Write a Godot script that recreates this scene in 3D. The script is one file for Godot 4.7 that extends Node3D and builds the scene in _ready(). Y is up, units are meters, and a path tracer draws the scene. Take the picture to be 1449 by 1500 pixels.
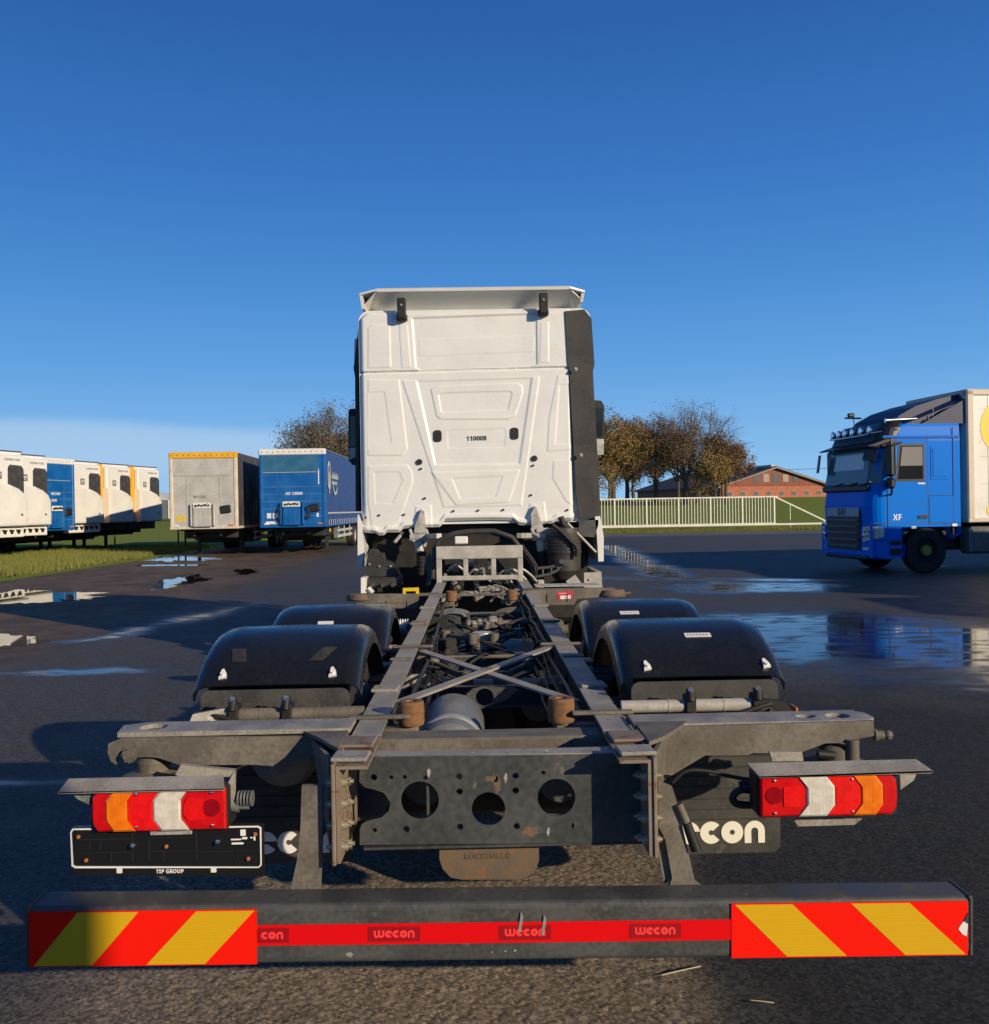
extends Node3D
# Rear view of a white swap-body truck on a wet lorry yard, low winter sun.
# Units are metres, y up. The truck's long axis is the z axis; the yard lies at y = 0.

var M := {}
var names := {}
var shift := {}
var rng := RandomNumberGenerator.new()

# ---------------------------------------------------------------- naming and tagging
func numbered(p: Node, called: String) -> String:
	var key := str(p.get_instance_id()) + called
	var n: int = names.get(key, 0)
	names[key] = n + 1
	return called if n == 0 else "%s_%03d" % [called, n]

func tag(o: Node, label: String, category := "", group := "", kind := "") -> Node:
	o.set_meta("label", label)
	if category: o.set_meta("category", category)
	if group: o.set_meta("group", group)
	if kind: o.set_meta("kind", kind)
	return o

func thing(called: String, label: String, category: String, at := Vector3.ZERO, turn := 0.0, group := "") -> Node3D:
	var o := Node3D.new()
	o.name = numbered(self, called)
	add_child(o, true)
	o.position = at
	o.rotation.y = turn
	tag(o, label, category, group)
	return o

# one named mesh under a parent; parts of a thing listed in «shift» are modelled in world places
func obj(called: String, s, m: Material, parent: Node = self) -> MeshInstance3D:
	var o := MeshInstance3D.new()
	o.name = numbered(parent, called)
	o.mesh = s.commit() if s is SurfaceTool else s
	o.material_override = m
	o.position = shift.get(parent, Vector3.ZERO)
	parent.add_child(o, true)
	return o

# ---------------------------------------------------------------- shapes
func mb() -> SurfaceTool:
	var s := SurfaceTool.new()
	s.begin(Mesh.PRIMITIVE_TRIANGLES)
	return s

func tri(s: SurfaceTool, a: Vector3, b: Vector3, c: Vector3, hint: Vector3) -> void:
	var n := (c - a).cross(b - a)
	if n.dot(hint) < 0.0:
		var t := b
		b = c
		c = t
		n = -n
	n = n.normalized()
	for p in [a, b, c]:
		s.set_normal(n)
		s.add_vertex(p)

func quad(s: SurfaceTool, a: Vector3, b: Vector3, c: Vector3, d: Vector3, hint: Vector3) -> void:
	tri(s, a, b, c, hint)
	tri(s, a, c, d, hint)

func quadn(s: SurfaceTool, p: Array, n: Array) -> void:
	var g: Vector3 = (p[2] - p[0]).cross(p[1] - p[0])
	var order := [0, 1, 2, 0, 2, 3]
	if g.dot(n[0] + n[2]) < 0.0:
		order = [0, 2, 1, 0, 3, 2]
	for k in order:
		s.set_normal(n[k])
		s.add_vertex(p[k])

func box(s: SurfaceTool, lo: Vector3, hi: Vector3, bev := 0.004, xf := Transform3D.IDENTITY) -> void:
	var c := (lo + hi) * 0.5
	var h := (hi - lo).abs() * 0.5
	bev = minf(bev, minf(h.x, minf(h.y, h.z)) * 0.9)
	var ax := [Vector3(1, 0, 0), Vector3(0, 1, 0), Vector3(0, 0, 1)]
	var pt := func(sg: Vector3, k: int) -> Vector3:
		return xf * (c + sg * (h - bev * (Vector3.ONE - ax[k])))
	for k in 3:
		var u: Vector3 = ax[(k + 1) % 3]
		var v: Vector3 = ax[(k + 2) % 3]
		for d in [-1.0, 1.0]:
			var n: Vector3 = ax[k] * d
			quad(s, pt.call(n + u + v, k), pt.call(n - u + v, k), pt.call(n - u - v, k), pt.call(n + u - v, k), xf.basis * n)
			for e in [-1.0, 1.0]:
				var w: Vector3 = u * e
				var ku := (k + 1) % 3
				quad(s, pt.call(n + w + v, k), pt.call(n + w - v, k), pt.call(n + w - v, ku), pt.call(n + w + v, ku), xf.basis * (n + w))
	for i in 8:
		var sg := Vector3(1 if i & 1 else -1, 1 if i & 2 else -1, 1 if i & 4 else -1)
		tri(s, pt.call(sg, 0), pt.call(sg, 1), pt.call(sg, 2), xf.basis * sg)

func bxc(s: SurfaceTool, c: Vector3, size: Vector3, bev := 0.004, rot := Vector3.ZERO) -> void:
	box(s, -size * 0.5, size * 0.5, bev, Transform3D(Basis.from_euler(rot), c))

# a flat bar of the given width and thickness between two points
func bar(s: SurfaceTool, a: Vector3, b: Vector3, w: float, t: float, up := Vector3.UP, bev := 0.003) -> void:
	var d := (b - a).normalized()
	var x := d.cross(up).normalized()
	var y := x.cross(d)
	box(s, Vector3(-w / 2, -t / 2, 0), Vector3(w / 2, t / 2, (b - a).length()), bev, Transform3D(Basis(x, y, d), a))

func cyl(s: SurfaceTool, a: Vector3, b: Vector3, r0: float, r1 := -1.0, n := 16, caps := true) -> void:
	if r1 < 0.0: r1 = r0
	var d := (b - a).normalized()
	var x := d.cross(Vector3.UP if absf(d.y) < 0.9 else Vector3.RIGHT).normalized()
	var y := d.cross(x)
	for i in n:
		var t0 := TAU * i / n
		var t1 := TAU * (i + 1) / n
		var e0 := x * cos(t0) + y * sin(t0)
		var e1 := x * cos(t1) + y * sin(t1)
		quadn(s, [a + e0 * r0, a + e1 * r0, b + e1 * r1, b + e0 * r1], [e0, e1, e1, e0])
		if caps:
			if r0 > 0.0: tri(s, a, a + e0 * r0, a + e1 * r0, -d)
			if r1 > 0.0: tri(s, b, b + e0 * r1, b + e1 * r1, d)

func tube(s: SurfaceTool, pts: Array, r: float, n := 8, r_end := -1.0) -> void:
	var x := Vector3.ZERO
	var prev := []
	var pn := []
	for i in pts.size():
		var d: Vector3 = (pts[mini(i + 1, pts.size() - 1)] - pts[maxi(i - 1, 0)]).normalized()
		if i == 0: x = d.cross(Vector3.UP if absf(d.y) < 0.9 else Vector3.RIGHT).normalized()
		x = (x - d * x.dot(d)).normalized()
		var y := d.cross(x)
		var rr := r if r_end < 0.0 else lerpf(r, r_end, float(i) / (pts.size() - 1))
		var ring := []
		var rn := []
		for k in n:
			var e := x * cos(TAU * k / n) + y * sin(TAU * k / n)
			ring.append(pts[i] + e * rr)
			rn.append(e)
		if i > 0:
			for k in n:
				var j := (k + 1) % n
				quadn(s, [prev[k], prev[j], ring[j], ring[k]], [pn[k], pn[j], rn[j], rn[k]])
		if i == 0 or i == pts.size() - 1:
			for k in range(1, n - 1): tri(s, ring[0], ring[k], ring[k + 1], d * (-1.0 if i == 0 else 1.0))
		prev = ring
		pn = rn

# a smooth hose through a few points
func hose(s: SurfaceTool, pts: Array, r: float, n := 8, step := 6) -> void:
	var c := Curve3D.new()
	for i in pts.size():
		var t: Vector3 = (pts[mini(i + 1, pts.size() - 1)] - pts[maxi(i - 1, 0)]) / 6.0
		c.add_point(pts[i], -t, t)
	var out := []
	var m: int = (pts.size() - 1) * step
	for k in m + 1: out.append(c.sample((k / step) if k < m else pts.size() - 2, float(k % step) / step if k < m else 1.0))
	tube(s, out, r, n)

# profile of [radius, height] pairs turned about the local y axis
func lathe(s: SurfaceTool, prof: Array, xf: Transform3D, n := 24) -> void:
	for i in prof.size() - 1:
		var a: Vector2 = prof[i]
		var b: Vector2 = prof[i + 1]
		var d := b - a
		if d.length() < 1e-6: continue
		var nr := Vector2(d.y, -d.x).normalized()
		for k in n:
			var t0 := TAU * k / n
			var t1 := TAU * (k + 1) / n
			var e0 := Vector3(cos(t0), 0, sin(t0))
			var e1 := Vector3(cos(t1), 0, sin(t1))
			var n0 := xf.basis * (e0 * nr.x + Vector3.UP * nr.y)
			var n1 := xf.basis * (e1 * nr.x + Vector3.UP * nr.y)
			var p := [xf * (e0 * a.x + Vector3.UP * a.y), xf * (e1 * a.x + Vector3.UP * a.y), xf * (e1 * b.x + Vector3.UP * b.y), xf * (e0 * b.x + Vector3.UP * b.y)]
			if a.x < 1e-5:
				tri(s, p[0], p[2], p[3], n0)
			elif b.x < 1e-5:
				tri(s, p[0], p[1], p[2], n0)
			else:
				quadn(s, p, [n0, n1, n1, n0])

func disc_pts(c: Vector2, r: float, n := 24, ry := -1.0) -> PackedVector2Array:
	var out := PackedVector2Array()
	for k in n: out.append(c + Vector2(cos(TAU * k / n) * r, sin(TAU * k / n) * (r if ry < 0.0 else ry)))
	return out

func arc_pts(c: Vector2, r: float, a0: float, a1: float, n := 16) -> PackedVector2Array:
	var out := PackedVector2Array()
	for k in n + 1:
		var a := deg_to_rad(lerpf(a0, a1, float(k) / n))
		out.append(c + Vector2(cos(a), sin(a)) * r)
	return out

func rrect(x0: float, y0: float, x1: float, y1: float, r: float, n := 5) -> PackedVector2Array:
	var out := PackedVector2Array()
	out.append_array(arc_pts(Vector2(x1 - r, y1 - r), r, 0, 90, n))
	out.append_array(arc_pts(Vector2(x0 + r, y1 - r), r, 90, 180, n))
	out.append_array(arc_pts(Vector2(x0 + r, y0 + r), r, 180, 270, n))
	out.append_array(arc_pts(Vector2(x1 - r, y0 + r), r, 270, 360, n))
	return out

# a plate: outline in the local xy plane, thickness from z = 0 to z = depth, round or other holes punched through
func plate(s: SurfaceTool, outer: PackedVector2Array, depth: float, xf := Transform3D.IDENTITY, holes := []) -> void:
	var pieces: Array = [outer]
	if holes.size():
		var cuts := []
		var lo := INF
		var hi := -INF
		var yl := INF
		var yh := -INF
		for p in outer:
			lo = minf(lo, p.x); hi = maxf(hi, p.x); yl = minf(yl, p.y); yh = maxf(yh, p.y)
		for h in holes:
			var cx := 0.0
			for p in h: cx += p.x
			cuts.append(cx / h.size())
		cuts.sort()
		cuts = [lo - 1.0] + cuts + [hi + 1.0]
		pieces = []
		for i in cuts.size() - 1:
			if cuts[i + 1] - cuts[i] < 1e-4: continue
			var strip := PackedVector2Array([Vector2(cuts[i], yl - 1), Vector2(cuts[i + 1], yl - 1), Vector2(cuts[i + 1], yh + 1), Vector2(cuts[i], yh + 1)])
			var got: Array = Geometry2D.intersect_polygons(outer, strip)
			for h in holes:
				var next := []
				for g in got: next.append_array(Geometry2D.clip_polygons(g, h))
				got = next
			pieces.append_array(got)
	var nz := xf.basis.z.normalized()
	for g in pieces:
		var idx := Geometry2D.triangulate_polygon(g)
		for k in range(0, idx.size(), 3):
			var a: Vector2 = g[idx[k]]
			var b: Vector2 = g[idx[k + 1]]
			var c: Vector2 = g[idx[k + 2]]
			tri(s, xf * Vector3(a.x, a.y, depth), xf * Vector3(b.x, b.y, depth), xf * Vector3(c.x, c.y, depth), nz * signf(depth))
			tri(s, xf * Vector3(a.x, a.y, 0), xf * Vector3(b.x, b.y, 0), xf * Vector3(c.x, c.y, 0), -nz * signf(depth))
	var loops: Array = [outer] + holes
	for li in loops.size():
		var g: PackedVector2Array = loops[li]
		var area := 0.0
		for k in g.size(): area += g[k].cross(g[(k + 1) % g.size()])
		var sgn := (1.0 if area > 0.0 else -1.0) * (1.0 if li == 0 else -1.0)
		for k in g.size():
			var a: Vector2 = g[k]
			var b: Vector2 = g[(k + 1) % g.size()]
			var o := Vector2(b.y - a.y, a.x - b.x) * sgn
			quad(s, xf * Vector3(a.x, a.y, 0), xf * Vector3(b.x, b.y, 0), xf * Vector3(b.x, b.y, depth), xf * Vector3(a.x, a.y, depth), xf.basis * Vector3(o.x, o.y, 0))

# an outline in the (z, y) plane drawn out along x from x0 to x1
func along_x(s: SurfaceTool, zy: PackedVector2Array, x0: float, x1: float, holes := []) -> void:
	plate(s, zy, x1 - x0, Transform3D(Basis(Vector3(0, 0, 1), Vector3(0, 1, 0), Vector3(1, 0, 0)), Vector3(x0, 0, 0)), holes)

# an outline in the (x, z) plane drawn up along y from y0 to y1
func along_y(s: SurfaceTool, xz: PackedVector2Array, y0: float, y1: float, holes := []) -> void:
	plate(s, xz, y1 - y0, Transform3D(Basis(Vector3(1, 0, 0), Vector3(0, 0, 1), Vector3(0, 1, 0)), Vector3(0, y0, 0)), holes)

# rings of equal size stitched together, closed or open round, with end caps
func loft(s: SurfaceTool, rings: Array, caps := true) -> void:
	var n: int = rings[0].size()
	var centre := []
	for r in rings:
		var c := Vector3.ZERO
		for p in r: c += p
		centre.append(c / n)
	for i in rings.size() - 1:
		for k in n:
			var j := (k + 1) % n
			quad(s, rings[i][k], rings[i][j], rings[i + 1][j], rings[i + 1][k], (rings[i][k] + rings[i + 1][j]) * 0.5 - (centre[i] + centre[i + 1]) * 0.5)
	if caps:
		for k in range(n):
			tri(s, centre[0], rings[0][k], rings[0][(k + 1) % n], centre[0] - centre[1])
			var l := rings.size() - 1
			tri(s, centre[l], rings[l][k], rings[l][(k + 1) % n], centre[l] - centre[l - 1])

func hexbolt(s: SurfaceTool, at: Vector3, dir: Vector3, r: float, h: float) -> void:
	cyl(s, at, at + dir * h * 0.3, r * 1.25, -1, 12)
	cyl(s, at + dir * h * 0.3, at + dir * h, r, -1, 6)
	cyl(s, at + dir * h, at + dir * h * 1.5, r * 0.5, -1, 8)

func letters(text: String, height: float, m: Material, parent: Node, at: Vector3, basis := Basis.IDENTITY, depth := 0.002, mono := false, called := "lettering") -> MeshInstance3D:
	var t := TextMesh.new()
	var f := SystemFont.new()
	f.font_names = PackedStringArray(["Droid Sans Mono" if mono else "Droid Sans"])
	f.font_weight = 700
	t.font = f
	t.text = text
	t.font_size = 64
	t.pixel_size = height / 46.0
	t.depth = depth
	t.curve_step = 2.0
	var o := MeshInstance3D.new()
	o.name = numbered(parent, called)
	o.mesh = t
	o.material_override = m
	o.transform = Transform3D(basis, at + shift.get(parent, Vector3.ZERO))
	parent.add_child(o, true)
	return o

# the rounded lower-case word on flaps and tape; h = letter height, returned width is about 4.6 h
func round_word(s: SurfaceTool, h: float, xf: Transform3D, depth: float, skip := 0) -> void:
	var x: float = [0.0, h * 1.491, h * 2.491][skip]
	for ch in ["w", "e", "c", "o", "n"].slice(skip):
		var r := h * 0.5
		var c := Vector2(x + r, r)
		var poly := PackedVector2Array()
		var holes := []
		match ch:
			"o":
				poly = disc_pts(c, r, 28)
				holes = [disc_pts(c, r * 0.24, 12)]
				x += h * 1.06
			"c":
				poly = arc_pts(c, r, 42, 318, 26)
				poly.append_array(arc_pts(c, r * 0.24, 318, 42, 10))
				x += h * 0.96
			"e":
				poly = arc_pts(c, r, 8, 322, 26)
				poly.append_array(PackedVector2Array([c + Vector2(r * 0.2, -r * 0.16), c + Vector2(-r * 0.3, -r * 0.1), c + Vector2(-r * 0.3, r * 0.12)]))
				x += h * 1.0
			"n":
				var w := h * 0.46
				var m := Vector2(x + w, h - w)
				poly = PackedVector2Array([Vector2(x + 2 * w, 0)])
				poly.append_array(arc_pts(m, w, 0, 180, 16))
				poly.append_array(PackedVector2Array([Vector2(x, 0), Vector2(x + w * 0.66, 0)]))
				poly.append_array(arc_pts(m, w * 0.34, 180, 0, 8))
				poly.append(Vector2(x + w * 1.34, 0))
				x += h
			"w":
				var w := h * 0.42
				for k in 2:
					var u := PackedVector2Array()
					var m := Vector2(x + w, w)
					u.append(Vector2(x, h))
					u.append_array(arc_pts(m, w, 180, 360, 16))
					u.append_array(PackedVector2Array([Vector2(x + 2 * w, h), Vector2(x + w * 1.3, h)]))
					u.append_array(arc_pts(m, w * 0.3, 360, 180, 8))
					u.append(Vector2(x + w * 0.7, h))
					plate(s, u, depth * (1.0 + 0.1 * k), xf)
					x += w * 1.4
				x += w * 0.75
				continue
		plate(s, poly, depth, xf, holes)

# ---------------------------------------------------------------- materials
func noise(freq: float, seed_: int, oct := 4, kind := FastNoiseLite.TYPE_SIMPLEX_SMOOTH) -> FastNoiseLite:
	var f := FastNoiseLite.new()
	f.noise_type = kind
	f.frequency = freq
	f.seed = seed_
	f.fractal_octaves = oct
	return f

func plain(c: Color, rough := 0.6, metal := 0.0, coat := 0.0) -> StandardMaterial3D:
	var m := StandardMaterial3D.new()
	m.albedo_color = c.linear_to_srgb()
	m.roughness = rough
	m.metallic = metal
	if coat > 0.0:
		m.clearcoat_enabled = true
		m.clearcoat = coat
		m.clearcoat_roughness = 0.08
	return m

# two or three tones of dirt, rust or wear in patches and grain; colours are linear base colours
func worn(a: Color, b: Color, seed_: int, tile := 0.8, rough := 0.65, metal := 0.0, spot := Color(0, 0, 0, 0), amount := 0.0, bias := 0.5, size := 256, grain := 0.28) -> StandardMaterial3D:
	var m := StandardMaterial3D.new()
	var coarse := noise(2.6 / size, seed_, 5).get_seamless_image(size, size)
	var fine := noise(30.0 / size, seed_ + 1, 3).get_seamless_image(size, size)
	var sp := noise(5.0 / size, seed_ + 2, 5).get_seamless_image(size, size)
	var cb := coarse.get_data()
	var fb := fine.get_data()
	var sb := sp.get_data()
	var col := PackedByteArray()
	var ro := PackedByteArray()
	col.resize(size * size * 3)
	ro.resize(size * size)
	for i in size * size:
		var t := smoothstep(bias - 0.28, bias + 0.28, cb[i] / 255.0 * 0.75 + fb[i] / 255.0 * 0.25)
		var c := a.lerp(b, t) * (1.0 + grain * (fb[i] / 255.0 - 0.5))
		var k := 0.0
		if amount > 0.0:
			k = smoothstep(1.0 - amount, 1.08 - amount, sb[i] / 255.0 * 0.8 + fb[i] / 255.0 * 0.2) * spot.a
			c = c.lerp(spot, k)
		c = Color(clampf(c.r, 0, 1), clampf(c.g, 0, 1), clampf(c.b, 0, 1)).linear_to_srgb()
		col[i * 3] = int(c.r * 255); col[i * 3 + 1] = int(c.g * 255); col[i * 3 + 2] = int(c.b * 255)
		ro[i] = int(clampf(rough + (t - 0.5) * 0.2 + (fb[i] / 255.0 - 0.5) * 0.15 + k * 0.15, 0.04, 1.0) * 255)
	m.albedo_texture = ImageTexture.create_from_image(Image.create_from_data(size, size, false, Image.FORMAT_RGB8, col))
	m.roughness_texture = ImageTexture.create_from_image(Image.create_from_data(size, size, false, Image.FORMAT_L8, ro))
	m.roughness = 1.0
	m.metallic = metal
	m.uv1_triplanar = true
	m.uv1_scale = Vector3.ONE / tile
	return m

func hex_sheet(c: Color, d: Color) -> StandardMaterial3D:
	var m := plain(c, 0.35, 0.0, 0.4)
	var w := 192
	var hh := 111
	var im := Image.create(w, hh, false, Image.FORMAT_RGB8)
	var cs := c.linear_to_srgb()
	var ds := d.linear_to_srgb()
	var cell := 24.0
	for y in hh:
		for x in w:
			var best := 1e9
			var second := 1e9
			for j in range(-1, 7):
				var cy: float = j * hh / 5.333 
				if absf(cy - y) > 45.0: continue
				for i in range(-1, 9):
					var px := i * cell + (12.0 if posmod(j, 2) == 1 else 0.0)
					var e := Vector2(px - x, cy - y).length()
					if e < best:
						second = best
						best = e
					elif e < second: second = e
			var t := smoothstep(1.0, 4.5, second - best)
			im.set_pixel(x, y, ds.lerp(cs, t))
	m.albedo_color = Color.WHITE
	m.albedo_texture = ImageTexture.create_from_image(im)
	m.uv1_triplanar = true
	m.uv1_scale = Vector3(1.0, 192.0 / 111.0, 1.0) / 0.045
	return m

func make_materials() -> void:
	M.white_paint = worn(Color(.70, .71, .695), Color(.735, .745, .73), 3, 1.6, .40, 0.0, Color(.70, .66, .58, .5), .2, .5, 256, .02)
	M.white_paint.clearcoat_enabled = true
	M.white_paint.clearcoat = 0.35
	M.white_paint.clearcoat_roughness = 0.2
	M.white_trim = plain(Color(.80, .78, .74), .4)
	M.slot_black = plain(Color(.012, .012, .013), .6)
	M.dark_fairing = worn(Color(.030, .029, .028), Color(.05, .047, .043), 7, .9, .6)
	M.under_black = worn(Color(.008, .008, .009), Color(.022, .02, .018), 8, .5, .7)
	M.black_plastic = worn(Color(.010, .011, .012), Color(.014, .015, .016), 9, .7, .27, 0.0, Color(.045, .042, .036, .35), .22)
	M.rubber = worn(Color(.013, .013, .013), Color(.035, .032, .028), 10, .5, .8)
	M.flap = worn(Color(.035, .036, .034), Color(.065, .063, .057), 11, .5, .75, 0.0, Color(.12, .105, .085, .5), .3)
	M.grey_paint = worn(Color(.055, .058, .058), Color(.075, .077, .075), 12, .6, .48, 0.0, Color(.12, .11, .095, .6), .26)
	M.rear_beam = worn(Color(.050, .055, .055), Color(.066, .071, .071), 13, .9, .46, 0.0, Color(.17, .15, .13, .7), .2)
	M.dusty_grey = worn(Color(.112, .100, .082), Color(.182, .164, .135), 14, .55, .75, 0.0, Color(.09, .07, .05, .7), .25)
	M.flange = worn(Color(.24, .222, .19), Color(.35, .33, .29), 15, .45, .6, 0.0, Color(.10, .06, .035, .75), .24)  # base colour raised so upward faces look sunlit
	M.flange_rust = worn(Color(.23, .20, .165), Color(.205, .15, .11), 16, .28, .7, 0.0, Color(.16, .065, .03, .85), .36)
	M.galvanised = worn(Color(.36, .36, .34), Color(.48, .475, .45), 17, .35, .45, .35)
	M.bolt = worn(Color(.36, .30, .20), Color(.52, .47, .36), 18, .06, .4, .6)
	M.cast_metal = worn(Color(.34, .33, .30), Color(.50, .485, .455), 25, .3, .45, .15, Color(.2, .17, .13, .6), .15)
	M.chrome = plain(Color(.8, .8, .8), .18, 1.0)
	M.rust = worn(Color(.15, .072, .032), Color(.25, .125, .056), 19, .10, .85, 0.0, Color(.12, .05, .025, .8), .3)
	M.plate_rust = worn(Color(.115, .095, .072), Color(.155, .105, .065), 20, .22, .8, 0.0, Color(.26, .10, .04, .7), .34)
	M.tank_grey = worn(Color(.115, .13, .14), Color(.17, .18, .185), 21, .5, .42, 0.0, Color(.30, .27, .22, .6), .3)
	M.frame_light = worn(Color(.36, .345, .31), Color(.46, .44, .40), 22, .4, .55, 0.0, Color(.2, .15, .1, .6), .16)
	M.alloy = worn(Color(.15, .14, .125), Color(.36, .34, .31), 23, .12, .5, .1, Color(.12, .09, .06, .8), .3)
	M.red_board = plain(Color(.90, .012, .005), .45)
	M.red_board.metallic_specular = .2
	M.yellow_board = hex_sheet(Color(.74, .44, .008), Color(.46, .27, .01))
	M.tape_red = plain(Color(.72, .005, .008), .4)
	M.tape_red.metallic_specular = .25
	M.tape_dark = plain(Color(.33, .004, .008), .4)
	M.tape_word = plain(Color(.92, .05, .05), .4)
	M.word_cream = plain(Color(.82, .80, .70), .6)
	M.lens_red = lens(Color(.56, .005, .007), Color(.66, .008, .009), 60)
	M.lens_bright = lens(Color(.76, .008, .008), Color(.90, .012, .011), 61)
	M.lens_dark = lens(Color(.26, .003, .008), Color(.34, .004, .009), 62)
	M.lens_amber = lens(Color(.80, .17, .005), Color(.90, .22, .008), 63)
	M.lens_white = worn(Color(.60, .57, .50), Color(.72, .69, .62), 24, .1, .15)
	M.plate_black = plain(Color(.012, .012, .013), .3)
	M.plate_white = plain(Color(.8, .8, .8), .4)
	M.copper = plain(Color(.6, .25, .10), .4, .5)
	M.sticker_white = plain(Color(.75, .75, .74), .45)
	M.sticker_red = plain(Color(.55, .03, .045), .5)
	M.yellow = plain(Color(.72, .48, .01), .5)
	M.orange_marker = plain(Color(.65, .18, .02), .3)
	M.ink = plain(Color(.03, .03, .035), .6)
	M.ink_grey = plain(Color(.16, .16, .17), .6)
	M.glass = plain(Color(.015, .018, .02), .06)
	M.mirror_glass = plain(Color(.7, .72, .75), .04, 1.0)
	# trailers, the blue lorry and the yard's surroundings
	M.trailer_white = worn(Color(.71, .705, .67), Color(.77, .765, .73), 30, 3.0, .42, 0.0, Color(.60, .57, .50, .5), .25, .5, 256, .04)
	M.trailer_orange = worn(Color(.72, .36, .012), Color(.78, .42, .02), 31, 2.0, .5)
	M.trailer_grey = worn(Color(.40, .395, .375), Color(.48, .475, .455), 32, 2.2, .45, 0.0, Color(.30, .28, .25, .6), .22)
	M.trailer_frame = worn(Color(.56, .49, .39), Color(.64, .57, .47), 33, 1.5, .55, 0.0, Color(.30, .24, .17, .6), .2)
	M.trailer_blue = worn(Color(.004, .095, .34), Color(.006, .12, .40), 34, 2.0, .4)
	M.trailer_teal = worn(Color(.02, .115, .23), Color(.03, .14, .26), 35, 2.0, .5)
	M.curtain_blue = worn(Color(.026, .065, .22), Color(.036, .082, .26), 36, 2.5, .5)
	M.curtain_dark = worn(Color(.055, .055, .058), Color(.08, .08, .082), 37, 2.5, .55)  # dark tone holds the shade the blue trailer throws on the grey one
	M.roof_tarp = worn(Color(.25, .25, .24), Color(.33, .32, .3), 38, 3.0, .7)
	M.vent_grey = worn(Color(.045, .045, .047), Color(.065, .065, .066), 39, .8, .6)
	M.chassis_black = worn(Color(.012, .012, .013), Color(.03, .028, .025), 40, .8, .7)
	M.lorry_blue = plain(Color(.001, .175, .74), .36)
	M.lorry_blue.metallic_specular = .22
	M.lorry_blue_dark = plain(Color(.006, .016, .07), .5)
	M.lorry_black = plain(Color(.012, .013, .016), .35)
	M.windscreen = plain(Color(.10, .15, .16), .08)
	M.curtain_pale = worn(Color(.42, .44, .43), Color(.52, .54, .53), 41, .4, .7)
	M.sun_yellow = plain(Color(.85, .62, .07), .5)
	M.hub_green = plain(Color(.30, .29, .04), .5)
	M.gate_paint = worn(Color(.70, .68, .60), Color(.78, .76, .68), 42, 2.0, .5)
	M.post_dark = plain(Color(.03, .035, .03), .6)
	M.brick = brick_material()
	M.barn_cladding = worn(Color(.20, .055, .035), Color(.27, .075, .045), 44, 3.0, .7)
	M.barn_roof = worn(Color(.03, .024, .022), Color(.055, .043, .038), 45, 4.0, .7)
	M.barn_trim = plain(Color(.30, .25, .22), .6)
	M.barn_window = plain(Color(.12, .13, .14), .15)
	M.leaf_grey = leafy(Color(.115, .095, .072), Color(.17, .135, .095), 52)
	M.bark = worn(Color(.07, .055, .042), Color(.13, .105, .08), 46, 1.5, .9)
	M.twig = worn(Color(.13, .095, .065), Color(.19, .14, .10), 47, 1.5, .9)
	M.leaf_brown = leafy(Color(.155, .088, .040), Color(.22, .135, .06), 48)
	M.leaf_ochre = leafy(Color(.20, .135, .045), Color(.29, .195, .065), 49)
	M.leaf_green = leafy(Color(.06, .075, .025), Color(.10, .11, .04), 50)
	M.grass_blade = leafy(Color(.15, .17, .03), Color(.22, .22, .05), 51)

func lens(a: Color, b: Color, seed_: int) -> StandardMaterial3D:
	# moulded plastic with uneven depth of colour
	var m := worn(a, b, seed_, .11, .14, 0.0, Color(0, 0, 0, 0), 0.0, .5, 128, .06)
	m.roughness_texture = null
	m.roughness = 0.14
	m.clearcoat_enabled = true
	m.clearcoat = .8
	m.clearcoat_roughness = .06
	return m

func leafy(a: Color, b: Color, seed_: int) -> StandardMaterial3D:
	var m := worn(a, b, seed_, 2.2, .75)
	m.roughness_texture = null
	m.roughness = 0.75
	m.backlight_enabled = true
	m.backlight = Color(.35, .3, .15)
	m.cull_mode = BaseMaterial3D.CULL_DISABLED
	return m

func brick_material() -> StandardMaterial3D:
	# bricks of a barn 170 m away: far too small to tell apart, so their tone only
	var m := worn(Color(.36, .12, .07), Color(.45, .165, .10), 43, 3.0, .85, 0.0, Color(.28, .10, .07, .7), .3)
	return m

# ---------------------------------------------------------------- camera, sky, sun, exposure
func _ready() -> void:
	rng.seed = 20
	var cam := Camera3D.new()
	cam.name = "camera"
	cam.fov = rad_to_deg(2.0 * atan(750.0 / 1400.0))
	cam.near = 0.05
	cam.far = 2000.0
	cam.transform = Transform3D(Basis(Vector3.UP, -0.0175) * Basis(Vector3.RIGHT, -0.00357) * Basis(Vector3.BACK, -0.017), Vector3(-0.04, 1.65, 0))
	add_child(cam)
	cam.current = true
	var we := WorldEnvironment.new()
	we.name = "world_environment"
	var env := Environment.new()
	env.background_mode = Environment.BG_SKY
	env.sky = Sky.new()
	env.sky.sky_material = sky_material()
	env.background_energy_multiplier = 1.0
	env.tonemap_mode = Environment.TONE_MAPPER_LINEAR
	env.tonemap_exposure = 1.0
	env.sdfgi_enabled = true
	env.ssao_enabled = true
	env.ssil_enabled = true
	we.environment = env
	add_child(we)
	var sun := DirectionalLight3D.new()
	sun.name = "sun"
	sun.light_color = Color(1.0, 0.915, 0.775)
	sun.light_energy = 1.52
	sun.light_angular_distance = 0.53
	sun.shadow_enabled = true
	var az := deg_to_rad(46.0)
	var el := deg_to_rad(18.5)
	sun.basis = Basis.looking_at(Vector3(-sin(az) * cos(el), -sin(el), -cos(az) * cos(el)))
	add_child(sun)
	make_materials()
	make_ground()
	make_truck()
	make_left_trailers()
	make_blue_lorry()
	make_far_side()
	make_unseen_neighbours()

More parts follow.
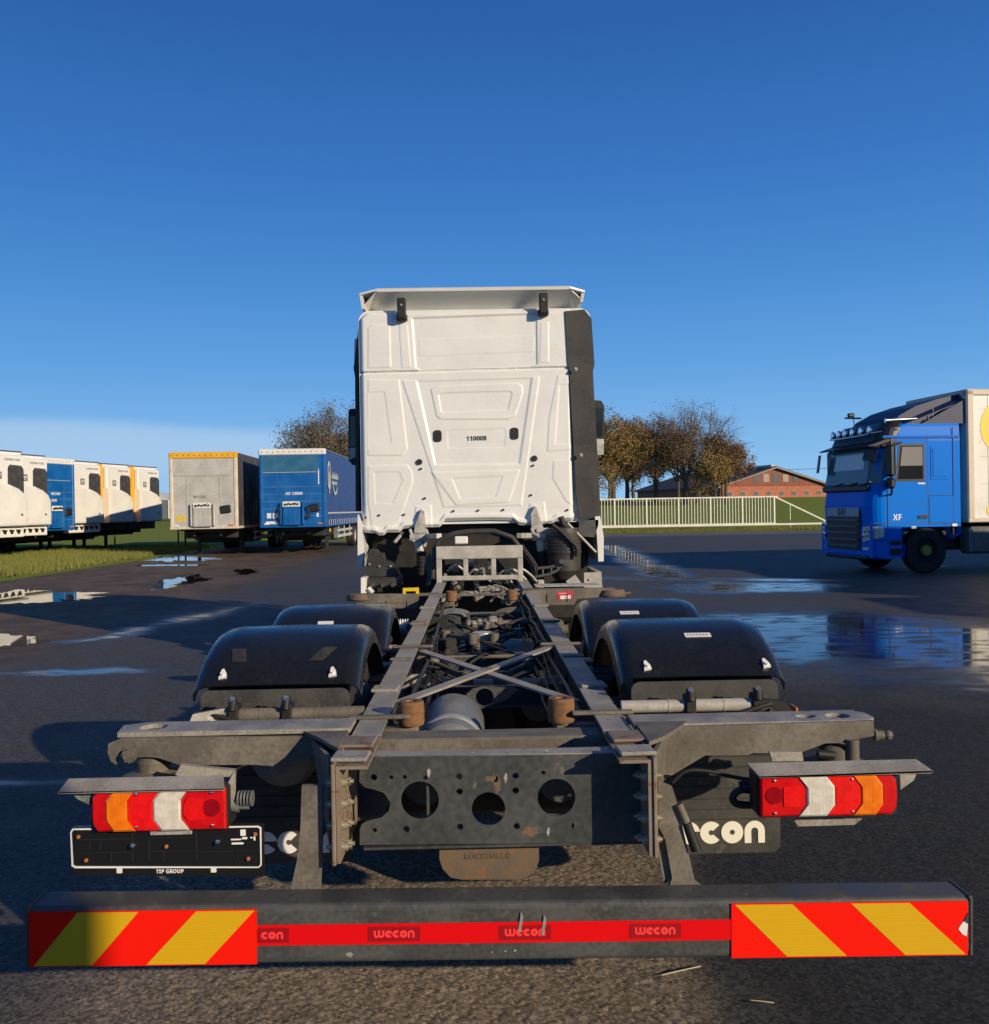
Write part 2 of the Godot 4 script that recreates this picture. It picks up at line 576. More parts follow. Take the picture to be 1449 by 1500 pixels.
func sky_material() -> PanoramaSkyMaterial:
	# clear winter air: deep blue above, paler towards the horizon; one thin bank of cloud low on the left
	var w := 1024
	var h := 512
	var stops := [[-90.0, Color(.10, .12, .14)], [-2.0, Color(.32, .42, .50)], [0.0, Color(.33, .59, .86)], [4.0, Color(.215, .475, .82)], [8.0, Color(.128, .365, .75)], [13.0, Color(.072, .262, .65)], [19.0, Color(.043, .182, .54)], [25.0, Color(.030, .135, .44)], [30.0, Color(.023, .102, .36)], [45.0, Color(.017, .066, .225)], [90.0, Color(.012, .045, .16)]]
	var wisp := noise(0.010, 77, 4)
	var im := Image.create(w, h, false, Image.FORMAT_RGBF)
	for y in h:
		var e := 90.0 - 180.0 * (y + 0.5) / h
		var c := Color.BLACK
		for k in stops.size() - 1:
			if e >= stops[k][0] and e <= stops[k + 1][0]:
				c = stops[k][1].lerp(stops[k + 1][1], (e - stops[k][0]) / (stops[k + 1][0] - stops[k][0]))
		for x in w:
			var p := c
			if e > -1.0 and e < 9.0:
				# direction of column x: column 0 looks along -z, growing to the right
				var deg := wrapf(360.0 * (x + 0.5) / w, -180.0, 180.0)
				var n := wisp.get_noise_2d(x * 0.5, y * 5.0)
				var bank := smoothstep(4.95, 4.3, e + n * 1.5 + absf(deg + 20.0) * 0.05) * smoothstep(15.0, 7.0, absf(deg + 20.0)) * smoothstep(0.5, 3.4, e)
				p = c.lerp(Color(.50, .66, .83), bank * 0.5)
			im.set_pixel(x, y, p)
	var m := PanoramaSkyMaterial.new()
	m.panorama = ImageTexture.create_from_image(im)
	return m

# ---------------------------------------------------------------- the ground
const SPAN := 52.0

func blob(x: float, z: float, cx: float, cz: float, rx: float, rz: float, turn := 0.0) -> float:
	var dx := x - cx
	var dz := z - cz
	if turn != 0.0:
		var t := dx * cos(turn) - dz * sin(turn)
		dz = dx * sin(turn) + dz * cos(turn)
		dx = t
	return 1.0 - sqrt(dx * dx / (rx * rx) + dz * dz / (rz * rz))

func strip_line(x: float, z: float, ax: float, az: float, bx: float, bz: float, w: float) -> float:
	var p := Vector2(x, z)
	var q := Geometry2D.get_closest_point_to_segment(p, Vector2(ax, az), Vector2(bx, bz))
	return 1.0 - p.distance_to(q) / w

# how much dry grit lies on the asphalt, 0 to 1
var n_edge: FastNoiseLite
var n_big: FastNoiseLite
var n_mid: FastNoiseLite
func grit(x: float, z: float, e: float) -> float:
	var right := 0.66 + 0.10 * (z + 3.4) * -1.0
	return smoothstep(0.12, -0.2, x - right + e * 0.35) * smoothstep(-1.9, -1.25, x + e * 0.5) * smoothstep(-5.6, -4.6, z + e * 0.8)

func make_ground() -> void:
	n_edge = noise(0.55, 5, 4)
	n_big = noise(0.09, 6, 4)
	n_mid = noise(1.6, 7, 4)
	var size := 1300
	var col := PackedByteArray()
	var ro := PackedByteArray()
	col.resize(size * size * 3)
	ro.resize(size * size)
	for j in size:
		var z := -SPAN * (j + 0.5) / size
		for i in size:
			var x := -SPAN / 2 + SPAN * (i + 0.5) / size
			var e := n_edge.get_noise_2d(x, z)
			var b := n_big.get_noise_2d(x, z)
			var d := n_mid.get_noise_2d(x, z)
			var v := 0.100 * (1.0 + 0.30 * b + 0.10 * d)
			var r := 0.66 + 0.12 * d + 0.10 * b
			var cr := v * 1.06
			var cg := v * 0.99
			var cb := v * 0.89
			# damp, darker ground to the right of the truck's tail
			var damp := smoothstep(0.4, 1.1, x + e * 0.3) * smoothstep(-9.5, -7.0, z + e)
			cr *= 1.0 - 0.60 * damp
			cg *= 1.0 - 0.58 * damp
			cb *= 1.0 - 0.57 * damp
			r += 0.10 * damp
			if z > -6.0:
				var g := grit(x, z, e)
				if g > 0.0:
					var t := 1.0 + 0.14 * d + 0.25 * e
					cr = lerpf(cr, 0.36 * t, g); cg = lerpf(cg, 0.29 * t, g); cb = lerpf(cb, 0.215 * t, g)
					r = lerpf(r, 0.9, g)
			# muddy verge left of the asphalt
			var mud := smoothstep(-5.0, -5.9, x + e * 0.5 + 0.9 * smoothstep(-30.0, -48.0, z))
			if mud > 0.0:
				var t := 1.0 + 0.5 * d + 0.5 * e
				cr = lerpf(cr, 0.17 * t, mud); cg = lerpf(cg, 0.122 * t, mud); cb = lerpf(cb, 0.08 * t, mud)
				r = lerpf(r, 0.75, mud)
			# standing water and wet streaks
			var w := -1.0
			if x > 0.0:
				w = maxf(blob(x, z, 4.6, -11.6, 3.0, 4.3, 0.25), blob(x, z, 5.4, -18.9, 2.4, 1.9))
				w = maxf(w, 0.75 * strip_line(x, z, 5.4, -40, 4.4, -22, 1.0))
				w = maxf(w, 0.7 * strip_line(x, z, 3.0, -22, 6.8, -20.5, 0.8))
			else:
				w = maxf(0.6 * blob(x, z, -4.3, -10.2, 1.3, 0.40), 0.40 * strip_line(x, z, -5.3, -12.4, -4.0, -17.6, 0.6))
				w = maxf(w, strip_line(x, z, -2.4, -5.95, -4.0, -6.0, 0.16) * 0.5)
			w = smoothstep(-0.10, 0.50, w + 0.25 * e + 0.22 * d - 0.10)
			if w > 0.0:
				cr *= 1.0 - 0.72 * w; cg *= 1.0 - 0.72 * w; cb *= 1.0 - 0.70 * w
				r = lerpf(r, 0.05 + 0.30 * smoothstep(-0.05, 0.45, n_mid.get_noise_2d(x * 0.8, z * 2.6 + 40.0) + 0.5 * d), w)
			var k := (j * size + i)
			col[k * 3] = int(255 * pow(clampf(cr, 0, 1), 0.4545))
			col[k * 3 + 1] = int(255 * pow(clampf(cg, 0, 1), 0.4545))
			col[k * 3 + 2] = int(255 * pow(clampf(cb, 0, 1), 0.4545))
			ro[k] = int(255 * clampf(r, 0.03, 1.0))
	var yard := StandardMaterial3D.new()
	yard.albedo_texture = ImageTexture.create_from_image(Image.create_from_data(size, size, false, Image.FORMAT_RGB8, col))
	yard.roughness_texture = ImageTexture.create_from_image(Image.create_from_data(size, size, false, Image.FORMAT_L8, ro))
	yard.roughness = 1.0
	yard.metallic_specular = 0.34
	# grain of the stones in the asphalt, laid over in a finer repeat
	var gs := 512
	var ga := noise(60.0 / gs, 91, 2, FastNoiseLite.TYPE_CELLULAR)
	ga.cellular_return_type = FastNoiseLite.RETURN_CELL_VALUE
	var gi := ga.get_seamless_image(gs, gs)
	var gn := noise(9.0 / gs, 92, 4).get_seamless_image(gs, gs)
	var gb := gi.get_data()
	var gc := gn.get_data()
	var go := PackedByteArray()
	go.resize(gs * gs * 3)
	for k in gs * gs:
		var v := int(clampf(208.0 + (gb[k] - 128) * 0.60 + (gc[k] - 128) * 0.18, 0, 255))
		go[k * 3] = v; go[k * 3 + 1] = v; go[k * 3 + 2] = v
	yard.detail_enabled = true
	yard.detail_blend_mode = BaseMaterial3D.BLEND_MODE_MUL
	yard.detail_albedo = ImageTexture.create_from_image(Image.create_from_data(gs, gs, false, Image.FORMAT_RGB8, go))
	yard.detail_uv_layer = BaseMaterial3D.DETAIL_UV_2
	M.yard = yard
	var flat := func(x: float, z: float) -> float: return 0.0
	tag(sheet("asphalt_yard", -SPAN / 2, SPAN / 2, -SPAN, -0.0, 26, 26, flat, yard), "wet dark asphalt of the lorry yard", "", "", "structure")
	# the near ground has its real relief of stones and grit
	var n_stone := noise(34.0, 21, 2, FastNoiseLite.TYPE_SIMPLEX)
	var n_grit := noise(27.0, 22, 3, FastNoiseLite.TYPE_SIMPLEX)
	var near := func(x: float, z: float) -> float:
		var g := grit(x, z, n_edge.get_noise_2d(x, z))
		var edge := smoothstep(0.0, 0.4, minf(minf(x + 2.7, 2.7 - x), minf(z + 6.2, -2.5 - z)))
		return 0.004 + edge * (0.0016 * (1.0 + n_stone.get_noise_2d(x, z)) * (1.0 - g) + g * 0.0062 * (1.0 + n_grit.get_noise_2d(x, z) * 0.7 + n_stone.get_noise_2d(x, z) * 0.3))
	tag(sheet("near_asphalt", -2.7, 2.7, -6.2, -2.5, 470, 322, near, yard), "gritty asphalt under the truck's tail", "", "", "structure")
	# dry asphalt beyond the mapped part
	var dry := worn(Color(.092, .081, .066), Color(.125, .11, .09), 93, 6.0, .6)
	M.dry_asphalt = dry
	tag(sheet("far_asphalt", -7.0, 70.0, -58.5, -SPAN, 8, 2, flat, dry), "asphalt running up to the gate", "", "", "structure")
	tag(sheet("side_asphalt", SPAN / 2, 70.0, -SPAN, 30.0, 2, 2, flat, dry), "asphalt at the right side of the yard", "", "", "structure")
	tag(sheet("rear_asphalt", -40.0, SPAN / 2, 0.0, 30.0, 2, 2, flat, dry), "asphalt behind the viewer", "", "", "structure")
	# meadow and fields, rising a little far off
	var turf := worn(Color(.19, .24, .045), Color(.29, .33, .075), 94, 9.0, 1.0, 0.0, Color(.28, .24, .10, .7), .3, 512)
	M.turf = turf
	turf.metallic_specular = 0.1
	var field := func(x: float, z: float) -> float:
		return -0.012 + 1.9 * smoothstep(-62.0, -175.0, z) * smoothstep(-40.0, 10.0, x) + 0.9 * smoothstep(-60.0, -170.0, z)
	tag(sheet("meadow", -420.0, 420.0, -600.0, 40.0, 60, 80, field, turf), "green meadow and fields round the yard", "", "", "structure")
	var verge := func(x: float, z: float) -> float:
		return 0.006 + 0.035 * smoothstep(-12.6, -15.0, x + n_edge.get_noise_2d(x * 0.4, z * 0.4) * 1.5)
	tag(sheet("grass_verge", -26.0, -12.2, -51.5, -1.0, 60, 160, verge, turf), "grassy verge left of the muddy strip", "", "", "structure")
	tag(sheet("far_verge", -6.0, 60.0, -64.0, -57.0, 40, 8, func(x: float, z: float) -> float: return 0.01 + 0.03 * smoothstep(-57.2, -59.5, z), turf), "grass strip under the gate", "", "", "structure")
	make_puddles()
	make_grass()

func sheet(called: String, x0: float, x1: float, z0: float, z1: float, nx: int, nz: int, height: Callable, m: Material) -> MeshInstance3D:
	var pos := PackedVector3Array()
	var nor := PackedVector3Array()
	var uv := PackedVector2Array()
	var uv2 := PackedVector2Array()
	var idx := PackedInt32Array()
	for j in nz + 1:
		for i in nx + 1:
			var x := lerpf(x0, x1, float(i) / nx)
			var z := lerpf(z1, z0, float(j) / nz)
			pos.append(Vector3(x, height.call(x, z), z))
			uv.append(Vector2((x + SPAN / 2) / SPAN, -z / SPAN))
			uv2.append(Vector2(x, z) / 0.72)
	for j in nz + 1:
		for i in nx + 1:
			var l := pos[j * (nx + 1) + maxi(i - 1, 0)]
			var r := pos[j * (nx + 1) + mini(i + 1, nx)]
			var u := pos[maxi(j - 1, 0) * (nx + 1) + i]
			var d := pos[mini(j + 1, nz) * (nx + 1) + i]
			nor.append((u - d).cross(r - l).normalized())
	for j in nz:
		for i in nx:
			var a := j * (nx + 1) + i
			var b := a + nx + 1
			idx.append_array(PackedInt32Array([a, b, a + 1, a + 1, b, b + 1]))
	var arr := []
	arr.resize(Mesh.ARRAY_MAX)
	arr[Mesh.ARRAY_VERTEX] = pos
	arr[Mesh.ARRAY_NORMAL] = nor
	arr[Mesh.ARRAY_TEX_UV] = uv
	arr[Mesh.ARRAY_TEX_UV2] = uv2
	arr[Mesh.ARRAY_INDEX] = idx
	var mesh := ArrayMesh.new()
	mesh.add_surface_from_arrays(Mesh.PRIMITIVE_TRIANGLES, arr)
	return obj(called, mesh, m)

func make_puddles() -> void:
	var water := plain(Color(.018, .016, .013), .02)
	var spots := [[Vector2(-9.2, -19.9), 1.9, 1.0, 0.5], [Vector2(-7.3, -23.6), 0.45, 1.9, -0.12], [Vector2(-6.5, -12.9), 0.9, 0.42, 0.5], [Vector2(-11.6, -35.6), 2.6, 1.2, 0.9], [Vector2(-6.6, -27.0), 0.28, 1.5, -0.25], [Vector2(-10.2, -31.0), 1.2, 0.4, 0.3]]
	var nn := noise(0.8, 31, 4)
	for k in spots.size():
		var s := mb()
		var c: Vector2 = spots[k][0]
		var poly := PackedVector2Array()
		for i in 96:
			var a := TAU * i / 96
			var p := Vector2(cos(a) * spots[k][1], sin(a) * spots[k][2]).rotated(spots[k][3])
			var f := 1.0 + 0.75 * nn.get_noise_2d(c.x + p.x * 1.3, c.y + p.y * 1.3) + 0.3 * nn.get_noise_2d(p.x * 5.0 + k * 9.0, p.y * 5.0)
			poly.append(c + p * f)
		along_y(s, poly, 0.0, 0.006)
		tag(obj("puddle", s, water), ["large puddle on the muddy verge mirroring the white trailers", "long puddle at the edge of the asphalt, nearer the truck", "small puddle at the asphalt edge, nearest the viewer", "shallow puddle beside the grass in front of the grey trailer", "thin puddle in a wheel rut behind the long one", "small puddle in the mud before the blue trailer"][k], "", "", "structure")

func make_grass() -> void:
	# one tuft of blades, laid out many times over the verge
	var s := mb()
	rng.seed = 5
	for k in 9:
		var a := rng.randf() * TAU
		var r := rng.randf() * 0.07
		var p := Vector3(cos(a) * r, 0, sin(a) * r)
		var lean := Vector3(rng.randf_range(-1, 1), 0, rng.randf_range(-1, 1)) * 0.06
		var h := rng.randf_range(0.08, 0.2)
		var side := Vector3(cos(a + 1.3), 0, sin(a + 1.3)) * 0.008
		tri(s, p - side, p + side, p + lean + Vector3(0, h, 0), Vector3(0, 0.3, 1))
	var mm := MultiMesh.new()
	mm.transform_format = MultiMesh.TRANSFORM_3D
	mm.mesh = s.commit()
	var places := []
	for k in 15000:
		var x := rng.randf_range(-22.0, -12.6)
		var z := rng.randf_range(-47.0, -25.0)
		var e := n_edge.get_noise_2d(x * 0.4, z * 0.4)
		if x + e * 1.5 > -13.4 + rng.randf_range(0.0, 1.0): continue
		places.append(Transform3D(Basis(Vector3.UP, rng.randf() * TAU).scaled(Vector3.ONE * rng.randf_range(0.6, 1.5)), Vector3(x, 0.02, z)))
	for k in 5000:
		places.append(Transform3D(Basis(Vector3.UP, rng.randf() * TAU).scaled(Vector3.ONE * rng.randf_range(0.6, 1.4)), Vector3(rng.randf_range(2.0, 30.0), 0.02, rng.randf_range(-63.0, -58.3))))
	mm.instance_count = places.size()
	for k in places.size(): mm.set_instance_transform(k, places[k])
	var o := MultiMeshInstance3D.new()
	o.name = "grass"
	o.multimesh = mm
	o.material_override = M.grass_blade
	add_child(o)
	tag(o, "rough yellow-green grass along the verges", "grass", "", "stuff")
	# two dry straws on the near ground
	var straws := [[Vector3(0.57, .022, -3.30), Vector3(0.72, .02, -3.36), "pale dry straw on the ground below the right half of the bumper"], [Vector3(0.83, .02, -3.12), Vector3(0.90, .02, -3.10), "thin straw on the dark asphalt at the lower edge"]]
	for t in straws:
		var st := mb()
		tube(st, [t[0], t[0].lerp(t[1], 0.5) + Vector3(0, 0.004, 0.006), t[1]], 0.0022, 6)
		tag(obj("straw", st, plain(Color(.5, .42, .28), .8)), t[2], "straw")

# ---------------------------------------------------------------- the swap-body truck
func slab(s: SurfaceTool, a: Vector3, b: Vector3, c: Vector3, d: Vector3, off: Vector3) -> void:
	var ctr := (a + b + c + d) / 4.0 + off * 0.5
	var e := [a + off, b + off, c + off, d + off]
	var f := [a, b, c, d]
	quad(s, a, b, c, d, -off)
	quad(s, e[0], e[1], e[2], e[3], off)
	for k in 4:
		var j := (k + 1) % 4
		quad(s, f[k], f[j], e[j], e[k], (f[k] + f[j] + e[k] + e[j]) / 4.0 - ctr)

func at_z(z: float) -> Transform3D:
	return Transform3D(Basis.IDENTITY, Vector3(0, 0, z))

func make_truck() -> void:
	var t := thing("swap_body_truck", "white truck without body seen from behind, bare chassis and red-yellow striped rear bumper", "truck", Vector3(0, 0, -6))
	shift[t] = Vector3(0, 0, 6)
	make_bumper(t)
	make_tail(t)
	make_tail_lamps(t)
	make_fenders(t)
	make_chassis_middle(t)
	make_behind_cab(t)
	make_cab(t)

func make_bumper(t: Node) -> void:
	var tilt := Transform3D(Basis(Vector3.BACK, -0.0125), Vector3(0.008, 0.548, 0))
	var s := mb()
	# rounded box section, drawn along x
	var sec := PackedVector2Array()
	for p in rrect(-0.058, -0.077, 0.058, 0.077, 0.016, 4): sec.append(p)
	plate(s, sec, 2.462, tilt * Transform3D(Basis(Vector3(0, 0, 1), Vector3(0, 1, 0), Vector3(1, 0, 0)), Vector3(-1.231, 0, -2.54)))
	for e in [-1.0, 1.0]:
		box(s, Vector3(1.2265 * e - 0.007, -0.080, -2.597), Vector3(1.2265 * e + 0.007, 0.080, -2.479), 0.005, tilt)
	var b := obj("underrun_bumper", s, M.grey_paint, t)
	var zf := -2.4805
	# red reflective tape with its printed word panels
	s = mb()
	box(s, Vector3(-0.638, -0.027, zf), Vector3(0.595, 0.027, zf + 0.0016), 0.0004, tilt)
	obj("reflective_tape", s, M.tape_red, b)
	for k in 4:
		var x: float = -0.691 + 0.3395 * k
		s = mb()
		box(s, Vector3(maxf(x, -0.637), -0.019, zf + 0.0016), Vector3(x + 0.136, 0.019, zf + 0.0023), 0.0002, tilt)
		obj("tape_panel", s, M.tape_dark, b)
		s = mb()
		round_word(s, 0.0195, tilt * Transform3D(Basis.IDENTITY, Vector3(x + 0.015, -0.0095, zf + 0.0023)), 0.0006)
		if k > 0: obj("lettering", s, M.tape_word, b)
	s = mb()
	round_word(s, 0.0195, tilt * Transform3D(Basis.IDENTITY, Vector3(-0.676, -0.0095, zf + 0.0023)), 0.0006, 2)
	obj("lettering", s, M.tape_word, b)
	# striped boards at both ends
	for e in [0, 1]:
		var x0: float = -1.222 if e == 0 else 0.595
		var w: float = 0.584 if e == 0 else 0.622
		var y0 := -0.0735
		var h := 0.142
		s = mb()
		var edge := PackedVector2Array([Vector2(x0, y0), Vector2(x0 + w, y0), Vector2(x0 + w, y0 + h), Vector2(x0, y0 + h)])
		plate(s, edge, 0.003, tilt * at_z(zf))
		var board := obj("marker_board", s, M.red_board, b)
		if e == 1:
			var st := mb()
			plate(st, PackedVector2Array([Vector2(x0 + w - .026, y0 + .070), Vector2(x0 + w - .016, y0 + .056), Vector2(x0 + w - .004, y0 + .050), Vector2(x0 + w + .001, y0 + .096), Vector2(x0 + w - .014, y0 + .088)]), .001, tilt * at_z(zf + .0036))
			obj("torn_corner", st, M.sticker_white, board)
			st = mb()
			plate(st, PackedVector2Array([Vector2(x0 + w - .012, y0 + .09), Vector2(x0 + w + .001, y0 + .082), Vector2(x0 + w + .001, y0 + .112)]), .001, tilt * at_z(zf + .0042))
			obj("torn_corner", st, M.grey_paint, board)
		var cuts := [[.02, .277, .48, .213], [.515, .772, .99, .733]] if e == 0 else [[.233, .485, .257, .015], [.733, .99, .752, .505]]
		for c in cuts:
			s = mb()
			plate(s, PackedVector2Array([Vector2(x0 + w * c[0], y0 + .003), Vector2(x0 + w * c[1], y0 + .003), Vector2(x0 + w * c[2], y0 + h - .003), Vector2(x0 + w * c[3], y0 + h - .003)]), 0.0009, tilt * at_z(zf + 0.003))
			obj("yellow_stripe", s, M.yellow_board, board)
	# chips and scratches in the paint
	s = mb()
	for p in [[-.40, -.053, .008], [.03, -.048, .004], [.005, -.05, .003], [-.03, -.052, .003], [1.06, .012, .004]]:
		var poly := PackedVector2Array()
		for i in 9: poly.append(Vector2(p[0], p[1]) + Vector2(cos(TAU * i / 9), sin(TAU * i / 9)) * p[2] * rng.randf_range(.5, 1.2))
		s = mb()
		plate(s, poly, 0.0008, tilt * at_z(zf - 0.0014))
		obj("paint_chip", s, M.galvanised, b)
	for p in [[.038, .0], [.098, -.008]]:
		s = mb()
		plate(s, PackedVector2Array([Vector2(p[0], p[1]), Vector2(p[0] + .007, p[1] + .002), Vector2(p[0] + .014, p[1] + .042), Vector2(p[0] + .008, p[1] + .055)]), 0.0005, tilt * at_z(zf + .003))
		obj("scratch", s, M.galvanised, b)
	# slanting struts up to the frame
	s = mb()
	plate(s, PackedVector2Array([Vector2(-0.531, 0.906), Vector2(-0.473, 0.905), Vector2(-0.476, 0.785), Vector2(-0.486, 0.622), Vector2(-0.567, 0.621), Vector2(-0.548, 0.701), Vector2(-0.537, 0.786)]), 0.016, at_z(-2.62))
	obj("bumper_strut", s, M.dusty_grey, t)
	s = mb()
	plate(s, PackedVector2Array([Vector2(0.44, 0.896), Vector2(0.479, 0.88), Vector2(0.491, 0.841), Vector2(0.537, 0.621), Vector2(0.558, 0.604), Vector2(0.466, 0.605), Vector2(0.475, 0.631), Vector2(0.457, 0.74), Vector2(0.44, 0.772)]), 0.016, at_z(-2.62))
	slab(s, Vector3(0.428, 0.772, -2.62), Vector3(0.45, 0.773, -2.62), Vector3(0.48, 0.623, -2.62), Vector3(0.455, 0.608, -2.62), Vector3(0, 0, -0.01))
	obj("bumper_strut", s, M.dusty_grey, t)
	s = mb()
	cyl(s, Vector3(0.495, 0.835, -2.6), Vector3(0.516, 0.784, -2.6), 0.011)
	obj("handle_rod", s, M.dusty_grey, t)
	s = mb()
	cyl(s, Vector3(0.516, 0.782, -2.6), Vector3(0.541, 0.708, -2.6), 0.013, 0.0145)
	obj("handle_grip", s, M.slot_black, t)

func make_tail(t: Node) -> void:
	# rear cross member: pressed channel with lightening holes
	var outline := PackedVector2Array([Vector2(-0.382, 0.955), Vector2(0.436, 0.948), Vector2(0.432, 0.697), Vector2(-0.389, 0.707), Vector2(-0.388, 0.752), Vector2(-0.382, 0.766), Vector2(-0.366, 0.775), Vector2(-0.327, 0.783), Vector2(-0.305, 0.802), Vector2(-0.301, 0.826), Vector2(-0.318, 0.853), Vector2(-0.345, 0.863), Vector2(-0.373, 0.87), Vector2(-0.387, 0.886), Vector2(-0.385, 0.948)])
	var holes := []
	for c in [[Vector2(-0.217, 0.83), .0535], [Vector2(-0.024, 0.801), .0475], [Vector2(0.169, 0.829), .0535]]: holes.append(disc_pts(c[0], c[1], 32))
	for c in [Vector2(-0.346, 0.897), Vector2(-0.105, 0.894), Vector2(-0.105, 0.852), Vector2(0.054, 0.893), Vector2(0.054, 0.851), Vector2(-0.105, 0.752), Vector2(0.055, 0.75), Vector2(-0.257, 0.749), Vector2(0.209, 0.748)]: holes.append(disc_pts(c, .0095, 12))
	for c in [Vector2(-0.297, 0.896), Vector2(-0.259, 0.896), Vector2(-0.201, 0.893), Vector2(-0.346, 0.748), Vector2(0.133, 0.9)]: holes.append(disc_pts(c, .0065, 12))
	var s := mb()
	plate(s, outline, 0.008, at_z(-2.708), holes)
	var cm := obj("rear_cross_member", s, M.rear_beam, t)
	s = mb()
	var top := PackedVector2Array([Vector2(-.375, -2.704), Vector2(.43, -2.704), Vector2(.43, -2.80), Vector2(.38, -2.795), Vector2(.30, -2.77), Vector2(-.27, -2.77), Vector2(-.35, -2.79), Vector2(-.375, -2.80)])
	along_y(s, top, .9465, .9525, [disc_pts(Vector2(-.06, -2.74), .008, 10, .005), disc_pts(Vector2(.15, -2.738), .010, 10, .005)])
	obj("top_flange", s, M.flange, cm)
	s = mb()
	box(s, Vector3(-.38, .690, -2.80), Vector3(.43, .697, -2.702), .002)
	for x in [-.2, .22]: box(s, Vector3(x, .70, -2.80), Vector3(x + .008, .94, -2.712), .001)
	obj("lower_flange", s, M.rear_beam, cm)
	# rust runs and scraped paint on its face
	s = mb()
	for r in [[-.012, .886, .030, .012, 3], [.002, .87, .012, .035, 7], [.095, .735, .032, .02, 5]]:
		var poly := PackedVector2Array()
		for i in 22: poly.append(Vector2(r[0], r[1]) + Vector2(cos(TAU * i / 22) * r[2], sin(TAU * i / 22) * r[3]) * (0.72 + 0.28 * sin(i * 2.4 + r[4]) * cos(i * 1.1)))
		s = mb()
		plate(s, poly, 0.0006, at_z(-2.70))
		obj("rust_patch", s, M.plate_rust, cm)
	s = mb()
	for p in [Vector2(0.026, 0.887), Vector2(0.144, 0.732), Vector2(-0.191, 0.909)]:
		var poly := PackedVector2Array()
		for i in 12: poly.append(p + Vector2(cos(TAU * i / 12) * .005, sin(TAU * i / 12) * .013) * rng.randf_range(.6, 1.3))
		s = mb()
		plate(s, poly, 0.0007, at_z(-2.6994))
		obj("bare_metal", s, M.galvanised, cm)
	# rusty coupling plate below it
	s = mb()
	plate(s, PackedVector2Array([Vector2(-0.165, 0.709), Vector2(0.119, 0.703), Vector2(0.119, 0.638), Vector2(0.108, 0.609), Vector2(0.083, 0.59), Vector2(0.059, 0.584), Vector2(-0.104, 0.588), Vector2(-0.136, 0.595), Vector2(-0.158, 0.62), Vector2(-0.167, 0.648)]), 0.012, at_z(-2.75))
	var cp := obj("coupling_plate", s, M.plate_rust, t)
	letters("ROCKINGER", 0.017, M.plate_rust, cp, Vector3(-.028, .654, -2.7375), Basis(Vector3.BACK, 0.0), 0.003)
	# frame rails: open channels, web outside
	for e in [-1.0, 1.0]:
		var cx := -0.008
		var zr := -2.56
		s = mb()
		var sec := PackedVector2Array([Vector2(cx + .425 * e, .705), Vector2(cx + .425 * e, .966), Vector2(cx + .338 * e, .966), Vector2(cx + .338 * e, .957), Vector2(cx + .415 * e, .957), Vector2(cx + .415 * e, .714), Vector2(cx + .338 * e, .714), Vector2(cx + .338 * e, .705)])
		plate(s, sec, -6.5, at_z(zr - .36))
		var rail := obj("frame_rail", s, M.grey_paint, t)
		s = mb()
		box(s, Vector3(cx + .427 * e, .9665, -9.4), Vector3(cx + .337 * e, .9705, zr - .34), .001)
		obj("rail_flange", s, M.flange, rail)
		s = mb()
		plate(s, PackedVector2Array([sec[0], sec[1], sec[2], sec[3], sec[4], Vector2(cx + .415 * e, .705)]), -.354, at_z(zr - .006))
		obj("rail_end", s, M.flange_rust, rail)
		s = mb()
		# end web plate outside the channel, with its bolts
		box(s, Vector3(cx + .4265 * e, .700, zr - .34), Vector3(cx + .4385 * e, .972, zr), .003)
		obj("end_plate", s, M.flange_rust, rail)
		for j in 4:
			for i in 2:
				s = mb()
				var y := .915 - j * .058 - i * .018
				hexbolt(s, Vector3(cx + .415 * e, y, zr - .035 - i * .075), Vector3(-e, 0, 0), .0125, .016)
				obj("bolt", s, M.bolt, rail)
				s = mb()
				hexbolt(s, Vector3(cx + .4385 * e, y, zr - .035 - i * .075), Vector3(e, 0, 0), .0115, .012)
				obj("bolt", s, M.bolt, rail)
		# load pads and straps lying on the flange
		var pads := [[-2.63, .085, .012, M.flange], [-2.80, .12, .010, M.flange_rust], [-3.62, .10, .012, M.flange], [-4.35, .05, .008, M.flange_rust], [-5.7, .12, .014, M.flange_rust], [-6.6, .10, .012, M.flange]]
		for p in pads:
			s = mb()
			bxc(s, Vector3(cx + .392 * e, .970 + p[2] / 2, p[0]), Vector3(.10, p[2], p[1]), .004, Vector3(0, .05 * e, 0))
			obj("load_pad", s, p[3], rail)
		for z in [-3.12, -4.72]:
			s = mb()
			bxc(s, Vector3(cx + .365 * e, .977, z), Vector3(.20, .012, .028), .003)
			obj("strap", s, M.dusty_grey, rail)
		# small plates and brackets along the outside of the rail
		for z in [-3.35, -4.5, -4.95, -6.1]:
			s = mb()
			box(s, Vector3(cx + .44 * e, .80, z - .06), Vector3(cx + .50 * e, .93, z + .06), .006)
			cyl(s, Vector3(cx + .5 * e, .87, z), Vector3(cx + .53 * e, .87, z), .03)
			obj("bracket", s, M.dusty_grey, rail)
	# transverse beam with locking arms left and right
	s = mb()
	box(s, Vector3(-.44, .86, -3.06), Vector3(.43, .945, -2.94), .008)
	obj("cross_beam", s, M.dusty_grey, t)
	s = mb()
	var left_arm := PackedVector2Array([Vector2(-1.171, 0.934), Vector2(-1.168, 0.96), Vector2(-1.124, 0.976), Vector2(-0.553, 0.969), Vector2(-0.503, 0.964), Vector2(-0.504, 0.914), Vector2(-0.554, 0.911), Vector2(-0.597, 0.909), Vector2(-0.669, 0.88), Vector2(-0.726, 0.886), Vector2(-0.954, 0.89), Vector2(-1.018, 0.913), Vector2(-1.057, 0.917), Vector2(-1.139, 0.912), Vector2(-1.146, 0.894), Vector2(-1.162, 0.907)])
	plate(s, left_arm, .014, at_z(-2.92))
	plate(s, left_arm, .014, at_z(-3.07))
	var arm := obj("locking_arm", s, M.dusty_grey, t)
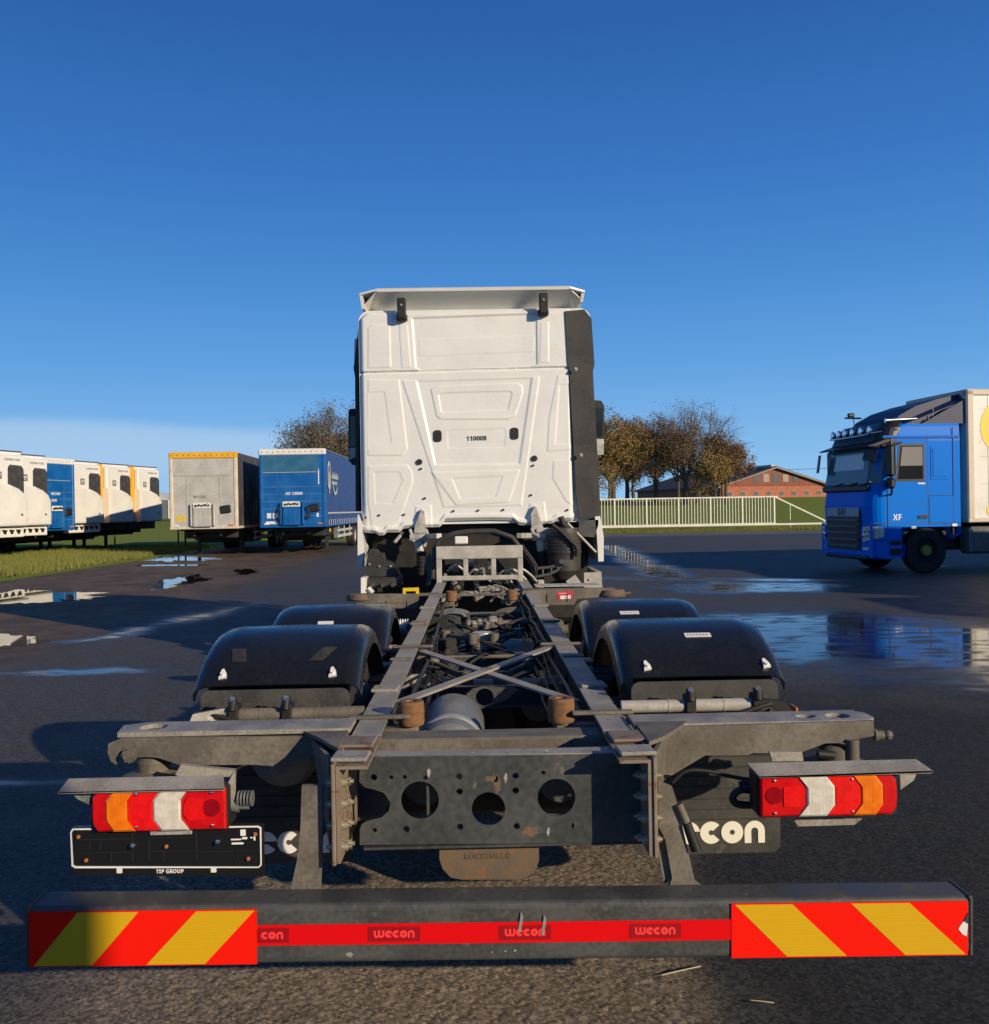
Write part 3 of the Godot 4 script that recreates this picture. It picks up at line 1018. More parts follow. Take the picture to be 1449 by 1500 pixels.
	s = mb()
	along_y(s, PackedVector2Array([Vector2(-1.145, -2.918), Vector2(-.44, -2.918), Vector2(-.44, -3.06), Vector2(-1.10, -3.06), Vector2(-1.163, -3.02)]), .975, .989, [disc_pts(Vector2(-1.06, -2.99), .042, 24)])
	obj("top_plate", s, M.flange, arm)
	s = mb()
	cyl(s, Vector3(-1.06, .90, -2.99), Vector3(-1.06, .977, -2.99), .036)
	hexbolt(s, Vector3(-1.105, .925, -2.905), Vector3(0, 0, 1), .020, .02)
	obj("lock_pin", s, M.dusty_grey, arm)
	s = mb()
	lathe(s, [Vector2(0, .838), Vector2(.085, .838), Vector2(.09, .848), Vector2(.05, .862), Vector2(.052, .89), Vector2(.044, .915), Vector2(0, .915)], Transform3D(Basis.IDENTITY, Vector3(-1.055, 0, -2.97)))
	bxc(s, Vector3(-1.0, .85, -2.93), Vector3(.11, .012, .045), .004, Vector3(0, .2, 0))
	obj("lock_collar", s, M.dusty_grey, arm)
	s = mb()
	var right_arm := PackedVector2Array([Vector2(0.51, 0.974), Vector2(1.162, 0.98), Vector2(1.163, 0.934), Vector2(1.117, 0.926), Vector2(1.096, 0.912), Vector2(1.042, 0.914), Vector2(1.012, 0.914), Vector2(0.923, 0.883), Vector2(0.642, 0.885), Vector2(0.506, 0.807), Vector2(0.493, 0.807), Vector2(0.495, 0.97)])
	plate(s, right_arm, .014, at_z(-2.92))
	plate(s, right_arm, .014, at_z(-3.07))
	arm = obj("locking_arm", s, M.dusty_grey, t)
	s = mb()
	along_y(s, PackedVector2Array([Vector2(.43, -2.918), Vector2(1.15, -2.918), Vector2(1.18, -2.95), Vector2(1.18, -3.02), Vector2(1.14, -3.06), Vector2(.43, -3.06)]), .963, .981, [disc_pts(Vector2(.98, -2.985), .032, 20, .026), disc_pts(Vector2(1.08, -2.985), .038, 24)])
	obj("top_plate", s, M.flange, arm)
	s = mb()
	hexbolt(s, Vector3(1.18, .925, -2.95), Vector3(1, 0, 0), .016, .03)
	lathe(s, [Vector2(0, -.016), Vector2(.011, -.012), Vector2(.015, 0), Vector2(.011, .011), Vector2(0, .015)], Transform3D(Basis.IDENTITY, Vector3(1.225, .925, -2.95)), 14)
	cyl(s, Vector3(1.08, .85, -2.985), Vector3(1.08, .97, -2.985), .034)
	obj("lock_pin", s, M.dusty_grey, arm)
	s = mb()
	lathe(s, [Vector2(0, .832), Vector2(.10, .832), Vector2(.10, .842), Vector2(.05, .852), Vector2(.05, .89), Vector2(.036, .90), Vector2(0, .90)], Transform3D(Basis.IDENTITY, Vector3(1.06, 0, -2.95)))
	cyl(s, Vector3(1.095, .86, -2.905), Vector3(1.095, .925, -2.905), .020)
	obj("lock_collar", s, M.dusty_grey, arm)
	s = mb()
	cyl(s, Vector3(0.972, 0.894, -2.86), Vector3(1.019, 0.889, -2.86), .013)
	obj("lock_lever", s, M.slot_black, arm)
	# gussets between rail and arm
	s = mb()
	slab(s, Vector3(-.445, .97, -2.70), Vector3(-.445, .97, -2.95), Vector3(-.60, .97, -2.95), Vector3(-.50, .97, -2.80), Vector3(0, .012, 0))
	obj("gusset", s, M.dusty_grey, t)
	s = mb()
	slab(s, Vector3(.435, .97, -2.70), Vector3(.435, .97, -2.95), Vector3(.60, .97, -2.95), Vector3(.49, .97, -2.76), Vector3(0, .012, 0))
	slab(s, Vector3(.437, .715, -2.66), Vector3(.437, .965, -2.66), Vector3(.52, .965, -2.92), Vector3(.50, .815, -2.92), Vector3(.012, 0, 0))
	obj("gusset", s, M.dusty_grey, t)
	s = mb()
	slab(s, Vector3(-.455, .715, -2.66), Vector3(-.455, .965, -2.66), Vector3(-.55, .965, -2.92), Vector3(-.53, .88, -2.92), Vector3(-.012, 0, 0))
	obj("gusset", s, M.dusty_grey, t)
	# guide rollers, brown with rust
	for p in [[-.272, -3.17, .046], [.226, -3.17, .047], [-.255, -7.40, .046], [.213, -7.40, .046]]:
		s = mb()
		lathe(s, [Vector2(0, .940), Vector2(p[2] * .90, .940), Vector2(p[2] * .95, .948), Vector2(p[2] * .95, 1.008), Vector2(p[2] * .88, 1.018), Vector2(p[2] * .42, 1.018), Vector2(p[2] * .40, 1.012), Vector2(0, 1.012)], Transform3D(Basis.IDENTITY, Vector3(p[0], 0, p[1])), 28)
		var r := obj("guide_roller", s, M.rust, t)
		s = mb()
		tube(s, [Vector3(p[0] - .045, .93, p[1] + .05), Vector3(p[0] - .045, .91, p[1] + .055), Vector3(p[0] + .045, .91, p[1] + .055), Vector3(p[0] + .045, .93, p[1] + .05)], .006, 8)
		cyl(s, Vector3(p[0], .85, p[1]), Vector3(p[0], .937, p[1]), .025)
		bxc(s, Vector3(p[0] + (-.05 if p[0] < 0 else .05), .925, p[1]), Vector3(.14, .014, .05))
		obj("roller_bracket", s, M.dusty_grey, r)

func lamp(t: Node, inner: float, outer: float, y0: float, y1: float, zf: float) -> void:
	var w := absf(outer - inner)
	var sg := signf(outer - inner)
	var h := y1 - y0
	var cy := (y0 + y1) / 2
	var s := mb()
	var body := rrect(minf(inner, outer) - .006, y0 - .006, maxf(inner, outer) + .006, y1 + .006, .012)
	plate(s, body, .075, at_z(zf - .080))
	var lp := obj("tail_lamp", s, M.slot_black, t)
	var b := [[0.0, 0.0], [.335, .275], [.540, .480], [.735, .675], [.893, .838], [1.0, 1.0]]
	var mats := [M.lens_red, M.lens_white, M.lens_bright, M.lens_amber, M.lens_red]
	for k in 5:
		var poly := PackedVector2Array()
		var g := 0.0015
		var pts := [[b[k][1], -.5], [b[k + 1][1], -.5], [b[k + 1][0], -.24], [b[k + 1][0], .24], [b[k + 1][1], .5], [b[k][1], .5], [b[k][0], .24], [b[k][0], -.24]]
		if k == 4: pts = [[b[k][1], -.5], [.955, -.5], [.99, -.36], [1.0, -.15], [1.0, .15], [.99, .36], [.955, .5], [b[k][1], .5], [b[k][0], .24], [b[k][0], -.24]]
		if k == 0: pts = [[0, -.5], [b[1][1], -.5], [b[1][0], -.24], [b[1][0], .24], [b[1][1], .5], [0, .5]]
		for p in pts: poly.append(Vector2(inner + sg * w * p[0], cy + h * p[1]))
		s = mb()
		var d: float = [.012, .0165, .014, .0165, .012][k]
		# bevelled lens: base outline and a smaller raised face
		var c := Vector2.ZERO
		for p in poly: c += p
		c /= poly.size()
		var small := PackedVector2Array()
		for p in poly: small.append(p + (c - p).normalized() * .006)
		var n := poly.size()
		for i in n:
			var j := (i + 1) % n
			var o := (poly[i] + poly[j]) * .5 - c
			quad(s, Vector3(poly[i].x, poly[i].y, zf - .006), Vector3(poly[j].x, poly[j].y, zf - .006), Vector3(poly[j].x, poly[j].y, zf + d - .004), Vector3(poly[i].x, poly[i].y, zf + d - .004), Vector3(o.x, o.y, 0))
			quad(s, Vector3(poly[i].x, poly[i].y, zf + d - .004), Vector3(poly[j].x, poly[j].y, zf + d - .004), Vector3(small[j].x, small[j].y, zf + d), Vector3(small[i].x, small[i].y, zf + d), Vector3(o.x, o.y, .05))
		var idx := Geometry2D.triangulate_polygon(small)
		for i in range(0, idx.size(), 3):
			tri(s, Vector3(small[idx[i]].x, small[idx[i]].y, zf + d), Vector3(small[idx[i + 1]].x, small[idx[i + 1]].y, zf + d), Vector3(small[idx[i + 2]].x, small[idx[i + 2]].y, zf + d), Vector3(0, 0, 1))
		obj("lens", s, mats[k], lp)
		# moulded prisms on the inside of the coloured fields
		if k > 0 and k < 4:
			s = mb()
			var u0: float = minf(inner + sg * w * (b[k][0] + .02), inner + sg * w * (b[k + 1][1] - .005))
			var u1: float = maxf(inner + sg * w * (b[k][0] + .02), inner + sg * w * (b[k + 1][1] - .005))
			var x := u0
			while x < u1:
				cyl(s, Vector3(x, cy - h * .40, zf + d - .0005), Vector3(x, cy + h * .40, zf + d - .0005), .0009, -1, 8)
				x += .0075
			obj("lens_prisms", s, mats[k], lp).set_meta("kind", "stuff")
	# bowls of the stop lamp and the reflector seen in the inner red field
	s = mb()
	var rx := inner + sg * w * .245
	var hexa := PackedVector2Array([Vector2(rx - sg * .030, cy - .026), Vector2(rx + sg * .012, cy - .030), Vector2(rx + sg * .024, cy - .012), Vector2(rx + sg * .024, cy + .012), Vector2(rx + sg * .012, cy + .030), Vector2(rx - sg * .030, cy + .026)])
	plate(s, hexa, .0030, at_z(zf + .0122))
	obj("stop_lens", s, M.lens_bright, lp)
	s = mb()
	plate(s, disc_pts(Vector2(inner + sg * w * .10, cy + .004), .024, 20), .0025, at_z(zf + .0121))
	obj("reflector", s, M.lens_dark, lp)
	for u in [[.10, .40], [.10, -.40], [.665, .40], [.665, -.40]]:
		s = mb()
		lathe(s, [Vector2(.0048, 0), Vector2(.004, .0035), Vector2(0, .0045)], Transform3D(Basis(Vector3.RIGHT, Vector3.BACK, Vector3.UP), Vector3(inner + sg * w * u[0], cy + h * u[1], zf + .0125)), 10)
		obj("screw", s, M.chrome, lp)

func make_tail_lamps(t: Node) -> void:
	lamp(t, .728, 1.108, .785, .897, -2.635)
	lamp(t, -.744, -1.108, .786, .898, -2.635)
	# sheet hoods over the lamps, hung from the arms
	var s := mb()
	slab(s, Vector3(0.704, 0.923, -2.67), Vector3(1.183, 0.924, -2.67), Vector3(1.202, 0.907, -2.61), Vector3(0.722, 0.902, -2.61), Vector3(0, -.005, 0))
	slab(s, Vector3(0.722, 0.902, -2.61), Vector3(1.202, 0.907, -2.61), Vector3(1.197, 0.9, -2.61), Vector3(0.722, 0.898, -2.61), Vector3(0, 0, -.004))
	slab(s, Vector3(1.169, 0.86, -2.75), Vector3(1.217, 0.859, -2.75), Vector3(1.21, 0.843, -2.75), Vector3(1.171, 0.816, -2.75), Vector3(0, 0, .006))
	slab(s, Vector3(0.839, 0.755, -2.68), Vector3(1.032, 0.756, -2.68), Vector3(1.009, 0.739, -2.68), Vector3(0.849, 0.738, -2.68), Vector3(0, 0, -.02))
	slab(s, Vector3(0.823, 0.906, -2.85), Vector3(0.921, 0.904, -2.85), Vector3(0.925, 0.876, -2.85), Vector3(0.831, 0.878, -2.85), Vector3(0, 0, -.02))
	obj("lamp_hood", s, M.flange, t)  # paler than the arms: sunlight on its top is put into the colour
	s = mb()
	slab(s, Vector3(-1.187, 0.921, -2.67), Vector3(-0.76, 0.921, -2.67), Vector3(-0.741, 0.901, -2.61), Vector3(-1.192, 0.901, -2.61), Vector3(0, -.005, 0))
	slab(s, Vector3(-1.192, 0.901, -2.61), Vector3(-0.741, 0.901, -2.61), Vector3(-0.741, 0.898, -2.61), Vector3(-1.184, 0.898, -2.61), Vector3(0, 0, -.004))
	slab(s, Vector3(-0.935, 0.889, -2.8), Vector3(-0.919, 0.918, -2.8), Vector3(-0.764, 0.899, -2.8), Vector3(-0.794, 0.856, -2.8), Vector3(0, 0, -.02))
	slab(s, Vector3(-0.75, 0.893, -2.66), Vector3(-0.727, 0.935, -2.66), Vector3(-0.73, 0.857, -2.66), Vector3(-0.747, 0.803, -2.66), Vector3(0, 0, -.02))
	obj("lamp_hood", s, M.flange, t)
	s = mb()
	slab(s, Vector3(-1.167, 0.89, -2.64), Vector3(-1.115, 0.888, -2.64), Vector3(-1.118, 0.855, -2.64), Vector3(-1.153, 0.873, -2.64), Vector3(0, 0, -.10))
	cyl(s, Vector3(-0.752, 0.835, -2.68), Vector3(-0.72, 0.832, -2.68), .018)
	cyl(s, Vector3(-0.723, 0.832, -2.68), Vector3(-0.693, 0.831, -2.68), .010)
	for k in 5: cyl(s, Vector3(-.722 + k * .009, .852, -2.68), Vector3(-.718 + k * .009, .852, -2.68), .022)
	obj("cable_plug", s, M.tank_grey, t)
	s = mb()
	hose(s, [Vector3(0.746, 0.827, -2.72), Vector3(0.705, 0.834, -2.72), Vector3(0.681, 0.822, -2.72), Vector3(0.676, 0.806, -2.72), Vector3(0.692, 0.792, -2.72), Vector3(0.745, 0.788, -2.72)], .011)
	hose(s, [Vector3(0.775, 0.828, -2.82), Vector3(0.691, 0.845, -2.82), Vector3(0.628, 0.861, -2.82), Vector3(0.565, 0.862, -2.82), Vector3(0.523, 0.829, -2.82)], .006)
	hose(s, [Vector3(0.705, 0.835, -2.75), Vector3(0.734, 0.841, -2.75), Vector3(0.759, 0.84, -2.75)], .014)
	obj("lamp_cable", s, M.slot_black, t)
	# number plate carrier with empty plate frame
	s = mb()
	plate(s, PackedVector2Array([Vector2(-1.175, 0.785), Vector2(-1.169, 0.792), Vector2(-0.653, 0.787), Vector2(-0.648, 0.783), Vector2(-0.649, 0.65), Vector2(-0.652, 0.644), Vector2(-1.172, 0.661), Vector2(-1.176, 0.67)]), .018, at_z(-2.665))
	var pc := obj("number_plate_carrier", s, M.plate_black, t)
	s = mb()
	var ro := PackedVector2Array([Vector2(-1.175, 0.78), Vector2(-1.169, 0.79), Vector2(-0.661, 0.786), Vector2(-0.652, 0.781), Vector2(-0.653, 0.677), Vector2(-0.661, 0.67), Vector2(-1.164, 0.681), Vector2(-1.173, 0.687)])
	var ri := PackedVector2Array([Vector2(-1.172, 0.778), Vector2(-1.166, 0.786), Vector2(-0.662, 0.782), Vector2(-0.656, 0.778), Vector2(-0.656, 0.679), Vector2(-0.663, 0.673), Vector2(-1.163, 0.686), Vector2(-1.169, 0.69)])
	plate(s, ro, .003, at_z(-2.647), [ri])
	obj("white_border", s, M.plate_white, pc)
	letters("TIP GROUP", .0105, M.plate_white, pc, Vector3(-.905, .6655, -2.6465), Basis(Vector3.BACK, -0.012), .0012)
	# raised clamps, bolts and plastic ribs of the empty carrier
	s = mb()
	for r in [[130, 870, 470, 878], [130, 960, 470, 966], [480, 840, 486, 1030], [590, 870, 596, 1030], [905, 830, 912, 1035], [600, 870, 900, 876], [600, 960, 900, 965], [920, 970, 1300, 976], [340, 965, 346, 1030], [690, 965, 695, 1030], [1180, 970, 1185, 1030], [200, 885, 204, 940], [270, 885, 274, 940]]:
		var u := Vector2(-1.164 + (r[0] - 105) * .0004128, .797 - (r[1] - 780) * .000415)
		var v := Vector2(-1.164 + (r[2] - 105) * .0004128, .797 - (r[3] - 780) * .000415)
		box(s, Vector3(u.x, v.y, -2.6475), Vector3(v.x, u.y, -2.6445), .0006)
	obj("plate_ribs", s, M.slot_black, pc)
	s = mb()
	box(s, Vector3(-.956, .768, -2.647), Vector3(-.842, .779, -2.640), .001)
	obj("spring_clip", s, M.galvanised, pc)
	for p in [Vector3(-1.153, 0.767, -2.645), Vector3(-1.133, 0.702, -2.645), Vector3(-0.913, 0.735, -2.645), Vector3(-0.689, 0.696, -2.645), Vector3(-0.669, 0.763, -2.645)]:
		s = mb()
		hexbolt(s, p, Vector3(0, 0, 1), .0045, .006)
		obj("plate_screw", s, M.copper, pc)
	for p in [Vector3(-1.006, 0.738, -2.645), Vector3(-0.773, 0.743, -2.645)]:
		s = mb()
		hexbolt(s, p, Vector3(0, 0, 1), .0065, .008)
		obj("plate_screw", s, M.chrome, pc)
	for p in [Vector2(-1.043, 0.671), Vector2(-0.785, 0.667)]:
		s = mb()
		plate(s, rrect(p.x - .0075, p.y - .007, p.x + .0075, p.y + .007, .002), .0015, at_z(-2.6465))
		obj("clip_mark", s, M.sticker_white, pc)
	s = mb()
	for r in [[1140, 890, 1210, 900], [1145, 915, 1225, 928], [1205, 830, 1240, 872], [1215, 880, 1250, 895], [1292, 850, 1304, 905], [1270, 880, 1285, 890]]:
		var u := Vector2(-1.164 + (r[0] - 105) * .0004128, .797 - (r[1] - 780) * .000415)
		var v := Vector2(-1.164 + (r[2] - 105) * .0004128, .797 - (r[3] - 780) * .000415)
		plate(s, rrect(u.x, v.y, v.x, u.y, .0018, 3), .001, at_z(-2.647))
	obj("label_remains", s, M.plate_white, pc)

func fender(t: Node, xin: float, xout: float, zc: float, yc: float, r: float, a0: float, a1: float) -> MeshInstance3D:
	var sg := signf(xout - xin)
	var prof := [[0.0, -.075], [.004, -.045], [.012, -.022], [.028, -.007], [.05, 0.0]]
	var w := absf(xout - xin)
	var line := []
	for p in prof: line.append(Vector2(xin + sg * p[0], p[1]))
	for k in 3: line.append(Vector2(xin + sg * lerpf(.06, w - .10, k / 2.0), 0.003 if k == 1 else 0.0))
	for k in range(prof.size() - 1, -1, -1): line.append(Vector2(xout - sg * prof[k][0] * 1.8, prof[k][1] * (1.15 if k == 0 else 1.0)))
	var s := mb()
	var n := 26
	var ln := []
	for i in line.size():
		var d: Vector2 = line[mini(i + 1, line.size() - 1)] - line[maxi(i - 1, 0)]
		ln.append(Vector2(-d.y, d.x).normalized() * sg)
	for k in n:
		var aa := [deg_to_rad(lerpf(a0, a1, float(k) / n)), deg_to_rad(lerpf(a0, a1, float(k + 1) / n))]
		for i in line.size() - 1:
			var ps := []
			var ns := []
			var qs := []
			for c in [[0, i], [0, i + 1], [1, i + 1], [1, i]]:
				var a: float = aa[c[0]]
				var l: Vector2 = line[c[1]]
				var rad := Vector3(0, cos(a), sin(a))
				ps.append(Vector3(l.x, yc, zc) + rad * (r + l.y))
				qs.append(Vector3(l.x, yc, zc) + rad * (r + l.y) - (Vector3(ln[c[1]].x, 0, 0) + rad * ln[c[1]].y) * .006)
				ns.append((Vector3(ln[c[1]].x, 0, 0) + rad * ln[c[1]].y).normalized())
			quadn(s, ps, ns)
			quadn(s, qs, [-ns[0], -ns[1], -ns[2], -ns[3]])
			if k == n - 1: quad(s, ps[2], ps[3], qs[3], qs[2], Vector3(0, -sin(aa[1]), cos(aa[1])))
	return obj("fender", s, M.black_plastic, t)

func on_fender(x: float, zc: float, yc: float, r: float, a_deg: float) -> Transform3D:
	var a := deg_to_rad(a_deg)
	var up := Vector3(0, cos(a), sin(a))
	return Transform3D(Basis(Vector3.RIGHT, Vector3(0, sin(a), -cos(a)) * 1.0, up), Vector3(x, yc, zc) + up * r)

func wheel(t: Node, x0: float, x1: float, zc: float, yc: float, r := .5, rim: Material = null, called := "wheel") -> void:
	var ctr := Vector3((x0 + x1) / 2, yc, zc)
	var hw := absf(x1 - x0) / 2
	var sg := signf(x1 - x0)
	var xf := Transform3D(Basis(Vector3(0, -1, 0) * 1.0, Vector3(1, 0, 0) * sg, Vector3(0, 0, 1) * 1.0), ctr)
	var s := mb()
	lathe(s, [Vector2(r * .58, -hw), Vector2(r * .80, -hw), Vector2(r * .93, -hw * .96), Vector2(r * .985, -hw * .8), Vector2(r, -hw * .6), Vector2(r, -hw * .32), Vector2(r * .975, -hw * .30), Vector2(r * .975, -hw * .25), Vector2(r, -hw * .23), Vector2(r, hw * .23), Vector2(r * .975, hw * .25), Vector2(r * .975, hw * .30), Vector2(r, hw * .32), Vector2(r, hw * .6), Vector2(r * .985, hw * .8), Vector2(r * .93, hw * .96), Vector2(r * .80, hw), Vector2(r * .58, hw)], xf, 40)
	var w := obj(called, s, M.rubber, t)
	s = mb()
	lathe(s, [Vector2(r * .58, -hw * .9), Vector2(r * .58, hw * .98), Vector2(r * .54, hw * .95), Vector2(r * .50, hw * .4), Vector2(r * .42, hw * .25), Vector2(r * .30, hw * .3), Vector2(r * .28, hw * .75), Vector2(r * .2, hw * .85), Vector2(0, hw * .85)], xf, 32)
	for k in 10:
		var a := TAU * k / 10
		cyl(s, xf * Vector3(cos(a) * r * .37, hw * .25, sin(a) * r * .37), xf * Vector3(cos(a) * r * .37, hw * .42, sin(a) * r * .37), r * .03, -1, 6)
	obj("rim", s, rim if rim else M.galvanised, w)

func make_fenders(t: Node) -> void:
	var set_up := [[.462, 1.075, -3.85, .55, .64, -70.0, 41.0], [-.472, -1.085, -3.85, .55, .64, -70.0, 41.0], [.492, 1.13, -5.2, .50, .64, -72.0, 55.0], [-.502, -1.125, -5.2, .50, .64, -72.0, 55.0]]
	for k in 4:
		var f: Array = set_up[k]
		var fe := fender(t, f[0], f[1], f[2], f[3], f[4], f[5], f[6])
		wheel(t, .52 * signf(f[0]), 1.06 * signf(f[0]), f[2], .73 if k < 2 else .5, .43 if k < 2 else .5)
		var s := mb()
		if k == 0 or k == 2:
			var xf := on_fender(.79 if k == 0 else .74, f[2], f[3], f[4] + .003, 20.0 if k == 0 else 22.0)
			plate(s, rrect(-.05, -.016, .05, .016, .003), .002, xf)
			var st := obj("sticker", s, M.sticker_white, fe)
			s = mb()
			for i in 7: plate(s, PackedVector2Array([Vector2(-.04 + i * .012, -.003), Vector2(-.034 + i * .012, -.003), Vector2(-.034 + i * .012, .004), Vector2(-.04 + i * .012, .004)]), .0006, xf.translated_local(Vector3(0, 0, .002)))
			obj("print", s, M.ink_grey, st)
		elif k == 3:
			plate(s, rrect(-.04, -.014, .04, .014, .003), .002, on_fender(-.83, f[2], f[3], f[4] + .003, 26.0))
			obj("sticker", s, M.sticker_white, fe)
		else:
			for x in [[-.935, -.015], [-.625, .015]]:
				s = mb()
				plate(s, PackedVector2Array([Vector2(-.030 - x[1], -.04), Vector2(.022 - x[1], -.04), Vector2(.034 + x[1], .04), Vector2(-.018 + x[1], .04)]), .0025, on_fender(x[0], f[2], f[3], f[4] + .001, 27.0))
				obj("reinforcing_patch", s, M.dark_fairing, fe)
		if k < 2:
			for x in ([.565, 1.0] if k == 0 else [-.97, -.575]):
				s = mb()
				var xf := on_fender(x, f[2], f[3], f[4], 36.5)
				plate(s, PackedVector2Array([Vector2(-.012, -.022), Vector2(.016, -.016), Vector2(.012, .004), Vector2(.0, .026), Vector2(-.008, .022)]), .008, xf)
				cyl(s, xf * Vector3(0, -.006, .008), xf * Vector3(0, -.006, .018), .007)
				obj("fender_clip", s, M.sticker_white, fe)
	# mud flaps with the round white word, and the carrier tubes before them
	for e in [1.0, -1.0]:
		var s := mb()
		var x0: float = .49 if e > 0 else -1.02
		var x1: float = 1.01 if e > 0 else -.50
		plate(s, rrect(x0, .42, x1, 1.03, .03), .010, at_z(-3.365))
		var flap := obj("mud_flap", s, M.flap, t)
		s = mb()
		plate(s, rrect(x0 + .01, .545, x1 - .03, .83, .012), .012, at_z(-3.355))
		for k in 7: box(s, Vector3(x0 + .02, .58 + k * .037, -3.343), Vector3(x1 - .04, .588 + k * .037, -3.338), .002)
		for x in [x0 + .2, x1 - .14]: box(s, Vector3(x, .80, -3.343), Vector3(x + .07, .815, -3.335), .003)
		obj("spray_panel", s, M.flap, flap)
		s = mb()
		round_word(s, .078, at_z(-3.355).translated_local(Vector3(.53 if e > 0 else -.955, .455, 0)), .0025)
		obj("lettering", s, M.word_cream if e > 0 else M.plate_white, flap)
		# carrier tube, clamps and side marker
		s = mb()
		var zt := -3.27
		var yt := .962
		cyl(s, Vector3(.44 * e, yt, zt), Vector3(.92 * e, yt, zt), .022, -1, 20)
		cyl(s, Vector3(.60 * e, yt, zt), Vector3(.606 * e, yt, zt), .0235, -1, 20)
		cyl(s, Vector3(.79 * e, yt, zt), Vector3(.794 * e, yt, zt), .0235, -1, 20)
		var ct := obj("fender_carrier", s, M.frame_light if e > 0 else M.dusty_grey, t)
		s = mb()
		for x in ([.675, .905] if e > 0 else [.70, .88]):
			bxc(s, Vector3(x * e, yt + .005, zt + .004), Vector3(.038, .07, .055), .006)
			cyl(s, Vector3(x * e, yt + .06, zt + .02), Vector3(x * e, yt + .02, zt + .035), .016, .012)
			cyl(s, Vector3(x * e, yt - .05, zt + .03), Vector3(x * e, yt - .015, zt + .03), .012, .016)
		hose(s, [Vector3(.45 * e, yt - .03, zt + .03), Vector3(.62 * e, yt - .035, zt + .035), Vector3(.80 * e, yt - .03, zt + .04), Vector3(.92 * e, yt + .0, zt + .03), Vector3(1.0 * e, yt + .01, zt + .01)], .008)
		obj("clamp", s, M.under_black, ct)
		for x in ([.675, .905] if e > 0 else [.70, .88]):
			for y in [.058, -.046]:
				s = mb()
				hexbolt(s, Vector3(x * e, yt + y, zt + .03), Vector3(0, 0, 1), .009, .012)
				obj("bolt", s, M.chrome, ct)
		s = mb()
		if e > 0:
			slab(s, Vector3(.92, .985, zt), Vector3(1.0, .975, zt), Vector3(1.035, .915, zt), Vector3(1.025, .89, zt), Vector3(0, 0, .03))
		else:
			slab(s, Vector3(-.90, .99, zt), Vector3(-1.01, .975, zt + .02), Vector3(-1.04, .905, zt + .03), Vector3(-1.0, .92, zt + .03), Vector3(0, 0, .02))
			slab(s, Vector3(-.88, .985, zt), Vector3(-.90, .94, zt), Vector3(-1.0, .92, zt), Vector3(-.99, .975, zt), Vector3(0, 0, .02))
		obj("marker_bracket", s, M.under_black if e > 0 else M.frame_light, ct)
		s = mb()
		if e > 0: box(s, Vector3(1.03, .89, zt - .03), Vector3(1.04, .955, zt + .035), .003)
		else: plate(s, rrect(-.985, .935, -.945, .965, .008), .012, at_z(zt + .021))
		obj("side_marker", s, M.orange_marker if e > 0 else M.lens_white, ct)

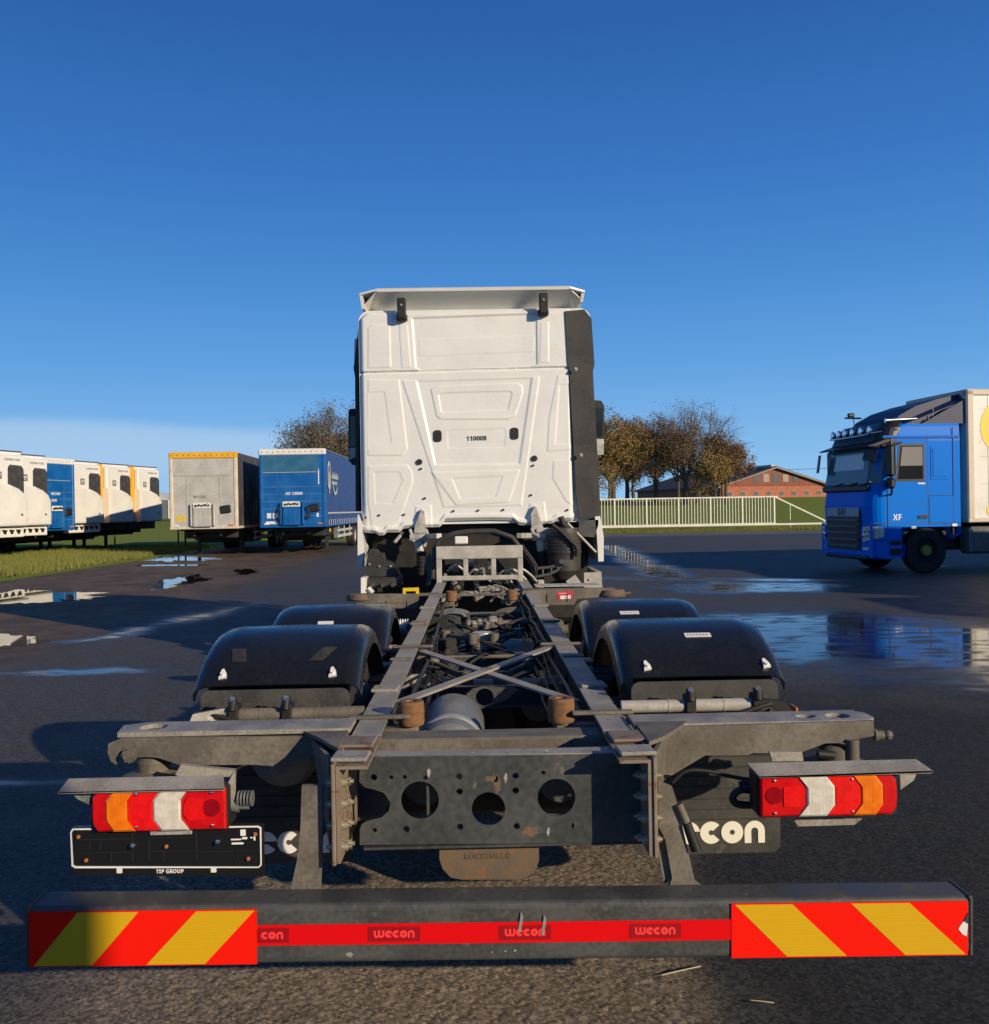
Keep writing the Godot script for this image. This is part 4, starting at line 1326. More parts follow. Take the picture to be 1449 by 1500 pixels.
func make_chassis_middle(t: Node) -> void:
	# diagonal bracing
	var s := mb()
	bar(s, Vector3(-.35, .948, -4.80), Vector3(.30, .948, -3.45), .052, .008)
	var bc := obj("diagonal_brace", s, M.flange, t)
	s = mb()
	bar(s, Vector3(-.33, .958, -3.45), Vector3(.34, .958, -4.80), .052, .010)
	obj("diagonal_brace", s, M.flange, t)
	s = mb()
	bxc(s, Vector3(-.012, .964, -4.10), Vector3(.05, .006, .04))
	obj("weld_plate", s, M.dusty_grey, bc)
	# pierced gusset plate across the frame behind the rear axle
	var zg := -3.85
	s = mb()
	plate(s, PackedVector2Array([Vector2(-0.165, 0.849), Vector2(-0.073, 0.927), Vector2(-0.038, 0.934), Vector2(0.087, 0.928), Vector2(0.107, 0.918), Vector2(0.063, 0.881), Vector2(-0.097, 0.825), Vector2(-0.103, 0.794), Vector2(-0.166, 0.795)]), .010, at_z(zg), [disc_pts(Vector2(-0.025, 0.892), .036, 24), disc_pts(Vector2(0.062, 0.915), .006, 10), disc_pts(Vector2(-0.112, 0.864), .006, 10)])
	obj("gusset_plate", s, M.grey_paint, t)
	# air tanks
	s = mb()
	var a := Vector3(-.735, .815, -3.30)
	var b := Vector3(-.60, .86, -4.15)
	var d := (b - a).normalized()
	var xf := Transform3D(Basis(d.cross(Vector3.UP).normalized(), d, d.cross(Vector3.UP).normalized().cross(d)), a)
	lathe(s, [Vector2(0, -.04), Vector2(.06, -.03), Vector2(.11, .0), Vector2(.125, .04), Vector2(.125, .76), Vector2(.11, .80), Vector2(.06, .83), Vector2(0, .84)], xf, 32)
	var at := obj("air_tank", s, M.tank_grey, t)
	for k in [.30, .36, .42, .48]:
		s = mb()
		lathe(s, [Vector2(.126, k - .012), Vector2(.129, k - .010), Vector2(.129, k + .010), Vector2(.126, k + .012)], xf, 32)
		obj("tank_strap", s, M.dusty_grey if k != .36 else M.under_black, at)
	s = mb()
	bxc(s, a + Vector3(.04, .125, -.02), Vector3(.035, .03, .02), .004)
	obj("tank_label", s, M.sticker_white, at)
	s = mb()
	lathe(s, [Vector2(0, -.05), Vector2(.07, -.035), Vector2(.115, .0), Vector2(.125, .03), Vector2(.122, .035), Vector2(.122, .50), Vector2(.10, .53), Vector2(0, .55)], Transform3D(Basis(Vector3.RIGHT, Vector3(0, 0, -1), Vector3(0, 1, 0)), Vector3(-.15, .80, -3.28)), 32)
	at = obj("air_tank", s, M.tank_grey, t)
	s = mb()
	cyl(s, Vector3(-.19, .87, -3.20), Vector3(-.19, .87, -3.25), .012)
	lathe(s, [Vector2(.122, .06), Vector2(.128, .07), Vector2(.128, .10), Vector2(.122, .11)], Transform3D(Basis(Vector3.RIGHT, Vector3(0, 0, -1), Vector3(0, 1, 0)), Vector3(-.15, .80, -3.28)), 32)
	obj("tank_strap", s, M.galvanised, at)
	# axles, springs and brake chambers
	for z in [-3.85, -5.2]:
		s = mb()
		cyl(s, Vector3(-.95, .5, z), Vector3(.95, .5, z), .07, -1, 20)
		if z < -4.0: lathe(s, [Vector2(0, -.2), Vector2(.12, -.17), Vector2(.2, -.06), Vector2(.21, .04), Vector2(.14, .16), Vector2(0, .2)], Transform3D(Basis(Vector3.RIGHT, Vector3(0, 0, 1), Vector3(0, -1, 0)), Vector3(0, .52, z)), 24)
		var ax := obj("axle", s, M.under_black, t)
		for e in [-1.0, 1.0]:
			s = mb()
			lathe(s, [Vector2(0, .52), Vector2(.09, .52), Vector2(.12, .56), Vector2(.135, .62), Vector2(.125, .68), Vector2(.135, .72), Vector2(.12, .79), Vector2(.08, .80), Vector2(0, .80)], Transform3D(Basis.IDENTITY, Vector3(.52 * e, 0, z + .25)), 24)
			obj("air_spring", s, M.rubber, ax)
			s = mb()
			cyl(s, Vector3(.25 * e, .62, z + .12), Vector3(.25 * e, .64, z + .30), .085, -1, 20)
			cyl(s, Vector3(.25 * e, .62, z + .10), Vector3(.25 * e, .62, z + .02), .02)
			obj("brake_chamber", s, M.grey_paint, ax)
	s = mb()
	cyl(s, Vector3(0, .52, -5.4), Vector3(0, .62, -9.0), .06, -1, 20)
	obj("propeller_shaft", s, M.under_black, t)
	# stabiliser bar with its lugs
	s = mb()
	tube(s, [Vector3(-0.403, 0.835, -4.5), Vector3(-0.344, 0.844, -4.5), Vector3(-0.257, 0.844, -4.5), Vector3(-0.071, 0.833, -4.5), Vector3(0.095, 0.835, -4.5), Vector3(0.235, 0.834, -4.5), Vector3(0.296, 0.837, -4.5)], .014, 10)
	var sb := obj("stabiliser_bar", s, M.galvanised, t)
	s = mb()
	plate(s, PackedVector2Array([Vector2(0.238, 0.852), Vector2(0.281, 0.858), Vector2(0.341, 0.86), Vector2(0.354, 0.843), Vector2(0.347, 0.823), Vector2(0.281, 0.826), Vector2(0.244, 0.831)]), .02, at_z(-4.48), [disc_pts(Vector2(0.268, 0.843), .0125, 14), disc_pts(Vector2(0.325, 0.844), .0125, 14)])
	plate(s, PackedVector2Array([Vector2(-0.392, 0.865), Vector2(-0.361, 0.883), Vector2(-0.272, 0.882), Vector2(-0.263, 0.862), Vector2(-0.27, 0.833), Vector2(-0.382, 0.828), Vector2(-0.422, 0.812), Vector2(-0.429, 0.822)]), .02, at_z(-4.48), [disc_pts(Vector2(-0.369, 0.846), .0125, 14), disc_pts(Vector2(-0.312, 0.849), .0125, 14)])
	obj("lug", s, M.galvanised, sb)
	# cross tubes and torque rods
	s = mb()
	cyl(s, Vector3(-0.368, 0.877, -5), Vector3(0.32, 0.876, -5), .010)
	obj("cross_tube", s, M.dusty_grey, t)
	for p in [[Vector3(-0.272, 0.893, -4.7), Vector3(-0.102, 0.882, -4.35)], [Vector3(0.046, 0.879, -4.35), Vector3(0.197, 0.88, -4.7)], [Vector3(-0.243, 0.899, -5.7), Vector3(-0.082, 0.904, -5.5)], [Vector3(0.04, 0.902, -5.5), Vector3(0.187, 0.903, -5.7)], [Vector3(0.08, 0.909, -6.2), Vector3(0.306, 0.9, -6.3)]]:
		s = mb()
		cyl(s, p[0], p[1], .016)
		cyl(s, p[0] + Vector3(0, -.03, 0), p[0] + Vector3(0, .03, 0), .03, -1, 14)
		cyl(s, p[1] + Vector3(0, -.03, 0), p[1] + Vector3(0, .03, 0), .03, -1, 14)
		obj("torque_rod", s, M.dusty_grey, t)
	# the canister, valves and pipe work amid the frame
	s = mb()
	var cc: Vector3 = Vector3(-0.025, 0.867, -5.6)
	lathe(s, [Vector2(0, -.10), Vector2(.06, -.10), Vector2(.065, -.09), Vector2(.065, .045), Vector2(.06, .06), Vector2(0, .065)], Transform3D(Basis.IDENTITY, cc), 20)
	for k in 3: lathe(s, [Vector2(.065, -.06 + k * .04), Vector2(.069, -.055 + k * .04), Vector2(.065, -.05 + k * .04)], Transform3D(Basis.IDENTITY, cc), 20)
	obj("air_dryer", s, M.galvanised, t)
	s = mb()
	for p in [Vector3(-0.344, 0.786, -5.2), Vector3(-0.39, 0.776, -5.2)]: cyl(s, p, p + Vector3(.0, .02, .08), .03, -1, 14)
	for p in [Vector3(-0.32, 0.861, -5.9), Vector3(-0.109, 0.949, -5.9), Vector3(-0.075, 0.939, -5.9), Vector3(-0.04, 0.952, -5.9), Vector3(0.004, 0.938, -5.9), Vector3(0.039, 0.95, -5.9), Vector3(0.054, 0.823, -5.9), Vector3(-0.103, 0.809, -5.9)]:
		s = mb()
		bxc(s, p, Vector3(.055, .06, .05) * rng.randf_range(.6, 1.1), .008, Vector3(rng.randf() * .6, rng.randf(), 0))
		obj("valve_block", s, M.alloy, t)
	s = mb()
	cyl(s, Vector3(-0.326, 0.773, -5.3), Vector3(-.20, .86, -5.42), .05, -1, 18)
	cyl(s, Vector3(-0.294, 0.874, -5.9), Vector3(-.18, .88, -6.0), .055, -1, 18)
	bxc(s, Vector3(-0.315, 0.898, -6.2), Vector3(.14, .10, .08))
	bxc(s, Vector3(-0.095, 0.782, -5.9), Vector3(.07, .14, .07))
	bxc(s, Vector3(-0.043, 0.751, -5.9), Vector3(.2, .03, .07))
	obj("actuator", s, M.under_black, t)
	s = mb()
	hose(s, [Vector3(-0.286, 0.948, -6.2), Vector3(-0.232, 0.938, -6.2), Vector3(-0.186, 0.905, -6.2), Vector3(-0.16, 0.85, -6.2)], .018)
	hose(s, [Vector3(-0.117, 0.935, -5.8), Vector3(-0.049, 0.908, -5.8), Vector3(0.054, 0.897, -5.8), Vector3(0.139, 0.887, -5.8)], .013)
	hose(s, [Vector3(-0.202, 0.822, -5.7), Vector3(-0.168, 0.855, -5.7), Vector3(-0.167, 0.889, -5.7), Vector3(-0.117, 0.905, -5.7)], .008)
	hose(s, [Vector3(-0.102, 0.936, -6), Vector3(-0.083, 0.963, -6), Vector3(-0.03, 0.957, -6), Vector3(0.023, 0.947, -6), Vector3(0.058, 0.916, -6)], .009)
	hose(s, [Vector3(-0.163, 0.862, -6.4), Vector3(-0.03, 0.869, -6.4), Vector3(0.111, 0.842, -6.4)], .010)
	for k in 9:
		var p := Vector3(rng.randf_range(-.28, .28), rng.randf_range(.78, .93), rng.randf_range(-6.6, -4.9))
		hose(s, [p, p + Vector3(rng.randf_range(-.15, .15), rng.randf_range(-.06, .03), -.1), p + Vector3(rng.randf_range(-.25, .25), -.05, -.3)], rng.randf_range(.006, .012))
	obj("air_hose", s, M.slot_black, t)
	s = mb()
	for k in 16:
		var p := Vector3(rng.randf_range(-.30, .30), rng.randf_range(.72, .92), rng.randf_range(-7.2, -4.9))
		if k % 3 == 0: cyl(s, p, p + Vector3(rng.randf_range(-.05, .05), rng.randf_range(-.05, .05), rng.randf_range(.03, .09)), rng.randf_range(.012, .03), -1, 12)
		else: bxc(s, p, Vector3(rng.randf_range(.03, .09), rng.randf_range(.02, .07), rng.randf_range(.03, .08)), .006, Vector3(0, rng.randf(), 0))
	obj("fitting", s, M.chassis_black, t)
	# wiring looms and brake lines along the rails
	s = mb()
	for e in [-1.0, 1.0]:
		for k in 4:
			var pts := []
			for i in 12: pts.append(Vector3((.30 - k * .022) * e + rng.randf_range(-.012, .012), .93 - k * .035 + rng.randf_range(-.015, .015), -3.3 - i * .42))
			hose(s, pts, rng.randf_range(.006, .013), 6, 3)
	for k in 14:
		var x := rng.randf_range(-.28, .28)
		var z := rng.randf_range(-7.0, -4.4)
		var y := rng.randf_range(.80, .94)
		hose(s, [Vector3(x, y, z), Vector3(x + rng.randf_range(-.12, .12), y + .03, z + .1), Vector3(x + rng.randf_range(-.2, .2), y - .05, z + .2), Vector3(x + rng.randf_range(-.25, .25), y - .14, z + .22)], rng.randf_range(.005, .010), 6, 4)
	obj("wiring_loom", s, M.slot_black, t).set_meta("kind", "stuff")
	# cross members further forward
	for z in [-4.55, -5.55, -6.9]:
		s = mb()
		box(s, Vector3(-.335, .72, z - .09), Vector3(.32, .728, z + .09), .002)
		box(s, Vector3(-.335, .72, z - .005), Vector3(.32, .895 if z < -6.0 else .80, z + .005), .002)
		box(s, Vector3(-.335, .888 if z < -6.0 else .795, z - .09), Vector3(.32, .896 if z < -6.0 else .803, z), .002)
		obj("cross_member", s, M.grey_paint, t)
	for x in [-.235, .20]:
		s = mb()
		for k in 3:
			var r := .13 - k * .018
			var pts := []
			for i in 13: pts.append(Vector3(x + cos(PI * i / 12) * r, .87 + sin(PI * i / 12) * r * .38, -6.98 + k * .05))
			tube(s, pts, .009, 8)
		obj("cable_loop", s, M.tank_grey if x < 0 else M.dusty_grey, t)
	# boxes and pipes left and right outside the frame
	s = mb()
	hose(s, [Vector3(-.42, .86, -6.3), Vector3(-.52, .90, -6.2), Vector3(-.60, .90, -6.25)], .03)
	for k in 5: lathe(s, [Vector2(.034, k * .016), Vector2(.042, k * .016 + .006), Vector2(.034, k * .016 + .012)], Transform3D(Basis(Vector3(0, 0, 1), Vector3(-1, 0, 0), Vector3(0, 1, 0)), Vector3(-.50, .905, -6.2)), 14)
	obj("breather_hose", s, M.sticker_white, t)
	s = mb()
	for p in [Vector3(-.50, .92, -4.9), Vector3(-.53, .88, -4.5), Vector3(.53, .93, -4.9)]:
		tube(s, [p + Vector3(-.05, -.06, 0), p + Vector3(-.05, .01, 0), p + Vector3(-.03, .03, 0), p + Vector3(.03, .03, 0), p + Vector3(.05, .01, 0), p + Vector3(.05, -.06, 0)], .012, 8)
		box(s, p + Vector3(-.06, -.14, -.03), p + Vector3(.06, -.05, .03), .01)
	obj("pipe_bend", s, M.alloy, t)
	s = mb()
	for p in [Vector3(-.49, .90, -4.15), Vector3(.50, .91, -4.2), Vector3(.52, .88, -3.65)]:
		bxc(s, p, Vector3(.11, .035, .2), .01, Vector3(.1, .2, 0))
		for k in 3: bxc(s, p + Vector3(0, .02, -.05 + k * .05), Vector3(.09, .012, .02), .004)
	obj("spring_seat", s, M.dusty_grey, t)

func make_behind_cab(t: Node) -> void:
	# front transverse beam, left and right of the frame
	var z := -7.62
	var s := mb()
	plate(s, PackedVector2Array([Vector2(-1.011, 0.987), Vector2(-0.9, 0.99), Vector2(-0.641, 0.983), Vector2(-0.518, 0.978), Vector2(-0.524, 0.897), Vector2(-0.545, 0.868), Vector2(-0.742, 0.872), Vector2(-1.012, 0.902)]), .02, at_z(z))
	along_y(s, PackedVector2Array([Vector2(-1.06, z + .018), Vector2(-.36, z + .018), Vector2(-.36, z - .14), Vector2(-1.06, z - .14)]), .966, .976)
	var fb := obj("front_beam", s, M.dusty_grey, t)
	s = mb()
	lathe(s, [Vector2(0, .935), Vector2(.11, .935), Vector2(.115, .945), Vector2(.10, .985), Vector2(0, .99)], Transform3D(Basis.IDENTITY.scaled(Vector3(1, 1, .7)), Vector3(-.99, 0, -7.66)), 24)
	obj("lock_head", s, M.plate_rust, fb)
	s = mb()
	for p in PackedVector2Array([Vector2(-0.772, 0.912), Vector2(-0.61, 0.909), Vector2(-0.415, 0.895)]): cyl(s, Vector3(p.x, p.y - .02, z + .025), Vector3(p.x, p.y + .02, z + .025), .006)
	box(s, Vector3(-.85, .912, z + .02), Vector3(-.60, .920, z + .024), .001)
	obj("bracket", s, M.plate_rust, fb)
	s = mb()
	plate(s, PackedVector2Array([Vector2(0.304, 0.989), Vector2(0.428, 0.995), Vector2(0.842, 1.004), Vector2(0.949, 1.006), Vector2(0.974, 0.976), Vector2(0.973, 0.935), Vector2(0.741, 0.919), Vector2(0.715, 0.874), Vector2(0.434, 0.875), Vector2(0.41, 0.929), Vector2(0.303, 0.947)]), .02, at_z(z))
	along_y(s, PackedVector2Array([Vector2(.36, z + .018), Vector2(1.05, z + .018), Vector2(1.05, z - .14), Vector2(.36, z - .14)]), .985, .995)
	fb = obj("front_beam", s, M.dusty_grey, t)
	s = mb()
	lathe(s, [Vector2(0, .93), Vector2(.115, .93), Vector2(.12, .945), Vector2(.10, .985), Vector2(0, .99)], Transform3D(Basis.IDENTITY.scaled(Vector3(1, 1, .7)), Vector3(1.02, 0, -7.64)), 24)
	cyl(s, Vector3(1.1, .955, -7.62), Vector3(1.17, .955, -7.62), .012)
	obj("lock_head", s, M.plate_rust, fb)
	s = mb()
	for x in [.50, .66]: cyl(s, Vector3(x, .90, z + .022), Vector3(x, .96, z + .022), .005)
	obj("seam", s, M.ink, fb)
	s = mb()
	plate(s, PackedVector2Array([Vector2(0.58, 0.976), Vector2(0.704, 0.989), Vector2(0.703, 0.92), Vector2(0.589, 0.917)]), .002, at_z(z + .02))
	var rs := obj("warning_sticker", s, M.sticker_red, fb)
	s = mb()
	for r in [[795, 872, 838, 906], [845, 870, 860, 905], [866, 870, 896, 902], [780, 848, 855, 853]]:
		var q := [Vector2(-0.039, 1.679), Vector2(0.772, 0.841)]
		var k: Vector2 = (q[1] - q[0]) / 1000.0
		plate(s, PackedVector2Array([q[0] + Vector2(r[0] * k.x, r[3] * k.y), q[0] + Vector2(r[2] * k.x, r[3] * k.y), q[0] + Vector2(r[2] * k.x, r[1] * k.y), q[0] + Vector2(r[0] * k.x, r[1] * k.y)]), .001, at_z(z + .022))
	obj("print", s, M.sticker_white, rs)
	s = mb()
	box(s, Vector3(-.36, .955, z - .05), Vector3(.36, .975, z), .004)
	obj("front_tie", s, M.dusty_grey, t)
	# yellow wheel-chock bracket
	s = mb()
	plate(s, PackedVector2Array([Vector2(-0.653, 1.023), Vector2(-0.525, 1.025), Vector2(-0.524, 0.975), Vector2(-0.548, 0.972), Vector2(-0.549, 0.998), Vector2(-0.631, 0.997), Vector2(-0.631, 0.974), Vector2(-0.652, 0.974)]), .03, at_z(-7.72))
	obj("chock_holder", s, M.yellow, t)
	# perforated step at the right
	s = mb()
	var holes := []
	for i in 9: for j in 2: holes.append(disc_pts(Vector2(.47 + i * .05, -7.86 - j * .06), .012, 8))
	along_y(s, PackedVector2Array([Vector2(.42, -7.78), Vector2(.95, -7.78), Vector2(.95, -8.02), Vector2(.42, -8.02)]), 1.005, 1.012, holes)
	obj("step_plate", s, M.frame_light, t)
	# light grey rack behind the cab
	z = -8.9
	s = mb()
	box(s, Vector3(-.437, 1.185, z - .06), Vector3(.372, 1.305, z), .006)
	var rack := obj("rack_frame", s, M.frame_light, t)
	for p in [[-.437, -.385, .80, 1.185], [.322, .372, .80, 1.185]]:
		s = mb()
		box(s, Vector3(p[0], p[2], z - .055), Vector3(p[1], p[3], z - .004), .005)
		obj("post", s, M.frame_light, rack)
	s = mb()
	box(s, Vector3(-.385, .985, z - .05), Vector3(.322, 1.028, z - .003), .005)
	obj("rail", s, M.frame_light, rack)
	for x in [-.185, .075]:
		s = mb()
		box(s, Vector3(x, 1.028, z - .05), Vector3(x + .046, 1.185, z - .006), .004)
		obj("post", s, M.frame_light, rack)
	# dark arched tunnel frame
	s = mb()
	tube(s, [Vector3(-0.484, 0.979, -9.15), Vector3(-0.46, 1.276, -9.15), Vector3(-0.409, 1.354, -9.15), Vector3(-0.269, 1.419, -9.15), Vector3(-0.12, 1.434, -9.15), Vector3(0.089, 1.435, -9.15), Vector3(0.116, 1.433, -9.15), Vector3(0.283, 1.372, -9.15), Vector3(0.381, 1.241, -9.15), Vector3(0.468, 1.12, -9.15), Vector3(0.497, 1.04, -9.15), Vector3(0.475, 0.951, -9.15)], .026, 10)
	obj("tunnel_arch", s, M.dark_fairing, t)
	# engine and gearbox mass in the dark
	s = mb()
	box(s, Vector3(-.42, .65, -11.6), Vector3(.40, 1.22, -9.4), .05)
	box(s, Vector3(-1.15, .45, -11.9), Vector3(1.12, 1.62, -10.0), .05)
	obj("engine_bay", s, M.under_black, t)
	s = mb()
	for k in 26:
		var p := Vector3(rng.randf_range(-.36, .32), rng.randf_range(.80, 1.16), rng.randf_range(-9.35, -9.0))
		if k % 2: bxc(s, p, Vector3(rng.randf_range(.03, .10), rng.randf_range(.02, .07), .06), .008, Vector3(rng.randf() * .7, rng.randf(), rng.randf() * .8))
		else: cyl(s, p, p + Vector3(rng.randf_range(-.08, .08), rng.randf_range(-.08, .08), rng.randf_range(.0, .1)), rng.randf_range(.012, .028), -1, 10)
	obj("engine_fitting", s, M.alloy, t)
	s = mb()
	for k in 7:
		var p := Vector3(rng.randf_range(-.36, .3), rng.randf_range(.85, 1.1), -9.1)
		hose(s, [p, p + Vector3(.07, .06, .06), p + Vector3(.16, .0, .03), p + Vector3(.22, -.07, 0)], .012)
	obj("engine_hose", s, M.galvanised, t)
	s = mb()
	for k in 22:
		var p := Vector3(rng.randf_range(-.34, .32), rng.randf_range(.86, .965), rng.randf_range(-8.7, -7.8))
		if k % 3 == 0: bxc(s, p, Vector3(rng.randf_range(.04, .12), rng.randf_range(.015, .04), .08), .006, Vector3(0, rng.randf(), 0))
		elif k % 3 == 1: cyl(s, p, p + Vector3(rng.randf_range(-.1, .1), rng.randf_range(-.03, .05), .02), rng.randf_range(.010, .022), -1, 10)
		else: hose(s, [p, p + Vector3(.06, .04, 0), p + Vector3(.13, .01, .02)], .009)
	obj("gearbox_fitting", s, M.alloy, t)
	s = mb()
	box(s, Vector3(-0.262, 1.397, -8.95), Vector3(-0.137, 1.325, -8.95) + Vector3(0, 0, .06), .01)
	obj("white_box", s, M.trailer_white, t)
	# cab mounts: tapered bracket, clevis, coil spring
	for e in [0, 1]:
		var q := [Vector2(-0.61, 1.655), Vector2(-0.676, 1.498), Vector2(-0.693, 1.414), Vector2(-0.572, 1.412), Vector2(-0.571, 1.507), Vector2(-0.584, 1.634)] if e == 0 else [Vector2(0.536, 1.667), Vector2(0.498, 1.584), Vector2(0.505, 1.399), Vector2(0.632, 1.423), Vector2(0.582, 1.582), Vector2(0.557, 1.656)]
		s = mb()
		plate(s, PackedVector2Array(q), .05, at_z(-9.74))
		var mt := obj("cab_mount", s, M.cast_metal, t)
		var c: Vector3 = Vector3(-0.637, 1.373, -9.65)
		if e == 1: c = Vector3(0.59, 1.362, -9.65)
		s = mb()
		cyl(s, c + Vector3(-.09, .0, 0), c + Vector3(.09, 0, 0), .045, -1, 16)
		bxc(s, c + Vector3(-.07, .02, .0), Vector3(.03, .14, .08), .008, Vector3(0, 0, .3))
		bxc(s, c + Vector3(.07, -.02, .0), Vector3(.03, .16, .08), .008, Vector3(0, 0, -.2))
		bxc(s, c + Vector3(.02, .06, .01), Vector3(.14, .05, .06), .01)
		cyl(s, c + Vector3(.0, -.04, 0), c + Vector3(.005, -.15, 0), .05, .042, 16)
		obj("clevis", s, M.cast_metal, mt)
		s = mb()
		for k in 6: lathe(s, [Vector2(.046, -.02 - k * .04), Vector2(.052, -.03 - k * .04), Vector2(.046, -.055 - k * .04)], Transform3D(Basis.IDENTITY, c + Vector3(.02, -.13, 0)), 18)
		cyl(s, c + Vector3(.02, -.14, 0), c + Vector3(.02, -.40, 0), .044, .04, 16)
		obj("spring_boot", s, M.under_black, mt)
		s = mb()
		bar(s, c + Vector3(.09 if e == 0 else -.09, .01, 0), Vector3(-.42 if e == 0 else .36, c.y + .02, -9.3), .055, .05)
		obj("cross_bar", s, M.cast_metal, mt)
	s = mb()
	bar(s, Vector3(-0.879, 1.327, -9.6), Vector3(-0.806, 1.421, -9.75), .03, .02)
	obj("stay", s, M.frame_light, t)
	s = mb()
	plate(s, PackedVector2Array([Vector2(-0.512, 1.235), Vector2(-0.479, 1.15), Vector2(-0.496, 0.995), Vector2(-0.518, 0.916), Vector2(-0.558, 0.917), Vector2(-0.536, 1.016), Vector2(-0.564, 1.096), Vector2(-0.548, 1.176)]), .05, at_z(-9.25))
	obj("side_shield", s, M.grey_paint, t)
	# battery and control boxes at the left
	s = mb()
	box(s, Vector3(-1.137, 0.899, -9.3), Vector3(-0.793, 0.999, -9.3) + Vector3(0, 0, -.35), .02)
	var bx := obj("battery_box", s, M.dark_fairing, t)
	s = mb()
	for p in [Vector3(-1.074, 0.928, -9.28), Vector3(-0.976, 0.926, -9.28), Vector3(-0.878, 0.926, -9.28)]: cyl(s, p + Vector3(0, 0, -.02), p + Vector3(0, 0, .015), .022, .017, 14)
	obj("knob", s, M.grey_paint, bx)
	s = mb()
	plate(s, PackedVector2Array([Vector2(-1.146, 1.003), Vector2(-1.144, 1.135), Vector2(-1.111, 1.267), Vector2(-1.051, 1.256), Vector2(-1.031, 1.225), Vector2(-0.99, 1.224), Vector2(-0.971, 1.152), Vector2(-0.88, 1.13), Vector2(-0.832, 1.002)]), .3, at_z(-9.7))
	var cb := obj("control_box", s, M.dark_fairing, t)
	s = mb()
	for p in [Vector3(-1.109, 1.126, -9.4), Vector3(-1.013, 1.104, -9.4), Vector3(-0.903, 1.104, -9.4)]: cyl(s, p + Vector3(0, 0, -.01), p + Vector3(0, 0, .02), .010, -1, 8)
	obj("bolt", s, M.galvanised, cb)
	s = mb()
	cyl(s, Vector3(-1.04, 0.955, -8.6), Vector3(-0.999, 0.908, -8.6), .03)
	obj("filler_pipe", s, M.galvanised, t)
	# air filter at the right
	var fc: Vector3 = Vector3(0.818, 1.172, -9.6)
	s = mb()
	var prof := [Vector2(0, -.24), Vector2(.10, -.24), Vector2(.165, -.15), Vector2(.17, .0)]
	for k in 6: prof.append_array([Vector2(.178, .03 + k * .033), Vector2(.178, .045 + k * .033), Vector2(.170, .05 + k * .033), Vector2(.170, .06 + k * .033)])
	prof.append_array([Vector2(.16, .27), Vector2(0, .28)])
	lathe(s, prof, Transform3D(Basis.IDENTITY, fc), 32)
	obj("air_filter", s, M.dark_fairing, t)
	s = mb()
	tube(s, [Vector3(0.534, 1.057, -9.35), Vector3(0.661, 1.067, -9.35), Vector3(0.743, 1.084, -9.35), Vector3(0.815, 1.118, -9.35)], .016, 8)
	tube(s, [Vector3(0.518, 0.976, -9.35), Vector3(0.65, 0.996, -9.35), Vector3(0.732, 1.038, -9.35), Vector3(0.763, 1.073, -9.35)], .016, 8)
	for p in [[Vector3(0.585, 1.061, -9.35), Vector3(0.587, 0.985, -9.35)], [Vector3(0.666, 1.067, -9.35), Vector3(0.673, 1.002, -9.35)], [Vector3(0.728, 1.076, -9.35), Vector3(0.732, 1.035, -9.35)]]: cyl(s, p[0], p[1], .011)
	bxc(s, Vector3(0.789, 1.108, -9.35), Vector3(.10, .07, .04), .01)
	obj("filter_bracket", s, M.grey_paint, t)
	s = mb()
	for p in [Vector3(0.775, 1.108, -9.3), Vector3(0.808, 1.111, -9.3)]: hexbolt(s, p, Vector3(0, 0, 1), .012, .02)
	obj("bolt", s, M.chrome, t)
	s = mb()
	cyl(s, Vector3(0.85, 1.494, -9.5), Vector3(1.13, 1.197, -9.5), .013)
	obj("gas_strut", s, M.frame_light, t)
	s = mb()
	hose(s, [Vector3(0.693, 1.48, -9.4), Vector3(0.773, 1.417, -9.4), Vector3(0.874, 1.313, -9.4), Vector3(0.929, 1.251, -9.4), Vector3(0.928, 1.159, -9.4)], .022)
	hose(s, [Vector3(0.793, 1.558, -9.6), Vector3(0.823, 1.474, -9.6), Vector3(0.875, 1.442, -9.6)], .03)
	hose(s, [Vector3(0.379, 1.298, -9.1), Vector3(0.447, 1.203, -9.1), Vector3(0.505, 1.113, -9.1), Vector3(0.513, 1.043, -9.1), Vector3(0.483, 0.985, -9.1)], .010)
	obj("hose", s, M.slot_black, t)
	s = mb()
	box(s, Vector3(0.497, 0.91, -8.8), Vector3(0.561, 0.986, -8.8) + Vector3(0, 0, -.05), .01)
	slab(s, Vector3(0.869, 1.014, -9), Vector3(0.926, 0.935, -9), Vector3(0.799, 0.932, -9), Vector3(0.78, 0.952, -9), Vector3(0, 0, -.03))
	obj("bracket", s, M.frame_light, t)
	# white side skirts and steps of the cab
	s = mb()
	plate(s, PackedVector2Array([Vector2(-1.259, 1.614), Vector2(-1.217, 1.529), Vector2(-1.213, 1.423), Vector2(-1.195, 1.276), Vector2(-1.207, 1.181), Vector2(-1.227, 1.076), Vector2(-1.268, 1.088)]), -1.2, at_z(-9.72))
	obj("side_skirt", s, M.white_paint, t)
	s = mb()
	plate(s, PackedVector2Array([Vector2(-1.173, 1.008), Vector2(-1.125, 1.007), Vector2(-1.134, 0.853), Vector2(-1.175, 0.853)]), -1.0, at_z(-9.2))
	obj("side_skirt", s, M.white_trim, t)
	s = mb()
	plate(s, PackedVector2Array([Vector2(1.153, 1.551), Vector2(1.206, 1.556), Vector2(1.239, 1.349), Vector2(1.235, 1.095), Vector2(1.182, 1.091), Vector2(1.17, 1.35)]), -1.2, at_z(-9.72))
	obj("side_skirt", s, M.white_paint, t)
	s = mb()
	plate(s, PackedVector2Array([Vector2(0.95, 1.032), Vector2(1.114, 1.034), Vector2(1.122, 0.882), Vector2(0.95, 0.895)]), .02, at_z(-9.0))
